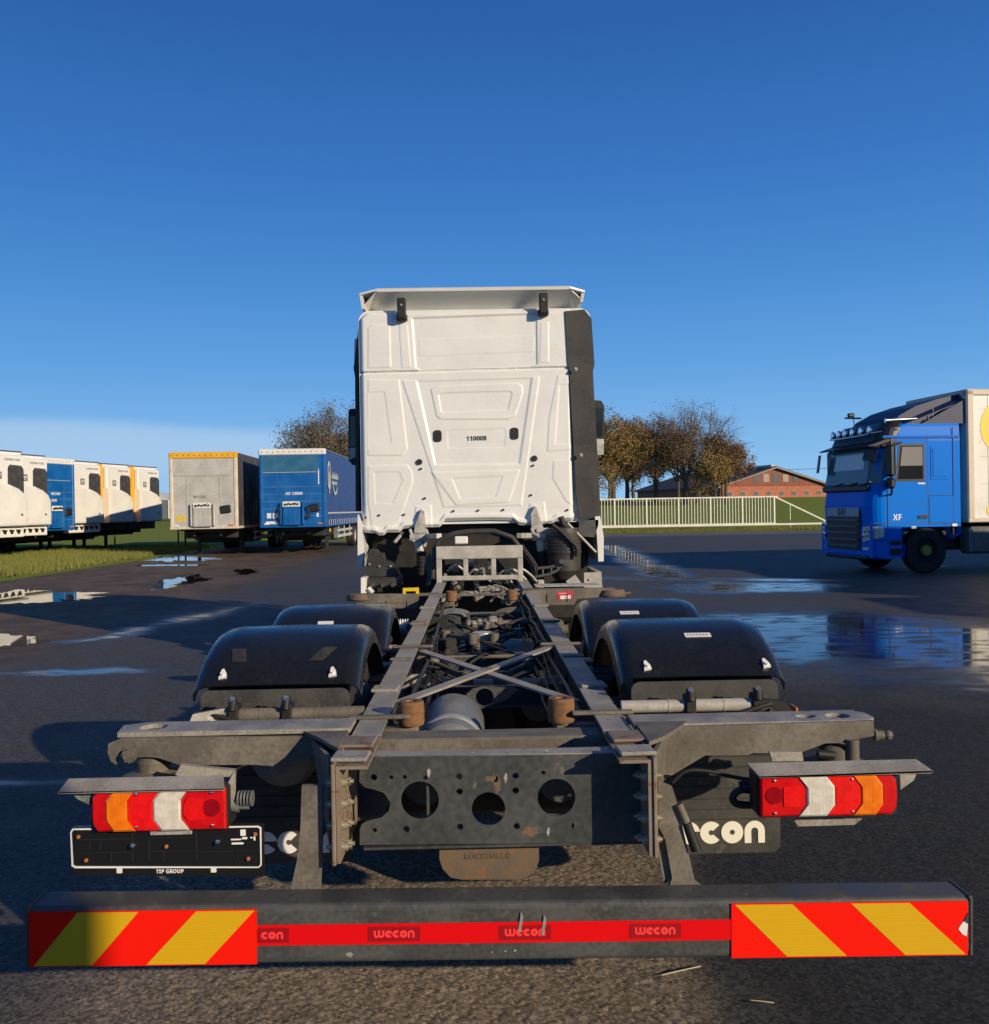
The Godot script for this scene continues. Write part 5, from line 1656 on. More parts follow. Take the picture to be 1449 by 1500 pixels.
	plate(s, PackedVector2Array([Vector2(1.075, 1.035), Vector2(1.119, 1.034), Vector2(1.126, 0.882), Vector2(1.082, 0.883)]), -.8, at_z(-9.03))
	var sk := obj("side_skirt", s, M.frame_light, t)
	s = mb()
	cyl(s, Vector3(1.001, 0.974, -8.98), Vector3(1.001, 0.959, -8.98), .015)
	obj("latch", s, M.galvanised, sk)
	# rubber wheels of the steering axle under the cab
	wheel(t, -.72, -1.08, -10.9, .5, .5)
	wheel(t, .72, 1.08, -10.9, .5, .5)

# signed distance to a closed outline, positive inside
func sdist(p: Vector2, g: PackedVector2Array) -> float:
	var best := 1e9
	var inside := Geometry2D.is_point_in_polygon(p, g)
	for k in g.size():
		var q := Geometry2D.get_closest_point_to_segment(p, g[k], g[(k + 1) % g.size()])
		best = minf(best, p.distance_squared_to(q))
	return sqrt(best) * (1.0 if inside else -1.0)

func make_cab(t: Node) -> void:
	var zc := -9.75
	# pressed rear wall: raised and sunken fields, [outline, height, width of the slope]
	var fields := [
		[PackedVector2Array([Vector2(-1.124, 3.509), Vector2(-1.082, 3.54), Vector2(-0.903, 3.537), Vector2(-0.9, 3.105), Vector2(-1.131, 3.102)]), .012, .016],
		[PackedVector2Array([Vector2(-0.808, 3.536), Vector2(-0.724, 3.535), Vector2(-0.695, 3.102), Vector2(-0.788, 3.097)]), .010, .012],
		[PackedVector2Array([Vector2(0.635, 3.537), Vector2(0.716, 3.547), Vector2(0.709, 3.135), Vector2(0.615, 3.132)]), .010, .012],
		[PackedVector2Array([Vector2(-0.674, 3.602), Vector2(0.594, 3.633), Vector2(0.59, 3.115), Vector2(0.526, 3.091), Vector2(-0.595, 3.069), Vector2(-0.647, 3.101)]), -.030, .03],
		[PackedVector2Array([Vector2(-0.619, 3.39), Vector2(0.574, 3.416), Vector2(0.562, 3.247), Vector2(-0.613, 3.217)]), .006, .03],
		[PackedVector2Array([Vector2(-1.134, 2.982), Vector2(-0.818, 2.977), Vector2(-0.746, 2.269), Vector2(-0.799, 2.207), Vector2(-1.147, 2.212)]), .012, .014],
		[PackedVector2Array([Vector2(-1.132, 2.855), Vector2(-0.967, 2.859), Vector2(-0.907, 2.335), Vector2(-1.142, 2.275)]), -.009, .012],
		[PackedVector2Array([Vector2(-1.149, 2.107), Vector2(-0.748, 2.111), Vector2(-0.701, 2.036), Vector2(-0.699, 1.93), Vector2(-0.843, 1.532), Vector2(-1.046, 1.366), Vector2(-1.118, 1.452), Vector2(-1.155, 1.748)]), .012, .014],
		[PackedVector2Array([Vector2(-1.087, 2.042), Vector2(-0.834, 2.042), Vector2(-0.8, 1.953), Vector2(-0.903, 1.723), Vector2(-1.082, 1.721)]), -.009, .012],
		[PackedVector2Array([Vector2(0.8, 2.996), Vector2(0.923, 3.005), Vector2(0.946, 2.242), Vector2(0.681, 2.225), Vector2(0.703, 2.563)]), .012, .014],
		[PackedVector2Array([Vector2(0.815, 2.9), Vector2(0.915, 2.909), Vector2(0.926, 2.295), Vector2(0.762, 2.298)]), -.009, .012],
		[PackedVector2Array([Vector2(0.743, 2.129), Vector2(0.955, 2.136), Vector2(0.957, 1.649), Vector2(0.863, 1.714), Vector2(0.729, 1.949)]), .012, .014],
		[PackedVector2Array([Vector2(-0.786, 2.966), Vector2(0.613, 2.988), Vector2(0.407, 1.679), Vector2(-0.387, 1.672)]), .014, .018],
		[PackedVector2Array([Vector2(-0.639, 2.964), Vector2(0.534, 2.979), Vector2(0.393, 2.103), Vector2(-0.464, 2.106)]), -.026, .045],
		[PackedVector2Array([Vector2(-0.497, 2.877), Vector2(-0.429, 2.908), Vector2(0.385, 2.928), Vector2(0.438, 2.895), Vector2(0.437, 2.821), Vector2(0.359, 2.59), Vector2(0.284, 2.559), Vector2(-0.403, 2.57), Vector2(-0.444, 2.602)]), .016, .014],
		[PackedVector2Array([Vector2(-0.42, 2.824), Vector2(-0.367, 2.838), Vector2(0.31, 2.844), Vector2(0.331, 2.823), Vector2(0.286, 2.654), Vector2(-0.37, 2.639), Vector2(-0.395, 2.654)]), -.014, .010],
		[PackedVector2Array([Vector2(-0.331, 2.442), Vector2(-0.289, 2.462), Vector2(0.24, 2.465), Vector2(0.257, 2.443), Vector2(0.249, 2.274), Vector2(-0.334, 2.273)]), -.007, .008],
		[PackedVector2Array([Vector2(-0.507, 2.033), Vector2(0.392, 2.039), Vector2(0.28, 1.713), Vector2(-0.26, 1.691)]), .013, .014],
		[PackedVector2Array([Vector2(-0.297, 1.966), Vector2(0.221, 1.979), Vector2(0.144, 1.768), Vector2(-0.216, 1.753)]), -.010, .012],
		[PackedVector2Array([Vector2(-0.671, 1.687), Vector2(-0.513, 1.695), Vector2(-0.507, 1.441), Vector2(-0.697, 1.445)]), .016, .014],
		[PackedVector2Array([Vector2(0.492, 1.699), Vector2(0.64, 1.707), Vector2(0.668, 1.453), Vector2(0.466, 1.456)]), .016, .014],
		[PackedVector2Array([Vector2(-1.21, 3.061), Vector2(0.928, 3.089), Vector2(0.928, 3.064), Vector2(-1.21, 3.036)]), -.05, .010],
	]
	var boxes := []
	for f in fields:
		var r := Rect2(f[0][0], Vector2.ZERO)
		for p in f[0]: r = r.expand(p)
		boxes.append(r.grow(f[2] * 1.5))
	var bottom := [Vector2(-1.216, 1.444), Vector2(-1.199, 1.431), Vector2(-1.085, 1.42), Vector2(-1.054, 1.399), Vector2(-1.001, 1.398), Vector2(-0.969, 1.427), Vector2(-0.843, 1.425), Vector2(-0.8, 1.463), Vector2(-0.694, 1.472), Vector2(-0.43, 1.472), Vector2(-0.377, 1.535), Vector2(0.098, 1.536), Vector2(0.318, 1.528), Vector2(0.37, 1.483), Vector2(0.434, 1.473), Vector2(0.72, 1.49), Vector2(0.763, 1.515), Vector2(0.938, 1.517), Vector2(0.963, 1.57)]
	var x0 := -1.218
	var x1 := .948
	var nx := 290
	var ny := 310
	var pos := []
	for j in ny + 1:
		var row := PackedVector3Array()
		for i in nx + 1:
			var x := lerpf(x0, x1, float(i) / nx)
			var lo: float = bottom[0].y
			for k in bottom.size() - 1:
				if x >= bottom[k].x and x <= bottom[k + 1].x: lo = lerpf(bottom[k].y, bottom[k + 1].y, (x - bottom[k].x) / maxf(bottom[k + 1].x - bottom[k].x, 1e-4))
			if x > bottom[bottom.size() - 1].x: lo = bottom[bottom.size() - 1].y
			var rl := clampf((x0 + .14 - x) / .14, 0, 1)
			var rr := clampf((x - x1 + .06) / .06, 0, 1)
			var hi := 3.685 - .14 * (1.0 - sqrt(maxf(0.0, 1.0 - rl * rl))) - .05 * (1.0 - sqrt(maxf(0.0, 1.0 - rr * rr)))
			var y := lerpf(lo, hi, float(j) / ny)
			var p := Vector2(x, y)
			var h := 0.0
			for k in fields.size():
				if not boxes[k].has_point(p): continue
				h += .44 * fields[k][1] * smoothstep(-fields[k][2] * .30, fields[k][2] * .30, sdist(p, fields[k][0]))
			# the skin rolls away at the outer edges and turns up into a rim along the bottom
			var edge := minf(minf(x - x0, x1 - x), hi - y)
			h -= .045 * pow(clampf(1.0 - edge / .05, 0, 1), 2.0)
			h += .022 * smoothstep(.075, .05, y - lo) - .03 * smoothstep(.03, .0, y - lo)
			row.append(Vector3(x, y, zc + h))
		pos.append(row)
	var s := mb()
	var nrm := []
	for j in ny + 1:
		var row := PackedVector3Array()
		for i in nx + 1:
			var dx: Vector3 = pos[j][mini(i + 1, nx)] - pos[j][maxi(i - 1, 0)]
			var dy: Vector3 = pos[mini(j + 1, ny)][i] - pos[maxi(j - 1, 0)][i]
			row.append(dx.cross(dy).normalized())
		nrm.append(row)
	for j in ny:
		for i in nx:
			for c in [[0, 0], [0, 1], [1, 1], [0, 0], [1, 1], [1, 0]]:
				s.set_normal(nrm[j + c[1]][i + c[0]])
				s.add_vertex(pos[j + c[1]][i + c[0]])
	# folded lip along the lower edge
	for i in nx:
		quad(s, pos[0][i], pos[0][i + 1], pos[0][i + 1] + Vector3(0, .0, -.05), pos[0][i] + Vector3(0, 0, -.05), Vector3(0, -1, 0))
	var cab := obj("cab", s, M.white_paint, t)
	# the shell round it
	s = mb()
	var rings := []
	for r in [[-9.79, 1.0, 0.0], [-10.0, 1.0, 0.012], [-11.2, 1.0, 0.02], [-11.9, .985, -.02], [-12.1, .94, -.10]]:
		var ring := []
		for p in rrect(-1.225, 1.50, 1.15, 3.69 + r[2], .11, 5): ring.append(Vector3(p.x * r[1], p.y, r[0]))
		rings.append(ring)
	loft(s, rings)
	obj("shell", s, M.white_paint, cab)
	s = mb()
	plate(s, rrect(-.0425, -.06, .0425, .06, .03), .004, Transform3D(Basis.IDENTITY, Vector3(0, 0, 0)).translated(Vector3(-0.437, 2.399, -9.75) + Vector3(0, 0, .0)))
	plate(s, rrect(-.0425, -.06, .0425, .06, .03), .004, Transform3D(Basis.IDENTITY, Vector3(0, 0, 0)).translated(Vector3(0.347, 2.412, -9.75) + Vector3(0, 0, .0)))
	obj("vent_slot", s, M.slot_black, cab)
	for p in [Vector3(-0.626, 2.138, -9.75), Vector3(0.548, 2.155, -9.75)]:
		s = mb()
		cyl(s, p, p + Vector3(0, 0, .02), .031, .028, 18)
		obj("plug", s, M.slot_black, cab)
	for p in [Vector3(-0.61, 2.068, -9.75), Vector3(0.534, 2.084, -9.75), Vector3(-0.575, 1.768, -9.75), Vector3(0.508, 1.782, -9.75), Vector3(-1.042, 1.603, -9.75), Vector3(-0.791, 1.605, -9.75), Vector3(-0.286, 1.632, -9.75), Vector3(-0.034, 1.634, -9.75), Vector3(0.222, 1.636, -9.75), Vector3(0.876, 1.623, -9.75), Vector3(-1.181, 1.58, -9.75)]:
		s = mb()
		cyl(s, p + Vector3(0, 0, -.01), p + Vector3(0, 0, .024), .012, .010, 12)
		obj("plug", s, M.slot_black, cab)
	letters("110008", .046, M.ink, cab, Vector3(-0.039, 2.369, -9.745) + Vector3(0, 0, -.0105), Basis(Vector3.BACK, .008), .004)
	s = mb()
	plate(s, PackedVector2Array([Vector2(-1.016, 1.604), Vector2(-0.96, 1.603), Vector2(-0.959, 1.529), Vector2(-1.017, 1.53)]), .004, at_z(-9.752))
	var tl := obj("sticker", s, M.trailer_frame, cab)
	s = mb()
	plate(s, disc_pts(Vector2(-0.984, 1.577), .016, 12), .001, at_z(-9.748))
	obj("print", s, M.tape_dark, tl)
	# roof deflector, open to the rear, on two black brackets
	s = mb()
	var prof := PackedVector2Array([Vector2(-9.66, 3.855), Vector2(-9.65, 3.885), Vector2(-9.72, 3.905), Vector2(-10.6, 4.0), Vector2(-11.9, 3.85), Vector2(-11.9, 3.70), Vector2(-9.98, 3.70), Vector2(-9.80, 3.79)])
	along_x(s, prof, -1.02, .93)
	var df := obj("roof_deflector", s, M.white_paint, cab)
	s = mb()
	for e in [[-1.02, -1.20, 3.70], [.93, 1.085, 3.74]]:
		slab(s, Vector3(e[0], 3.885, -9.652), Vector3(e[1], 3.85, -9.69), Vector3(e[1] * .98, 3.86, -11.0), Vector3(e[0], 3.93, -11.0), Vector3(0, -.022, 0))
		slab(s, Vector3(e[1], 3.85, -9.69), Vector3(e[1] * .985, e[2], -9.73), Vector3(e[1] * .96, 3.70, -11.0), Vector3(e[1] * .98, 3.86, -11.0), Vector3(-.03 * signf(e[1]), 0, 0))
		slab(s, Vector3(e[0], 3.86, -9.665), Vector3(e[1] * .985, e[2] + .01, -9.74), Vector3(e[1] * .95, 3.70, -10.1), Vector3(e[0], 3.70, -10.02), Vector3(0, .01, 0))
	obj("deflector_wing", s, M.white_paint, df)
	for p in [Vector2(-0.775, 3.683), Vector2(0.659, 3.715)]:
		s = mb()
		box(s, Vector3(p.x - .042, p.y - .105, -9.70), Vector3(p.x + .045, p.y + .105, -9.63), .012)
		box(s, Vector3(p.x - .055, p.y - .115, -9.76), Vector3(p.x + .055, p.y - .05, -9.67), .012)
		var br := obj("deflector_bracket", s, M.slot_black, df)
		s = mb()
		hexbolt(s, Vector3(p.x, p.y + .03, -9.63), Vector3(0, 0, 1), .010, .01)
		obj("bolt", s, M.galvanised, br)
	# dark intake tower at the right rear corner, dark edge strip at the left
	s = mb()
	var out := PackedVector2Array([Vector2(0.884, 3.651), Vector2(1.081, 3.665), Vector2(1.153, 3.573), Vector2(1.177, 3.099), Vector2(1.159, 3.036), Vector2(1.208, 1.771), Vector2(1.21, 1.539), Vector2(0.992, 1.532), Vector2(0.965, 1.796), Vector2(0.918, 3.019), Vector2(0.903, 3.145)])
	plate(s, out, -.55, at_z(-9.735))
	var it := obj("intake_tower", s, M.dark_fairing, cab)
	s = mb()
	plate(s, PackedVector2Array([Vector2(0.988, 1.512), Vector2(1.188, 1.519), Vector2(1.187, 1.466), Vector2(1.143, 1.341), Vector2(0.985, 1.354)]), -.35, at_z(-9.72))
	obj("intake_foot", s, M.grey_paint, it)
	for p in [Vector3(0.978, 3.049, -9.68), Vector3(1.016, 2.178, -9.68)]:
		s = mb()
		hexbolt(s, p, Vector3(0, 0, 1), .016, .012)
		obj("bolt", s, M.galvanised, it)
	s = mb()
	plate(s, PackedVector2Array([Vector2(-1.237, 3.571), Vector2(-1.219, 3.57), Vector2(-1.246, 3.057), Vector2(-1.27, 1.644), Vector2(-1.302, 1.645), Vector2(-1.284, 3.036), Vector2(-1.298, 3.122)]), -.5, at_z(-9.90))
	var ef := obj("edge_fairing", s, M.dark_fairing, cab)
	s = mb()
	plate(s, PackedVector2Array([Vector2(-1.345, 3.511), Vector2(-1.265, 3.555), Vector2(-1.271, 3.206), Vector2(-1.354, 3.219)]), -.6, at_z(-10.4))
	obj("side_fairing", s, M.white_paint, cab)
	# mirrors at both sides
	for e in [0, 1]:
		s = mb()
		var q := PackedVector2Array([Vector2(-1.625, 2.893), Vector2(-1.604, 2.919), Vector2(-1.471, 2.924), Vector2(-1.483, 2.222), Vector2(-1.586, 2.223), Vector2(-1.631, 2.276)])
		if e == 1: q = PackedVector2Array([Vector2(1.394, 2.984), Vector2(1.523, 2.975), Vector2(1.561, 2.909), Vector2(1.551, 2.315), Vector2(1.486, 2.277), Vector2(1.382, 2.279)])
		plate(s, q, -.12, at_z(-11.9))
		var mr := obj("mirror", s, M.slot_black, cab)
		s = mb()
		var g := PackedVector2Array([Vector2(-1.605, 2.828), Vector2(-1.497, 2.826), Vector2(-1.503, 2.466), Vector2(-1.616, 2.442)])
		if e == 1: g = PackedVector2Array([Vector2(1.417, 2.885), Vector2(1.536, 2.883), Vector2(1.53, 2.521), Vector2(1.411, 2.523)])
		plate(s, g, .004, at_z(-11.9))
		obj("mirror_glass", s, M.glass, mr)
		s = mb()
		var w := PackedVector2Array([Vector2(-1.621, 2.429), Vector2(-1.502, 2.44), Vector2(-1.504, 2.337), Vector2(-1.618, 2.287)])
		if e == 1: w = PackedVector2Array([Vector2(1.422, 2.496), Vector2(1.549, 2.494), Vector2(1.54, 2.301), Vector2(1.432, 2.29)])
		plate(s, w, .01, at_z(-11.9))
		obj("mirror_cap", s, M.galvanised if e == 1 else M.curtain_pale, mr)

# ---------------------------------------------------------------- trailers at the left
# built with the front wall at z = 0 facing +z, the floor line at y = 1.12
func trailer_under(t: Node, length: float, legs_y := 0.0) -> void:
	var s := mb()
	for x in [-.55, .45]: box(s, Vector3(x, .78, -length + .3), Vector3(x + .1, 1.11, -.5), .01)
	for k in 8: box(s, Vector3(-1.15, .98, -1.0 - k * 1.6), Vector3(1.15, 1.1, -1.08 - k * 1.6), .005)
	box(s, Vector3(-.6, .92, -1.7), Vector3(.6, 1.1, -.55), .02)
	box(s, Vector3(-1.12, .45, -5.6), Vector3(1.12, 1.06, -3.5), .04)  # dark filler block standing in for the shade under the floor
	box(s, Vector3(-1.0, .68, -3.4), Vector3(1.0, 1.08, -1.2), .04)  # another added dark block in place of shade, behind the front
	obj("chassis_frame", s, M.chassis_black, t)
	for x in [-.85, .85]:
		s = mb()
		box(s, Vector3(x - .06, legs_y + .06, -2.75), Vector3(x + .06, 1.05, -2.62), .008)
		box(s, Vector3(x - .15, legs_y, -2.84), Vector3(x + .15, legs_y + .06, -2.53), .01)
		bar(s, Vector3(x, .55, -2.68), Vector3(x * .5, .95, -3.4), .06, .04)
		obj("landing_leg", s, M.chassis_black, t)
	for k in 3:
		var z := -length + 2.0 + k * 1.31
		s = mb()
		cyl(s, Vector3(-.9, .5, z), Vector3(.9, .5, z), .07)
		obj("axle", s, M.chassis_black, t)
		for e in [-1.0, 1.0]: wheel(t, .85 * e, 1.22 * e, z, .5, .5, M.curtain_pale)
	s = mb()
	for e in [-1.0, 1.0]:
		box(s, Vector3(1.19 * e, .55, -7.9), Vector3(1.22 * e, .67, -3.4), .006)
		box(s, Vector3(1.19 * e, .80, -7.9), Vector3(1.22 * e, .90, -3.4), .006)
		for z in [-3.9, -5.6, -7.4]: box(s, Vector3(1.15 * e, .5, z - .04), Vector3(1.19 * e, 1.1, z + .04), .006)
	obj("side_guard", s, M.curtain_pale, t)

func curtain_trailer(called: String, label: String, at: Vector3, turn: float, front: Material, top_panel: Material, header: Material, post: Material, side: Material, length := 13.6, h := 3.98) -> Node3D:
	var t := thing(called, label, "trailer", at, turn, "curtain trailers parked round the yard")
	var w := 1.275
	var s := mb()
	box(s, Vector3(-w + .07, 1.14, -.10), Vector3(w - .07, h - .22, -.03), .01)
	var fw := obj("front_wall", s, front, t)
	s = mb()
	box(s, Vector3(-w + .12, h - .88, -.04), Vector3(w - .28, h - .26, -.018), .004)
	obj("upper_panel", s, top_panel, fw)
	s = mb()
	box(s, Vector3(-w + .14, h - .915, -.03), Vector3(w - .28, h - .89, -.012), .003)
	for k in 5: box(s, Vector3(-w + .1, 1.5 + k * .28, -.03), Vector3(w - .1, 1.505 + k * .28, -.026), .001)
	obj("panel_seam", s, M.trailer_grey, fw)
	for e in [-1.0, 1.0]:
		s = mb()
		box(s, Vector3(1.02 * e - .09, 1.17, -.035), Vector3(1.02 * e + .09, 1.23, .012), .01)
		obj("front_lamp", s, M.orange_marker if e > 0 else M.sticker_white, t)
		s = mb()
		cyl(s, Vector3(.62 * e, 1.17, -.03), Vector3(.62 * e, h - .25, -.03), .016, -1, 8)
		obj("rain_pipe", s, front, t)
	for k in 4:
		s = mb()
		box(s, Vector3(-.32 + k * .17, 1.20, .128), Vector3(-.24 + k * .17, 1.78, .136), .004)
		obj("locker_rib", s, front, t)
	for e in [-1.0, 1.0]:
		s = mb()
		box(s, Vector3((w - .15) * e, 1.12, -.16), Vector3(w * e, h - .20, 0.0), .035)
		for k in 9: cyl(s, Vector3((w - .12) * e, 1.3 + k * .28, -.01), Vector3((w - .12) * e, 1.3 + k * .28, .006), .012, -1, 8)
		obj("corner_post", s, post, t)
	s = mb()
	box(s, Vector3(-w - .005, h - .24, -.18), Vector3(w + .005, h, .012), .03)
	var hd := obj("header", s, header, t)
	s = mb()
	for k in 12: cyl(s, Vector3(-w + .12 + k * .21, h - .12, .0), Vector3(-w + .12 + k * .21, h - .12, .018), .022, -1, 10)
	obj("rivets", s, M.vent_grey, hd)
	s = mb()
	box(s, Vector3(-w, 1.06, -length), Vector3(w, 1.16, .0), .012)
	obj("floor_frame", s, post, t)
	for e in [-1.0, 1.0]:
		s = mb()
		# curtain with slight vertical waves between the straps
		for k in 90:
			var z0 := -.16 - (length - .3) * k / 90.0
			var z1 := -.16 - (length - .3) * (k + 1) / 90.0
			var d0 := .008 * sin(k * 1.4) + .004 * sin(k * .37)
			var d1 := .008 * sin((k + 1) * 1.4) + .004 * sin((k + 1) * .37)
			quad(s, Vector3((w - .01 + d0) * e, 1.10, z0), Vector3((w - .01 + d1) * e, 1.10, z1), Vector3((w - .015 + d1 * .4) * e, h - .06, z1), Vector3((w - .015 + d0 * .4) * e, h - .06, z0), Vector3(e, 0, 0))
			quad(s, Vector3((w - .04) * e, 1.10, z0), Vector3((w - .04) * e, 1.10, z1), Vector3((w - .04) * e, h - .06, z1), Vector3((w - .04) * e, h - .06, z0), Vector3(-e, 0, 0))
		obj("side_curtain", s, side, t)
	s = mb()
	box(s, Vector3(-w + .01, h - .05, -length), Vector3(w - .01, h - .015, -.17), .01)
	obj("roof_cover", s, M.roof_tarp, t)
	s = mb()
	box(s, Vector3(-w, 1.16, -length), Vector3(w, h - .06, -length + .06), .01)
	obj("rear_doors", s, front, t)
	# supply locker with hoses in the middle of the front wall
	s = mb()
	plate(s, PackedVector2Array([Vector2(-.36, 1.16), Vector2(.30, 1.16), Vector2(.30, 1.85), Vector2(.26, 2.05), Vector2(-.32, 2.05), Vector2(-.36, 1.85)]), .16, at_z(-.03))
	var lk := obj("supply_locker", s, front, t)
	s = mb()
	plate(s, PackedVector2Array([Vector2(-.37, 1.86), Vector2(.31, 1.86), Vector2(.30, 2.03), Vector2(.25, 2.06), Vector2(-.31, 2.06), Vector2(-.36, 2.03)]), .01, at_z(.131))
	obj("connector_panel", s, M.trailer_white, lk)
	s = mb()
	for k in 5: cyl(s, Vector3(-.26 + k * .12, 1.95 + .03 * (k % 2), .14), Vector3(-.24 + k * .12, 1.96, .20), .035, -1, 10)
	bar(s, Vector3(-.3, 1.90, .145), Vector3(.2, 2.02, .15), .04, .02)
	obj("connector", s, M.slot_black, lk)
	for e in [-1.0, 1.0]:
		s = mb()
		box(s, Vector3(-.03 + .42 * e - .05, 1.16, -.03), Vector3(-.03 + .42 * e + .05, 2.02, .10), .03)
		obj("locker_post", s, front, lk)
	s = mb()
	bxc(s, Vector3(.82, 1.80, .01), Vector3(.40, .30, .09), .04, Vector3(0, 0, .12))
	obj("document_holder", s, M.slot_black, t)
	return t

func reefer(label: String, at: Vector3, turn: float, orange: bool, low_mask: bool) -> Node3D:
	var t := thing("refrigerated_trailer", label, "trailer", at, turn, "refrigerated trailers in a row at the left")
	var w := 1.29
	var h := 4.0
	var s := mb()
	box(s, Vector3(-w, 1.35, -13.4), Vector3(w, h, -.02), .03)
	var b := obj("box_body", s, M.trailer_white, t)
	s = mb()
	box(s, Vector3(-w - .01, h - .03, -13.42), Vector3(w + .01, h + .015, .0), .01)
	obj("roof_edge", s, M.vent_grey, b)
	if orange:
		s = mb()
		box(s, Vector3(-w - .006, 1.5, -.5), Vector3(-w + .62, h - .04, .012), .02)
		obj("orange_panel", s, M.trailer_orange, b)
	# refrigeration unit: upper housing with the grille, bulging lower cowl
	s = mb()
	box(s, Vector3(-.66 if orange else -1.16, 2.3, -.02), Vector3(1.16, 3.86, .20), .05)
	var u := obj("cooling_unit", s, M.trailer_white, t)
	s = mb()
	var g := PackedVector2Array([Vector2(.30, 2.45), Vector2(1.10, 2.3), Vector2(1.10, 3.35), Vector2(.98, 3.48), Vector2(.42, 3.50), Vector2(.32, 3.40)])
	plate(s, g, .02, at_z(.195))
	for k in 14: box(s, Vector3(.36, 2.62 + k * .058, .215), Vector3(1.06, 2.64 + k * .058, .225), .004)
	obj("grille", s, M.vent_grey, u)
	s = mb()
	var rings := []
	for r in [[0.0, 1.0, 0.0], [.20, 1.0, 0.0], [.28, .985, -.03], [.325, .95, -.08], [.34, .88, -.15]]:
		var ring := []
		var base := PackedVector2Array([Vector2(-.68 if orange else -1.18, 1.30), Vector2(1.20, 1.30), Vector2(1.22, 1.6), Vector2(1.20, 2.25), Vector2(1.05, 2.48), Vector2(.75, 2.66), Vector2(.3, 2.80), Vector2(-.4, 2.86), Vector2(-.68 if orange else -1.18, 2.88)])
		for p in base: ring.append(Vector3(p.x * r[1], lerpf(2.05, p.y, r[1]), r[0]))
		rings.append(ring)
	loft(s, rings)
	obj("cowl", s, M.trailer_white, u)
	s = mb()
	plate(s, rrect(-.25, 2.98, .02, 3.24, .02), .006, at_z(.202))
	var bd := obj("badge", s, M.ink_grey, u)
	s = mb()
	plate(s, rrect(-.20, 3.10, -.03, 3.18, .01), .003, at_z(.208))
	plate(s, rrect(-.15, 3.02, -.08, 3.10, .01), .003, at_z(.208))
	obj("badge_mark", s, M.curtain_pale, bd)
	letters("THERMO KING", .085, M.ink_grey, u, Vector3(.56, 3.68, .202), Basis.IDENTITY, .004)
	s = mb()
	cyl(s, Vector3(.82, 1.72, .33), Vector3(.82, 1.72, .36), .04)
	obj("latch", s, M.ink, u)
	s = mb()
	if low_mask:
		box(s, Vector3(-1.1, .92, -.05), Vector3(1.2, 1.28, .10), .02)
		var q := obj("connector_panel", s, M.trailer_white, t)
		s = mb()
		for k in 6:
			var x := -.8 + k * .34
			plate(s, PackedVector2Array([Vector2(x - .12, 1.20), Vector2(x + .13, 1.18), Vector2(x + .05, 1.03), Vector2(x - .03, 1.05)]), .03, at_z(.10))
		obj("connector", s, M.slot_black, q)
	else:
		box(s, Vector3(-1.1, .95, -.3), Vector3(1.1, 1.3, -.05), .02)
		obj("front_beam", s, M.chassis_black, t)
	s = mb()
	box(s, Vector3(-1.2, 1.2, -13.3), Vector3(1.2, 1.36, -.1), .01)
	obj("floor_frame", s, M.chassis_black, t)
	trailer_under(t, 13.4)
	return t

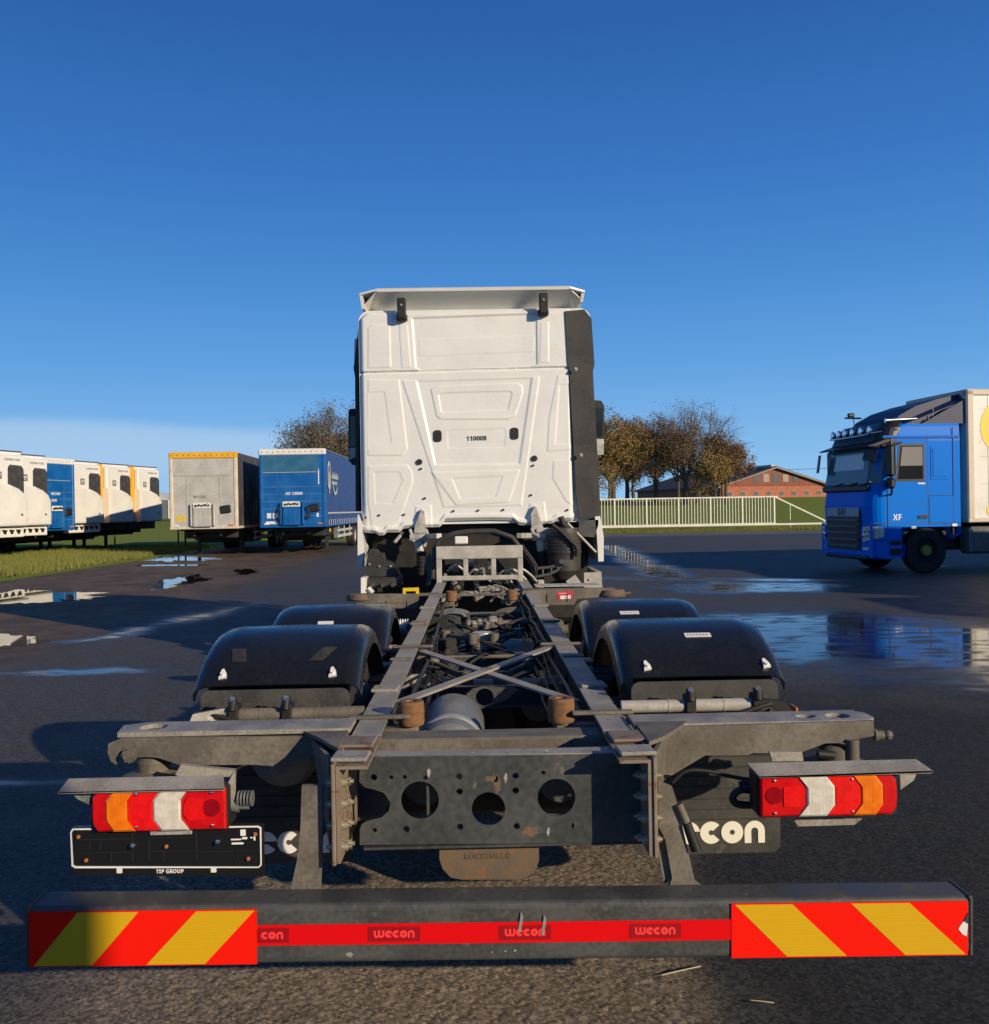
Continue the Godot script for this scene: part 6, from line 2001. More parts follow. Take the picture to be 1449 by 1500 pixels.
func make_left_trailers() -> void:
	# the two curtain trailers that face the viewer
	var g := curtain_trailer("curtain_trailer", "light grey curtain trailer with a yellow-orange top edge, left of the blue one", Vector3(-10.42, 0, -36.4), 0.04, M.trailer_grey, M.trailer_grey, M.trailer_orange, M.trailer_frame, M.curtain_dark)
	letters("8P1163", .10, M.ink_grey, g, Vector3(-.15, 2.28, -.026), Basis.IDENTITY, .006)
	var s := mb()
	plate(s, rrect(-1.02, 1.36, -.86, 1.58, .01), .004, at_z(-.03))
	plate(s, rrect(-.80, 1.36, -.68, 1.58, .01), .004, at_z(-.03))
	obj("sticker", s, M.yellow, g)
	trailer_under(g, 13.6)
	var b := curtain_trailer("curtain_trailer", "blue curtain trailer with white top edge and pale emblem on its side", Vector3(-7.13, 0, -36.8), 0.0, M.trailer_blue, M.trailer_teal, M.trailer_white, M.trailer_blue, M.curtain_blue, 13.6, 4.08)
	letters("AX 12000", .11, M.plate_white, b, Vector3(.05, 2.36, -.026), Basis.IDENTITY, .006)
	s = mb()
	plate(s, rrect(-1.0, 1.42, -.84, 1.62, .01), .004, at_z(-.03))
	plate(s, rrect(-.78, 1.42, -.60, 1.62, .01), .004, at_z(-.03))
	plate(s, rrect(-1.05, 1.20, -.6, 1.30, .01), .004, at_z(-.03))
	plate(s, rrect(.90, 1.45, .98, 1.60, .01), .004, at_z(-.03))
	plate(s, rrect(.98, 2.7, 1.02, 3.3, .01), .004, at_z(-.03))
	obj("sticker", s, M.sticker_white, b)
	s = mb()
	hose(s, [Vector3(.50, 1.75, .05), Vector3(.60, 1.85, .10), Vector3(.66, 1.6, .10), Vector3(.58, 1.4, .08), Vector3(.52, 1.6, .10)], .03)
	hose(s, [Vector3(-.50, 1.85, .05), Vector3(-.56, 1.6, .10), Vector3(-.50, 1.4, .08), Vector3(-.58, 1.3, .06)], .03)
	obj("air_hose", s, M.slot_black, b)
	# emblem, three lines of small letters and the white band on the side that shows
	s = mb()
	var sx := Transform3D(Basis(Vector3(0, 0, -1), Vector3(0, 1, 0), Vector3(1, 0, 0)), Vector3(1.288, 0, 0))
	plate(s, rrect(.45, 2.50, 1.15, 3.62, .33, 8), .006, sx, [rrect(.60, 2.65, 1.0, 3.47, .19, 8)])
	plate(s, rrect(.72, 2.35, .9, 3.2, .05), .0055, sx)
	var arc := arc_pts(Vector2(2.35, 3.05), .75, 215, 320, 12)
	arc.append_array(arc_pts(Vector2(2.35, 3.13), .70, 320, 215, 12))
	plate(s, arc, .006, sx)
	for k in 7: plate(s, rrect(1.45 + k * .26, 2.95, 1.62 + k * .26, 3.12 + .1 * (k % 2), .04), .006, sx)
	for k in 5: plate(s, rrect(1.45 + k * .30, 2.72, 1.66 + k * .30, 2.86, .04), .006, sx)
	plate(s, PackedVector2Array([Vector2(.3, 1.56), Vector2(13.3, 1.56), Vector2(13.3, 1.62), Vector2(.3, 1.62)]), .006, sx)
	obj("side_print", s, M.curtain_pale, b)
	s = mb()
	for k in 24: box(s, Vector3(1.284, 1.12, -.6 - k * .53), Vector3(1.30, 1.34, -.63 - k * .53), .003)
	obj("tension_strap", s, M.curtain_pale, b)
	trailer_under(b, 13.6)
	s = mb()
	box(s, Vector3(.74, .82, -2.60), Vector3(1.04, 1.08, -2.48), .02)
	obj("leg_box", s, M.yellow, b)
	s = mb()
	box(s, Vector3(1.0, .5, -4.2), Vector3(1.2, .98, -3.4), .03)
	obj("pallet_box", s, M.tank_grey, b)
	# a row of trailers further left, angled to the road
	var right := Vector2(sin(deg_to_rad(-14.0)), cos(deg_to_rad(-14.0)))
	var turn := deg_to_rad(76.0)
	var ends := [[37, 35.0], [72, 37.6], [114, 40.2], [148, 42.8], [191, 45.5], [232, 48.3]]
	var xs := [-16.55, -16.87, -16.82, -16.86, -16.52, -16.10]
	var says := ["white refrigerated trailer cut by the left edge of the photo, nearest of its row", "white refrigerated trailer just left of the blue one in the row", "", "white refrigerated trailer without orange panel, just right of the blue one in the row", "white refrigerated trailer with an orange front panel, last but one of the row", "white refrigerated trailer with an orange front panel at the far end of the row"]
	for k in 6:
		# the far front corner of each box, half a width along the front from its middle
		var axis := Vector3(cos(turn), 0, -sin(turn))
		var c := Vector3(xs[k], 0, -ends[k][1]) - axis * 1.29
		if k == 2:
			var bt := curtain_trailer("curtain_trailer", "blue-fronted trailer between the white refrigerated ones of the left row", c, turn, M.trailer_blue, M.trailer_blue, M.trailer_white, M.trailer_blue, M.curtain_blue, 13.6, 4.0)
			letters("PACTON", .10, M.plate_white, bt, Vector3(.1, 2.55, -.026), Basis.IDENTITY, .006)
			letters("4170", .10, M.plate_white, bt, Vector3(.0, 2.28, -.026), Basis.IDENTITY, .006)
			trailer_under(bt, 13.6)
		else:
			reefer(says[k], c, turn, k >= 4, k < 4)
	# wire fence posts on the meadow's edge
	for p in [[-19.6, -51.8, "short dark fence post in the grass under the last white trailer"], [-16.2, -51.8, "short dark fence post left of the grey trailer"], [-13.6, -44.5, "tall thin post close beside the grey trailer's left edge"], [-9.0, -24.8, ""]]:
		if p[2] == "": continue
		s = mb()
		cyl(s, Vector3(p[0], -.02, p[1]), Vector3(p[0], 1.35, p[1]), .045, .04, 10)
		lathe(s, [Vector2(.05, 1.35), Vector2(.05, 1.38), Vector2(0, 1.41)], Transform3D(Basis.IDENTITY, Vector3(p[0], 0, p[1])), 10)
		tag(obj("fence_post", s, M.post_dark), p[2], "post")

# ---------------------------------------------------------------- the blue lorry at the right
# front at z = 0 facing +z; the side that shows is +x
func make_blue_lorry() -> void:
	var turn := deg_to_rad(-84.0)
	var at := Vector3(8.75, 0, -22.75)
	var t := thing("blue_lorry", "bright blue lorry with roof lamps and sun visor, parked across the yard at the right", "truck", at, turn)
	t.scale.y = 1.045
	var s := mb()
	# cab shell: plan outlines with rounded front corners at rising heights
	var rings := []
	for r in [[1.02, 0.0], [1.5, .02], [1.85, -.03], [2.25, -.09], [2.72, -.19], [2.9, -.25], [3.22, -.45], [3.28, -.62]]:
		var f: float = r[1]
		var w: float = 1.245 if r[0] < 3.0 else 1.22
		var ring := []
		for p in arc_pts(Vector2(w - .34, f - .34), .34, 0, 90, 6): ring.append(Vector3(p.x, r[0], p.y))
		for p in arc_pts(Vector2(-w + .34, f - .34), .34, 90, 180, 6): ring.append(Vector3(p.x, r[0], p.y))
		ring.append(Vector3(-w, r[0], -2.17))
		ring.append(Vector3(w, r[0], -2.17))
		rings.append(ring)
	loft(s, rings)
	var cab := obj("cab", s, M.lorry_blue, t)
	# lower side with the wheel arch, both sides
	for e in [-1.0, 1.0]:
		s = mb()
		var arch := PackedVector2Array([Vector2(-.02, .38), Vector2(-.78, .38), Vector2(-.80, .62)])
		for p in arc_pts(Vector2(-1.34, .58), .66, 15, 165, 18): arch.append(p)
		arch.append_array(PackedVector2Array([Vector2(-2.17, .86), Vector2(-2.17, 1.10), Vector2(-.02, 1.10)]))
		along_x(s, arch, 1.05 * e, 1.25 * e)
		obj("wheel_arch", s, M.lorry_blue, cab)
	s = mb()
	var low := []
	for r in [[.34, -.03], [.42, .02], [1.03, .03]]:
		var ring := []
		for p in arc_pts(Vector2(1.247 - .36, r[1] - .36), .36, 0, 90, 6): ring.append(Vector3(p.x, r[0], p.y))
		for p in arc_pts(Vector2(-1.247 + .36, r[1] - .36), .36, 90, 180, 6): ring.append(Vector3(p.x, r[0], p.y))
		ring.append(Vector3(-1.247, r[0], -.72))
		ring.append(Vector3(1.247, r[0], -.72))
		low.append(ring)
	loft(s, low)
	obj("bumper", s, M.lorry_blue, cab)
	# windscreen, a pale sheet painted as its sky reflection, wipers
	s = mb()
	var ws := PackedVector2Array([Vector2(-1.05, 1.98), Vector2(1.05, 1.98), Vector2(1.0, 2.74), Vector2(-1.0, 2.74)])
	var tilt := Transform3D(Basis(Vector3.RIGHT, -.36), Vector3(0, 0, 0))
	slab(s, Vector3(-1.02, 1.98, -.035), Vector3(1.02, 1.98, -.035), Vector3(.98, 2.76, -.185), Vector3(-.98, 2.76, -.185), Vector3(0, .006, .02))
	slab(s, Vector3(1.02, 1.98, -.035), Vector3(1.235, 1.98, -.26), Vector3(1.215, 2.76, -.41), Vector3(.98, 2.76, -.185), Vector3(.012, .004, .016))
	var wsn := obj("windscreen", s, M.windscreen, cab)
	s = mb()
	slab(s, Vector3(-.7, 2.10, -.05), Vector3(.8, 2.10, -.05), Vector3(.72, 2.66, -.145), Vector3(-.65, 2.66, -.145), Vector3(0, .0015, .008))
	obj("painted_reflection", s, M.sticker_white, wsn)
	s = mb()
	box(s, Vector3(-1.1, 1.82, -.06), Vector3(1.1, 1.97, .03), .03)
	for x in [-.6, .1, .7]: bar(s, Vector3(x, 1.95, .02), Vector3(x + .5, 2.02, -.01), .03, .02)
	obj("wiper_panel", s, M.lorry_black, cab)
	# grille with its slats and emblem
	s = mb()
	plate(s, rrect(-.80, .52, .80, 1.42, .08), .03, at_z(.02))
	var gr := obj("grille", s, M.lorry_black, cab)
	for k in 5:
		s = mb()
		box(s, Vector3(-.72, .58 + k * .145, .045), Vector3(.72, .625 + k * .145, .085), .012)
		obj("slat", s, M.tank_grey, gr)
	s = mb()
	box(s, Vector3(-.78, 1.26, .04), Vector3(.78, 1.47, .075), .015)
	var gb := obj("grille_bar", s, M.curtain_pale, gr)
	letters("DAF", .16, M.ink, gb, Vector3(0, 1.365, .076), Basis.IDENTITY, .008)
	for e in [-1.0, 1.0]:
		s = mb()
		for k in 5:
			var q := []
			for j in 2:
				var a := deg_to_rad(82.0 - 15.0 * (k + j))
				var o := Vector3(cos(a) * e, 0, sin(a))
				q.append_array([Vector3(.887 * e, .70 + .025 * (k + j), -.33) + o * .37, Vector3(.887 * e, 1.06 - .012 * absf(k + j - 2.0), -.33) + o * .37, o])
			slab(s, q[0], q[3], q[4], q[1], (q[2] + q[5]) * .012)
		var hl := obj("headlight", s, M.lens_white, cab)
		s = mb()
		for p in [[.95, .85], [1.05, .87], [1.0, .97], [1.10, .97]]: lathe(s, [Vector2(.06, 0), Vector2(.045, .012), Vector2(0, .016)], Transform3D(Basis(Vector3.RIGHT, Vector3(.6 * e, 0, .8), Vector3(0, 1, 0)), Vector3(p[0] * e, p[1], -.33 + sqrt(.386 * .386 - (p[0] - .887) * (p[0] - .887)))), 14)
		obj("reflector", s, M.chrome, hl)
		s = mb()
		slab(s, Vector3(.92 * e, .52, .035), Vector3(1.08 * e, .54, -.06), Vector3(1.08 * e, .60, -.06), Vector3(.92 * e, .585, .035), Vector3(.015 * e, 0, .02))
		obj("fog_lamp", s, M.sticker_white, cab)
	# roof: visor, lamp bar, high deflector, horn
	s = mb()
	slab(s, Vector3(-1.2, 2.78, .02), Vector3(1.2, 2.78, .02), Vector3(1.23, 2.92, -.42), Vector3(-1.23, 2.92, -.42), Vector3(0, .03, .01))
	slab(s, Vector3(1.2, 2.78, .02), Vector3(1.27, 2.74, -.42), Vector3(1.27, 2.86, -.75), Vector3(1.23, 2.92, -.42), Vector3(.01, .02, 0))
	obj("sun_visor", s, M.lorry_black, cab)
	s = mb()
	var lf := []
	for r in [[2.9, -.20, 1.24], [3.2, -.32, 1.22], [3.34, -.50, 1.15]]:
		var ring := []
		for p in arc_pts(Vector2(r[2] - .3, r[1] - .3), .3, 0, 90, 5): ring.append(Vector3(p.x, r[0], p.y))
		for p in arc_pts(Vector2(-r[2] + .3, r[1] - .3), .3, 90, 180, 5): ring.append(Vector3(p.x, r[0], p.y))
		ring.append(Vector3(-r[2], r[0], -.80))
		ring.append(Vector3(r[2], r[0], -.80))
		lf.append(ring)
	loft(s, lf)
	obj("roof_front", s, M.lorry_black, cab)
	s = mb()
	tube(s, [Vector3(-1.0, 3.08, -.16), Vector3(-.5, 3.06, -.10), Vector3(.5, 3.06, -.10), Vector3(1.0, 3.10, -.2), Vector3(1.26, 3.16, -.65)], .02, 8)
	var lb := obj("lamp_bar", s, M.chrome, cab)
	for x in [-.9, -.54, -.18, .18, .54, .9]:
		s = mb()
		lathe(s, [Vector2(0, -.06), Vector2(.06, -.05), Vector2(.095, 0), Vector2(.095, .03), Vector2(.08, .045), Vector2(0, .05)], Transform3D(Basis(Vector3.RIGHT, Vector3(0, 0, 1), Vector3(0, -1, 0)), Vector3(x, 3.17, -.14 - absf(x) * .06)), 16)
		obj("roof_lamp", s, M.mirror_glass, lb)
	s = mb()
	var df := PackedVector2Array([Vector2(-.62, 3.26), Vector2(-.85, 3.48), Vector2(-1.25, 3.68), Vector2(-1.8, 3.84), Vector2(-2.38, 3.96), Vector2(-2.38, 3.26)])
	along_x(s, df, -1.0, 1.0)
	slab(s, Vector3(1.0, 3.26, -.70), Vector3(1.0, 3.90, -2.36), Vector3(1.16, 3.80, -2.36), Vector3(1.16, 3.28, -.9), Vector3(0, -.02, 0))
	obj("roof_deflector", s, M.lorry_blue_dark, cab)
	s = mb()
	slab(s, Vector3(1.16, 3.28, -1.3), Vector3(1.16, 3.82, -2.32), Vector3(1.2, 3.84, -2.40), Vector3(1.2, 3.28, -2.32), Vector3(-.03, 0, 0))
	obj("side_deflector", s, M.lorry_blue_dark, cab)
	s = mb()
	cyl(s, Vector3(1.1, 3.36, -.45), Vector3(1.1, 3.40, -1.25), .05, .025, 14)
	cyl(s, Vector3(.95, 3.36, -.55), Vector3(.95, 3.40, -1.15), .045, .022, 14)
	for z in [-.7, -1.1, -1.5]: cyl(s, Vector3(1.1, 3.26, z), Vector3(1.1, 3.42, z), .012)
	cyl(s, Vector3(1.1, 3.26, -1.62), Vector3(1.1, 3.62, -1.62), .008)
	obj("air_horn", s, M.chrome, cab)
	s = mb()
	cyl(s, Vector3(-.2, 3.26, -.40), Vector3(-.2, 3.62, -.35), .012)
	bxc(s, Vector3(-.2, 3.60, -.30), Vector3(.10, .09, .16), .02)
	cyl(s, Vector3(.1, 3.50, -.4), Vector3(-.5, 3.56, -.3), .02)
	obj("roof_antenna", s, M.lorry_black, cab)
	# door, window, trim on the side that shows
	s = mb()
	var sx := Transform3D(Basis(Vector3(0, 0, -1), Vector3(0, 1, 0), Vector3(1, 0, 0)), Vector3(1.245, 0, 0))
	plate(s, PackedVector2Array([Vector2(.40, 1.02), Vector2(1.36, 1.02), Vector2(1.36, 2.94), Vector2(.56, 2.94), Vector2(.46, 2.0), Vector2(.40, 1.9)]), .012, sx)
	var door := obj("door", s, M.lorry_blue, cab)
	s = mb()
	plate(s, PackedVector2Array([Vector2(.58, 2.02), Vector2(1.29, 2.02), Vector2(1.29, 2.84), Vector2(.68, 2.84)]), .008, sx.translated_local(Vector3(0, 0, .012)))
	obj("window_frame", s, M.lorry_black, door)
	s = mb()
	plate(s, PackedVector2Array([Vector2(.64, 2.07), Vector2(1.25, 2.07), Vector2(1.25, 2.79), Vector2(.72, 2.79)]), .004, sx.translated_local(Vector3(0, 0, .020)))
	obj("window", s, M.glass, door)
	s = mb()
	plate(s, PackedVector2Array([Vector2(.70, 2.36), Vector2(1.24, 2.36), Vector2(1.24, 2.77), Vector2(.75, 2.77)]), .003, sx.translated_local(Vector3(0, 0, .024)))
	obj("window_shade", s, M.ink_grey, door)
	s = mb()
	plate(s, rrect(1.12, 1.20, 1.34, 1.28, .02), .02, sx.translated_local(Vector3(0, 0, .012)))
	obj("door_handle", s, M.lorry_black, door)
	letters("XF", .13, M.sticker_white, door, Vector3(1.258, 1.24, -.62), Basis(Vector3(0, 0, -1), Vector3(0, 1, 0), Vector3(1, 0, 0)), .006)
	s = mb()
	plate(s, rrect(1.12, 1.955, 1.30, 1.985, .01), .01, sx.translated_local(Vector3(0, 0, .012)))
	obj("window_catch", s, M.sticker_white, door)
	s = mb()
	plate(s, rrect(1.45, 2.06, 1.92, 2.80, .04), .012, sx)
	var sp := obj("side_panel", s, M.lorry_blue, cab)
	s = mb()
	plate(s, rrect(1.50, 2.12, 1.87, 2.74, .04), .012, sx.translated_local(Vector3(0, 0, .010)))
	obj("pressed_panel", s, M.lorry_blue, sp)
	s = mb()
	plate(s, rrect(1.40, 1.10, 2.13, 1.68, .03), .010, sx)
	obj("pressed_panel", s, M.lorry_blue, sp)
	s = mb()
	plate(s, PackedVector2Array([Vector2(.3, 2.98), Vector2(2.15, 2.98), Vector2(2.15, 3.02), Vector2(.3, 3.02)]), .014, sx)
	obj("pressed_panel", s, M.lorry_blue, sp)
	s = mb()
	for p in [[.95, .98], [1.95, 1.02]]: plate(s, rrect(p[0], p[1], p[0] + .12, p[1] + .06, .02), .012, sx.translated_local(Vector3(0, 0, .005)))
	obj("side_lamp", s, M.sticker_white, cab)
	# shut lines of door, wing and roof
	for q in [[.385, 1.02, .40, 1.92], [1.36, 1.02, 1.375, 2.95], [.40, 1.50, 1.36, 1.508], [.3, 2.955, 2.15, 2.965], [1.99, 1.1, 2.0, 3.2], [.03, 1.10, 2.15, 1.112], [1.40, 1.70, 2.0, 1.71], [.10, .74, .74, .75]]:
		s = mb()
		plate(s, PackedVector2Array([Vector2(q[0], q[1]), Vector2(q[2], q[1]), Vector2(q[2], q[3]), Vector2(q[0], q[3])]), .0135, sx)
		obj("shut_line", s, M.ink, cab)
	for q in [[.42, .42, .70, .56], [.42, .64, .70, .72]]:
		s = mb()
		plate(s, rrect(q[0], q[1], q[2], q[3], .02), .012, sx.translated_local(Vector3(0, 0, .004)))
		obj("step", s, M.lorry_black, cab)
	s = mb()
	box(s, Vector3(-1.05, .30, -.45), Vector3(1.05, .40, .0), .03)
	obj("front_spoiler", s, M.lorry_black, cab)
	# mirrors
	for e in [-1.0, 1.0]:
		s = mb()
		box(s, Vector3(1.28 * e, 2.12, -.46), Vector3(1.52 * e, 2.82, -.30), .05)
		box(s, Vector3(1.28 * e, 1.86, -.46), Vector3(1.52 * e, 2.10, -.30), .05)
		tube(s, [Vector3(1.2 * e, 2.86, -.5), Vector3(1.42 * e, 2.90, -.40), Vector3(1.42 * e, 1.78, -.40), Vector3(1.2 * e, 1.72, -.5)], .025, 8)
		var mr := obj("mirror", s, M.lorry_black, cab)
		s = mb()
		box(s, Vector3(1.30 * e, 2.16, -.475), Vector3(1.50 * e, 2.78, -.462), .01)
		obj("mirror_glass", s, M.mirror_glass, mr)
	s = mb()
	slab(s, Vector3(.98, 2.5, .03), Vector3(1.25, 2.46, -.12), Vector3(1.30, 2.68, -.16), Vector3(1.0, 2.74, -.02), Vector3(.0, .0, .03))
	slab(s, Vector3(-1.28, 2.3, .05), Vector3(-1.05, 2.3, .12), Vector3(-1.05, 2.72, .06), Vector3(-1.25, 2.72, .0), Vector3(0, 0, .04))
	obj("front_mirror", s, M.lorry_black, cab)
	# wheels, tank, chassis
	s = mb()
	box(s, Vector3(-.45, .62, -6.0), Vector3(.45, .95, -.6), .02)
	box(s, Vector3(-1.0, .5, -2.2), Vector3(1.0, 1.05, -.8), .05)
	obj("chassis_frame", s, M.chassis_black, t)
	for e in [-1.0, 1.0]:
		var w := wheel_pair(t, e, -1.34)
		s = mb()
		box(s, Vector3(.75 * e, .40, -3.55), Vector3(1.22 * e, 1.0, -2.42), .06)
		obj("fuel_tank", s, M.tank_grey, t)
		wheel(t, .62 * e, 1.2 * e, -5.2, .5, .5, M.chassis_black)
	s = mb()
	var fl := []
	for k in 9:
		var a := deg_to_rad(lerpf(35, 120, k / 8.0))
		fl.append(Vector3(0, .58 + sin(a) * .62, -1.34 + cos(a) * .62))
	for k in 8: slab(s, fl[k] + Vector3(.95, 0, 0), fl[k + 1] + Vector3(.95, 0, 0), fl[k + 1] + Vector3(1.22, 0, 0), fl[k] + Vector3(1.22, 0, 0), Vector3(0, -.01, 0))
	obj("arch_liner", s, M.rubber, t)
	# its trailer, pale, with a big yellow sun on the curtain
	var tt := thing("sun_trailer", "pale curtain trailer with a large yellow disc on its side, coupled behind the blue lorry", "trailer", at + Vector3(-.64, 0, .065), turn)
	tt.scale.y = 1.04
	s = mb()
	box(s, Vector3(-1.27, 1.18, -16.6), Vector3(1.255, 4.02, -3.0), .02)
	var bd := obj("side_curtain", s, M.trailer_white, tt)
	s = mb()
	for k in 26: box(s, Vector3(1.255, 1.22, -3.5 - k * .52), Vector3(1.262, 3.9, -3.512 - k * .52), .002)
	for y in [1.95, 2.55, 3.1, 3.6]: box(s, Vector3(1.255, y, -16.5), Vector3(1.259, y + .012, -3.3), .001)
	obj("curtain_seam", s, M.trailer_frame, bd)
	s = mb()
	box(s, Vector3(1.1, 1.16, -3.16), Vector3(1.285, 4.04, -2.98), .03)
	box(s, Vector3(-1.285, 3.9, -16.6), Vector3(1.285, 4.05, -2.98), .03)
	box(s, Vector3(-1.285, 1.10, -16.6), Vector3(1.285, 1.20, -2.98), .02)
	obj("corner_frame", s, M.trailer_frame, tt)
	s = mb()
	plate(s, disc_pts(Vector2(3.98, 3.20), .66, 40), .005, sx.translated_local(Vector3(0, 0, .012)))
	plate(s, rrect(3.45, 1.28, 7.5, 1.46, .04), .005, sx.translated_local(Vector3(0, 0, .012)))
	obj("sun_print", s, M.sun_yellow, bd)
	trailer_under_at(tt, -3.0, 13.6)

func wheel_pair(t: Node, e: float, z: float) -> Node:
	wheel(t, .92 * e, 1.22 * e, z, .5, .5, M.chassis_black)
	var s := mb()
	cyl(s, Vector3(1.18 * e, .5, z), Vector3(1.235 * e, .5, z), .13, .11, 20)
	return obj("hub_cap", s, M.hub_green, t)

func trailer_under_at(t: Node, z0: float, length: float) -> void:
	var s := mb()
	for x in [-.55, .45]: box(s, Vector3(x, .85, z0 - length + .3), Vector3(x + .1, 1.12, z0 - .5), .01)
	obj("chassis_frame", s, M.chassis_black, t)
	for k in 3:
		for e in [-1.0, 1.0]: wheel(t, .85 * e, 1.22 * e, z0 - length + 2.0 + k * 1.31, .5, .5, M.curtain_pale)
	for x in [-.85, .85]:
		s = mb()
		box(s, Vector3(x - .06, .4, z0 - 3.0), Vector3(x + .06, 1.05, z0 - 2.86), .008)
		obj("landing_leg", s, M.chassis_black, t)

# ---------------------------------------------------------------- gate, barn, trees
func make_far_side() -> void:
	var zg := -60.0
	var g := thing("sliding_gate", "long cream metal sliding gate of upright bars with a slanting brace at its right end", "gate", Vector3(8, 0, zg))
	var s := mb()
	box(s, Vector3(-1.2, .30, -.08), Vector3(10.75, .47, .08), .015)
	obj("bottom_rail", s, M.gate_paint, g)
	s = mb()
	box(s, Vector3(-1.2, 2.06, -.04), Vector3(10.9, 2.15, .04), .01)
	obj("top_rail", s, M.gate_paint, g)
	for k in 7:
		s = mb()
		box(s, Vector3(-1.5 + k * 2.02, .47, -.05), Vector3(-1.4 + k * 2.02, 2.06, .05), .008)
		if k > 0: obj("gate_post", s, M.gate_paint, g)
		if k < 6:
			for j in 9:
				var x := -1.4 + k * 2.02 + (j + 1) * .192
				if x < -1.15: continue
				s = mb()
				box(s, Vector3(x - .022, .47, -.022), Vector3(x + .022, 2.06, .022), .005)
				obj("bar", s, M.gate_paint, g)
	s = mb()
	bar(s, Vector3(10.75, 2.08, 0), Vector3(14.1, .42, 0), .09, .07, Vector3.BACK)
	box(s, Vector3(10.75, .30, -.06), Vector3(14.2, .42, .06), .01)
	obj("counter_brace", s, M.gate_paint, g)
	for p in [[12.0, "thin pale post behind the gate's slanting brace"]]:
		s = mb()
		cyl(s, Vector3(8 + p[0], 0, -61), Vector3(8 + p[0], 1.55, -61), .03, .03, 8)
		lathe(s, [Vector2(.04, 1.55), Vector2(.03, 1.6), Vector2(0, 1.62)], Transform3D(Basis.IDENTITY, Vector3(8 + p[0], 0, -61)), 8)
		tag(obj("fence_post", s, M.gate_paint), p[1], "post")
	make_barn()
	make_trees()
	# power line far behind the barn
	s = mb()
	for k in 2:
		var pts := []
		for i in 15:
			var u := i / 14.0
			pts.append(Vector3(lerpf(55, 150, u), 11.0 - k * 4.5 + lerpf(0, 3, u) - sin(PI * u) * 1.2, -260))
		tube(s, pts, .06, 5)
	tag(obj("power_line", s, M.post_dark), "thin power wires crossing the sky right of the barn", "wire")
	# greenhouse block seen past the last white trailer
	var gh := thing("greenhouse", "low pale greenhouse far off, seen in the gap left of the grey trailer", "building", Vector3(-62, .5, -178))
	s = mb()
	box(s, Vector3(-16, 0, -10), Vector3(16, 3.6, 10), .1)
	obj("wall", s, M.tank_grey, gh)
	for k in 8:
		s = mb()
		along_xz_roof(s, -16 + k * 4.0, -12 + k * 4.0, 3.6, 5.0, -10, 10)
		obj("roof_bay", s, M.curtain_pale, gh)
	for k in 9:
		s = mb()
		box(s, Vector3(-16.1 + k * 4.0, 0, 10), Vector3(-15.8 + k * 4.0, 3.6, 10.15), .02)
		obj("post", s, M.trailer_white, gh)

func along_xz_roof(s: SurfaceTool, x0: float, x1: float, y0: float, y1: float, z0: float, z1: float) -> void:
	plate(s, PackedVector2Array([Vector2(x0, y0), Vector2(x1, y0), Vector2((x0 + x1) / 2, y1)]), z1 - z0, at_z(z0))

func make_barn() -> void:
	# gable end towards the viewer, ridge running back to the left
	var b := thing("brick_barn", "low red brick barn with dark roof and boarded gable beyond the meadow", "building", Vector3(52.5, 1.75, -168), 0.22)
	var hw := 10.5
	var s := mb()
	box(s, Vector3(-hw, -.6, -38), Vector3(hw, 3.2, 0), .02)
	var wall := obj("wall", s, M.brick, b)
	s = mb()
	plate(s, PackedVector2Array([Vector2(-hw - .1, 3.1), Vector2(hw + .1, 3.1), Vector2(0, 6.3)]), .25, at_z(-.15))
	var gable := obj("gable_boards", s, M.barn_cladding, b)
	for k in 42:
		var x := -10.2 + k * .5
		s = mb()
		box(s, Vector3(x, 3.12, .10), Vector3(x + .05, 3.12 + maxf(.05, (1.0 - absf(x) / 10.6) * 3.0), .13), .004)
		obj("batten", s, M.barn_cladding, gable)
	for k in 5:
		s = mb()
		var x := -4.2 + k * 1.9
		box(s, Vector3(x, 3.75, .10), Vector3(x + 1.15, 3.75 + [1.1, 1.45, 1.5, 1.35, .95][k], .16), .02)
		obj("gable_window", s, M.barn_window if k % 2 == 0 else M.barn_trim, gable)
	s = mb()
	plate(s, PackedVector2Array([Vector2(-hw - .7, 2.85), Vector2(0, 6.25), Vector2(hw + .7, 2.85), Vector2(hw + .7, 3.12), Vector2(0, 6.55), Vector2(-hw - .7, 3.12)]), 39.5, at_z(-38.8))
	var roof := obj("roof", s, M.barn_roof, b)
	s = mb()
	plate(s, PackedVector2Array([Vector2(-hw - .72, 2.80), Vector2(0, 6.2), Vector2(hw + .72, 2.80), Vector2(hw + .72, 2.98), Vector2(0, 6.40), Vector2(-hw - .72, 2.98)]), .12, at_z(.72))
	obj("barge_board", s, M.barn_trim, roof)
	s = mb()
	box(s, Vector3(-.35, 6.4, -38), Vector3(.35, 6.85, -.5), .05)
	obj("ridge_vent", s, M.curtain_pale, roof)
	for k in 8:
		s = mb()
		box(s, Vector3(-9.2 + k * 2.5, 1.35, -.02), Vector3(-8.2 + k * 2.5, 2.15, .06), .02)
		var w := obj("window", s, M.barn_trim, wall)
		s = mb()
		box(s, Vector3(-9.1 + k * 2.5, 1.43, .05), Vector3(-8.3 + k * 2.5, 2.07, .08), .01)
		obj("pane", s, M.barn_window, w)
	s = mb()
	box(s, Vector3(4.6, .05, -.02), Vector3(6.4, .4, .08), .01)
	obj("vent_board", s, M.barn_trim, wall)

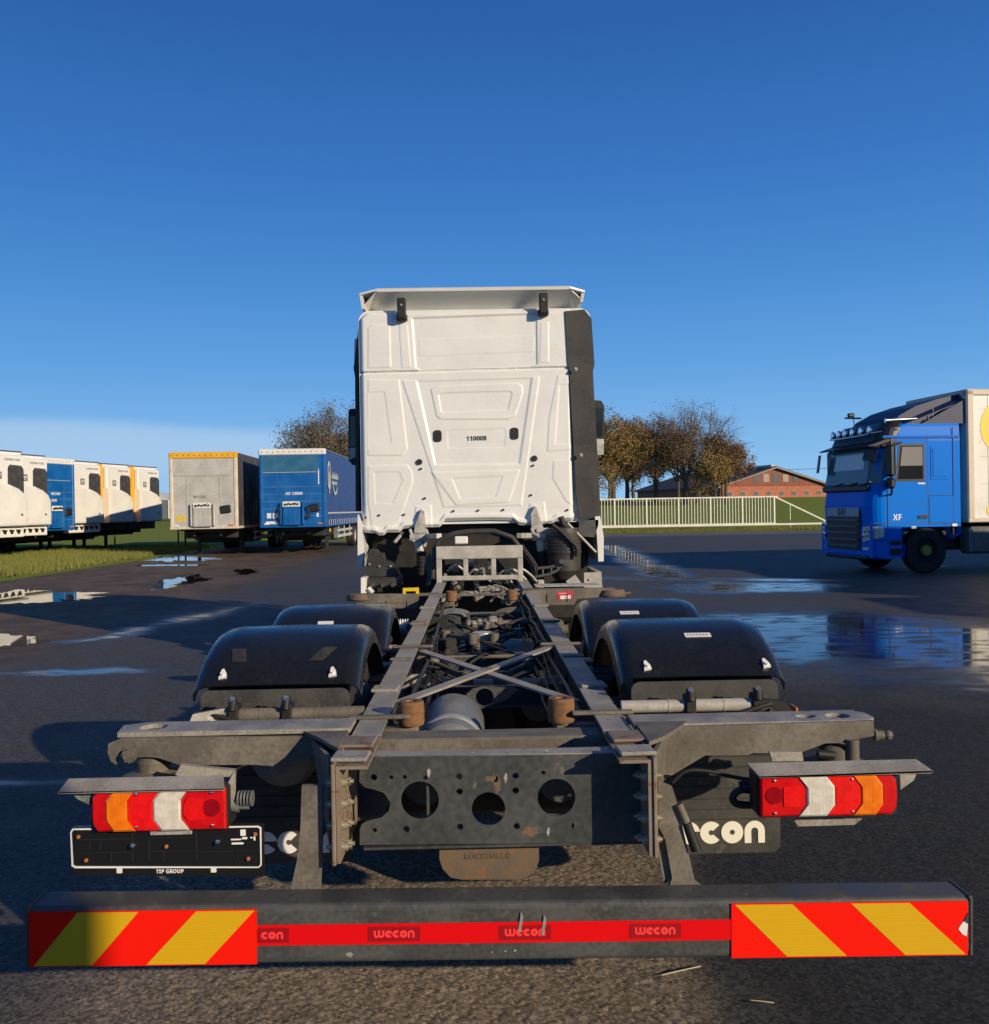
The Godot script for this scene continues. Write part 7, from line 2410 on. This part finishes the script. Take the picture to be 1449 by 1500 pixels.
func branch(s: SurfaceTool, tips: Array, p: Vector3, d: Vector3, length: float, r: float, depth: int, up_pull: float) -> void:
	var pts := [p]
	var q := p
	var dir := d
	var n := 4 if depth > 2 else 3
	for k in n:
		dir = (dir + Vector3(rng.randf_range(-1, 1), rng.randf_range(-.6, 1) * .6 + up_pull, rng.randf_range(-1, 1)) * .20).normalized()
		q += dir * length / n
		pts.append(q)
	tube(s, pts, r, 6 if depth > 2 else (4 if depth > 1 else 3), r * .5)
	if depth == 0:
		tips.append(q)
		return
	var kids := 3 if depth > 3 else (4 if depth > 1 else 5)
	for k in kids:
		var f := 1.0 if k == 0 else rng.randf_range(.35, .98)
		var at: Vector3 = pts[pts.size() - 1] if k == 0 else (pts[int(f * n)] as Vector3).lerp(pts[mini(int(f * n) + 1, n)], fmod(f * n, 1.0))
		var side := dir.cross(Vector3(rng.randf_range(-1, 1), rng.randf_range(-1, 1), rng.randf_range(-1, 1))).normalized()
		var nd := (dir * (.9 if k == 0 else .55) + side * rng.randf_range(.5, .95) * (.35 if k == 0 else 1.0) + Vector3(0, up_pull, 0)).normalized()
		branch(s, tips, at, nd, length * rng.randf_range(.58, .80), r * (.55 if k == 0 else .42), depth - 1, up_pull)
	if depth <= 2: tips.append(q)

func tree(label: String, at: Vector3, h: float, seed_: int, leaves: int, leaf: Material, lean := 0.0, called := "oak_tree") -> Node3D:
	var deep := 5 if (leaves < 1000 or leaf == M.leaf_grey) and at.z > -160.0 else 4
	rng.seed = seed_
	var t := thing(called, label, "tree", at, rng.randf() * TAU, "trees beyond the gate")
	var s := mb()
	var tips := []
	var trunk_h := h * .30
	tube(s, [Vector3(0, -.3, 0), Vector3(.03, .4, 0), Vector3(.1 + lean, trunk_h * .6, .05), Vector3(lean * 2, trunk_h, 0)], h * .030, 9, h * .021)
	var lean_v := Vector3(lean * 2, trunk_h, 0)
	for k in 5:
		var a := TAU * k / 5.0 + rng.randf()
		var d := Vector3(cos(a) * .75, rng.randf_range(.55, 1.1), sin(a) * .75).normalized()
		branch(s, tips, lean_v - Vector3(0, rng.randf() * trunk_h * .25, 0), d, h * .27, h * .014, deep, .05)
	branch(s, tips, lean_v, Vector3(0, 1, 0), h * .30, h * .017, deep, .10)
	obj("trunk", s, M.bark, t)
	if leaves > 0:
		s = mb()
		for k in int(leaves * 2.2):
			var c: Vector3 = tips[rng.randi() % tips.size()]
			c += Vector3(rng.randfn(), rng.randfn(), rng.randfn()) * .24
			var u := Vector3(rng.randf_range(-1, 1), rng.randf_range(-1, 1), rng.randf_range(-1, 1)).normalized()
			var v := u.cross(Vector3(rng.randf_range(-1, 1), rng.randf_range(-1, 1), rng.randf_range(-1, 1))).normalized()
			var z := rng.randf_range(.08, .16)
			var nn := u.cross(v)
			tri(s, c - u * z, c + v * z * .6, c + u * z, nn)
			tri(s, c - u * z, c - v * z * .6, c + u * z, nn)
		obj("crown", s, leaf, t)
	return t

func make_trees() -> void:
	var list := [
		[18.2, -128.0, 12.2, 11, 9000, M.leaf_ochre, "broad oak with ochre leaves beside the truck's right mirror, leftmost of the right group"],
		[21.6, -138.0, 12.4, 12, 8000, M.leaf_brown, "brown-leaved oak second from the left, behind the gate"],
		[25.0, -134.0, 12.9, 13, 6000, M.leaf_brown, "half-bare oak left of the tallest trees, behind the gate"],
		[27.4, -126.0, 13.4, 14, 900, M.leaf_brown, "tall nearly bare tree left of the bare one, behind the gate"],
		[30.6, -132.0, 13.9, 15, 400, M.leaf_ochre, "tall bare tree with fine twigs against the sky, behind the gate"],
		[34.0, -130.0, 9.6, 16, 8000, M.leaf_brown, "lower russet oak at the right end of the group, next to the barn"],
		[30.4, -122.0, 6.8, 17, 3500, M.leaf_ochre, "small ochre-leaved tree under the tall bare one"],
		[38.6, -150.0, 9.0, 18, 0, M.leaf_brown, "thin bare tree before the barn's roof"],
		[21.0, -152.0, 11.0, 19, 7000, M.leaf_ochre, "ochre oak in the second row, behind the leftmost of the right group"],
		[25.5, -156.0, 11.5, 25, 7000, M.leaf_brown, "brown oak in the second row, behind the half-bare one"],
		[32.0, -152.0, 10.8, 26, 6000, M.leaf_brown, "brown oak in the second row, behind the tall bare tree"],
		[-18.6, -118.0, 13.6, 21, 4200, M.leaf_grey, "wide nearly bare oak behind the blue trailer, left of the cab"],
		[-14.2, -128.0, 13.0, 22, 5000, M.leaf_grey, "oak with some dull leaves close to the cab's left mirror"],
		[-21.0, -132.0, 13.4, 27, 4200, M.leaf_grey, "bare oak behind the blue trailer, left half of the left clump"],
		[88.0, -185.0, 10.0, 23, 300, M.leaf_brown, "bare tree right of the barn, beside the blue lorry's front"],
		[-52.0, -210.0, 11.0, 24, 500, M.leaf_brown, "far small tree over the greenhouse"],
	]
	for a in list:
		var y: float = 1.9 * smoothstep(-62.0, -175.0, a[1]) * smoothstep(-40.0, 10.0, a[0]) + .9 * smoothstep(-60.0, -170.0, a[1]) - .05
		tree(a[6], Vector3(a[0], y, a[1]), a[2], a[3], a[4], a[5])

# ---------------------------------------------------------------- outside the frame
# two trailers parked at the right and one box lorry behind the viewer: their shadows show in the photo
func make_unseen_neighbours() -> void:
	var says := ["grey trailer parked at the right outside the photo, next to the blue lorry", "grey trailer at the right outside the photo, middle one of three", "grey trailer at the right outside the photo, nearest the viewer"]
	for k in 3:
		var a := curtain_trailer("curtain_trailer", says[k], Vector3(15.0, 0, -14.3 + 3.7 * k), -PI / 2, M.trailer_grey, M.trailer_grey, M.trailer_white, M.trailer_grey, M.curtain_dark)
		trailer_under(a, 13.6)
	var c := curtain_trailer("curtain_trailer", "pale trailer parked behind the viewer, outside the photo", Vector3(2.84, 0, 2.45), PI, M.trailer_grey, M.trailer_grey, M.trailer_white, M.trailer_grey, M.curtain_dark)
	trailer_under(c, 13.6)
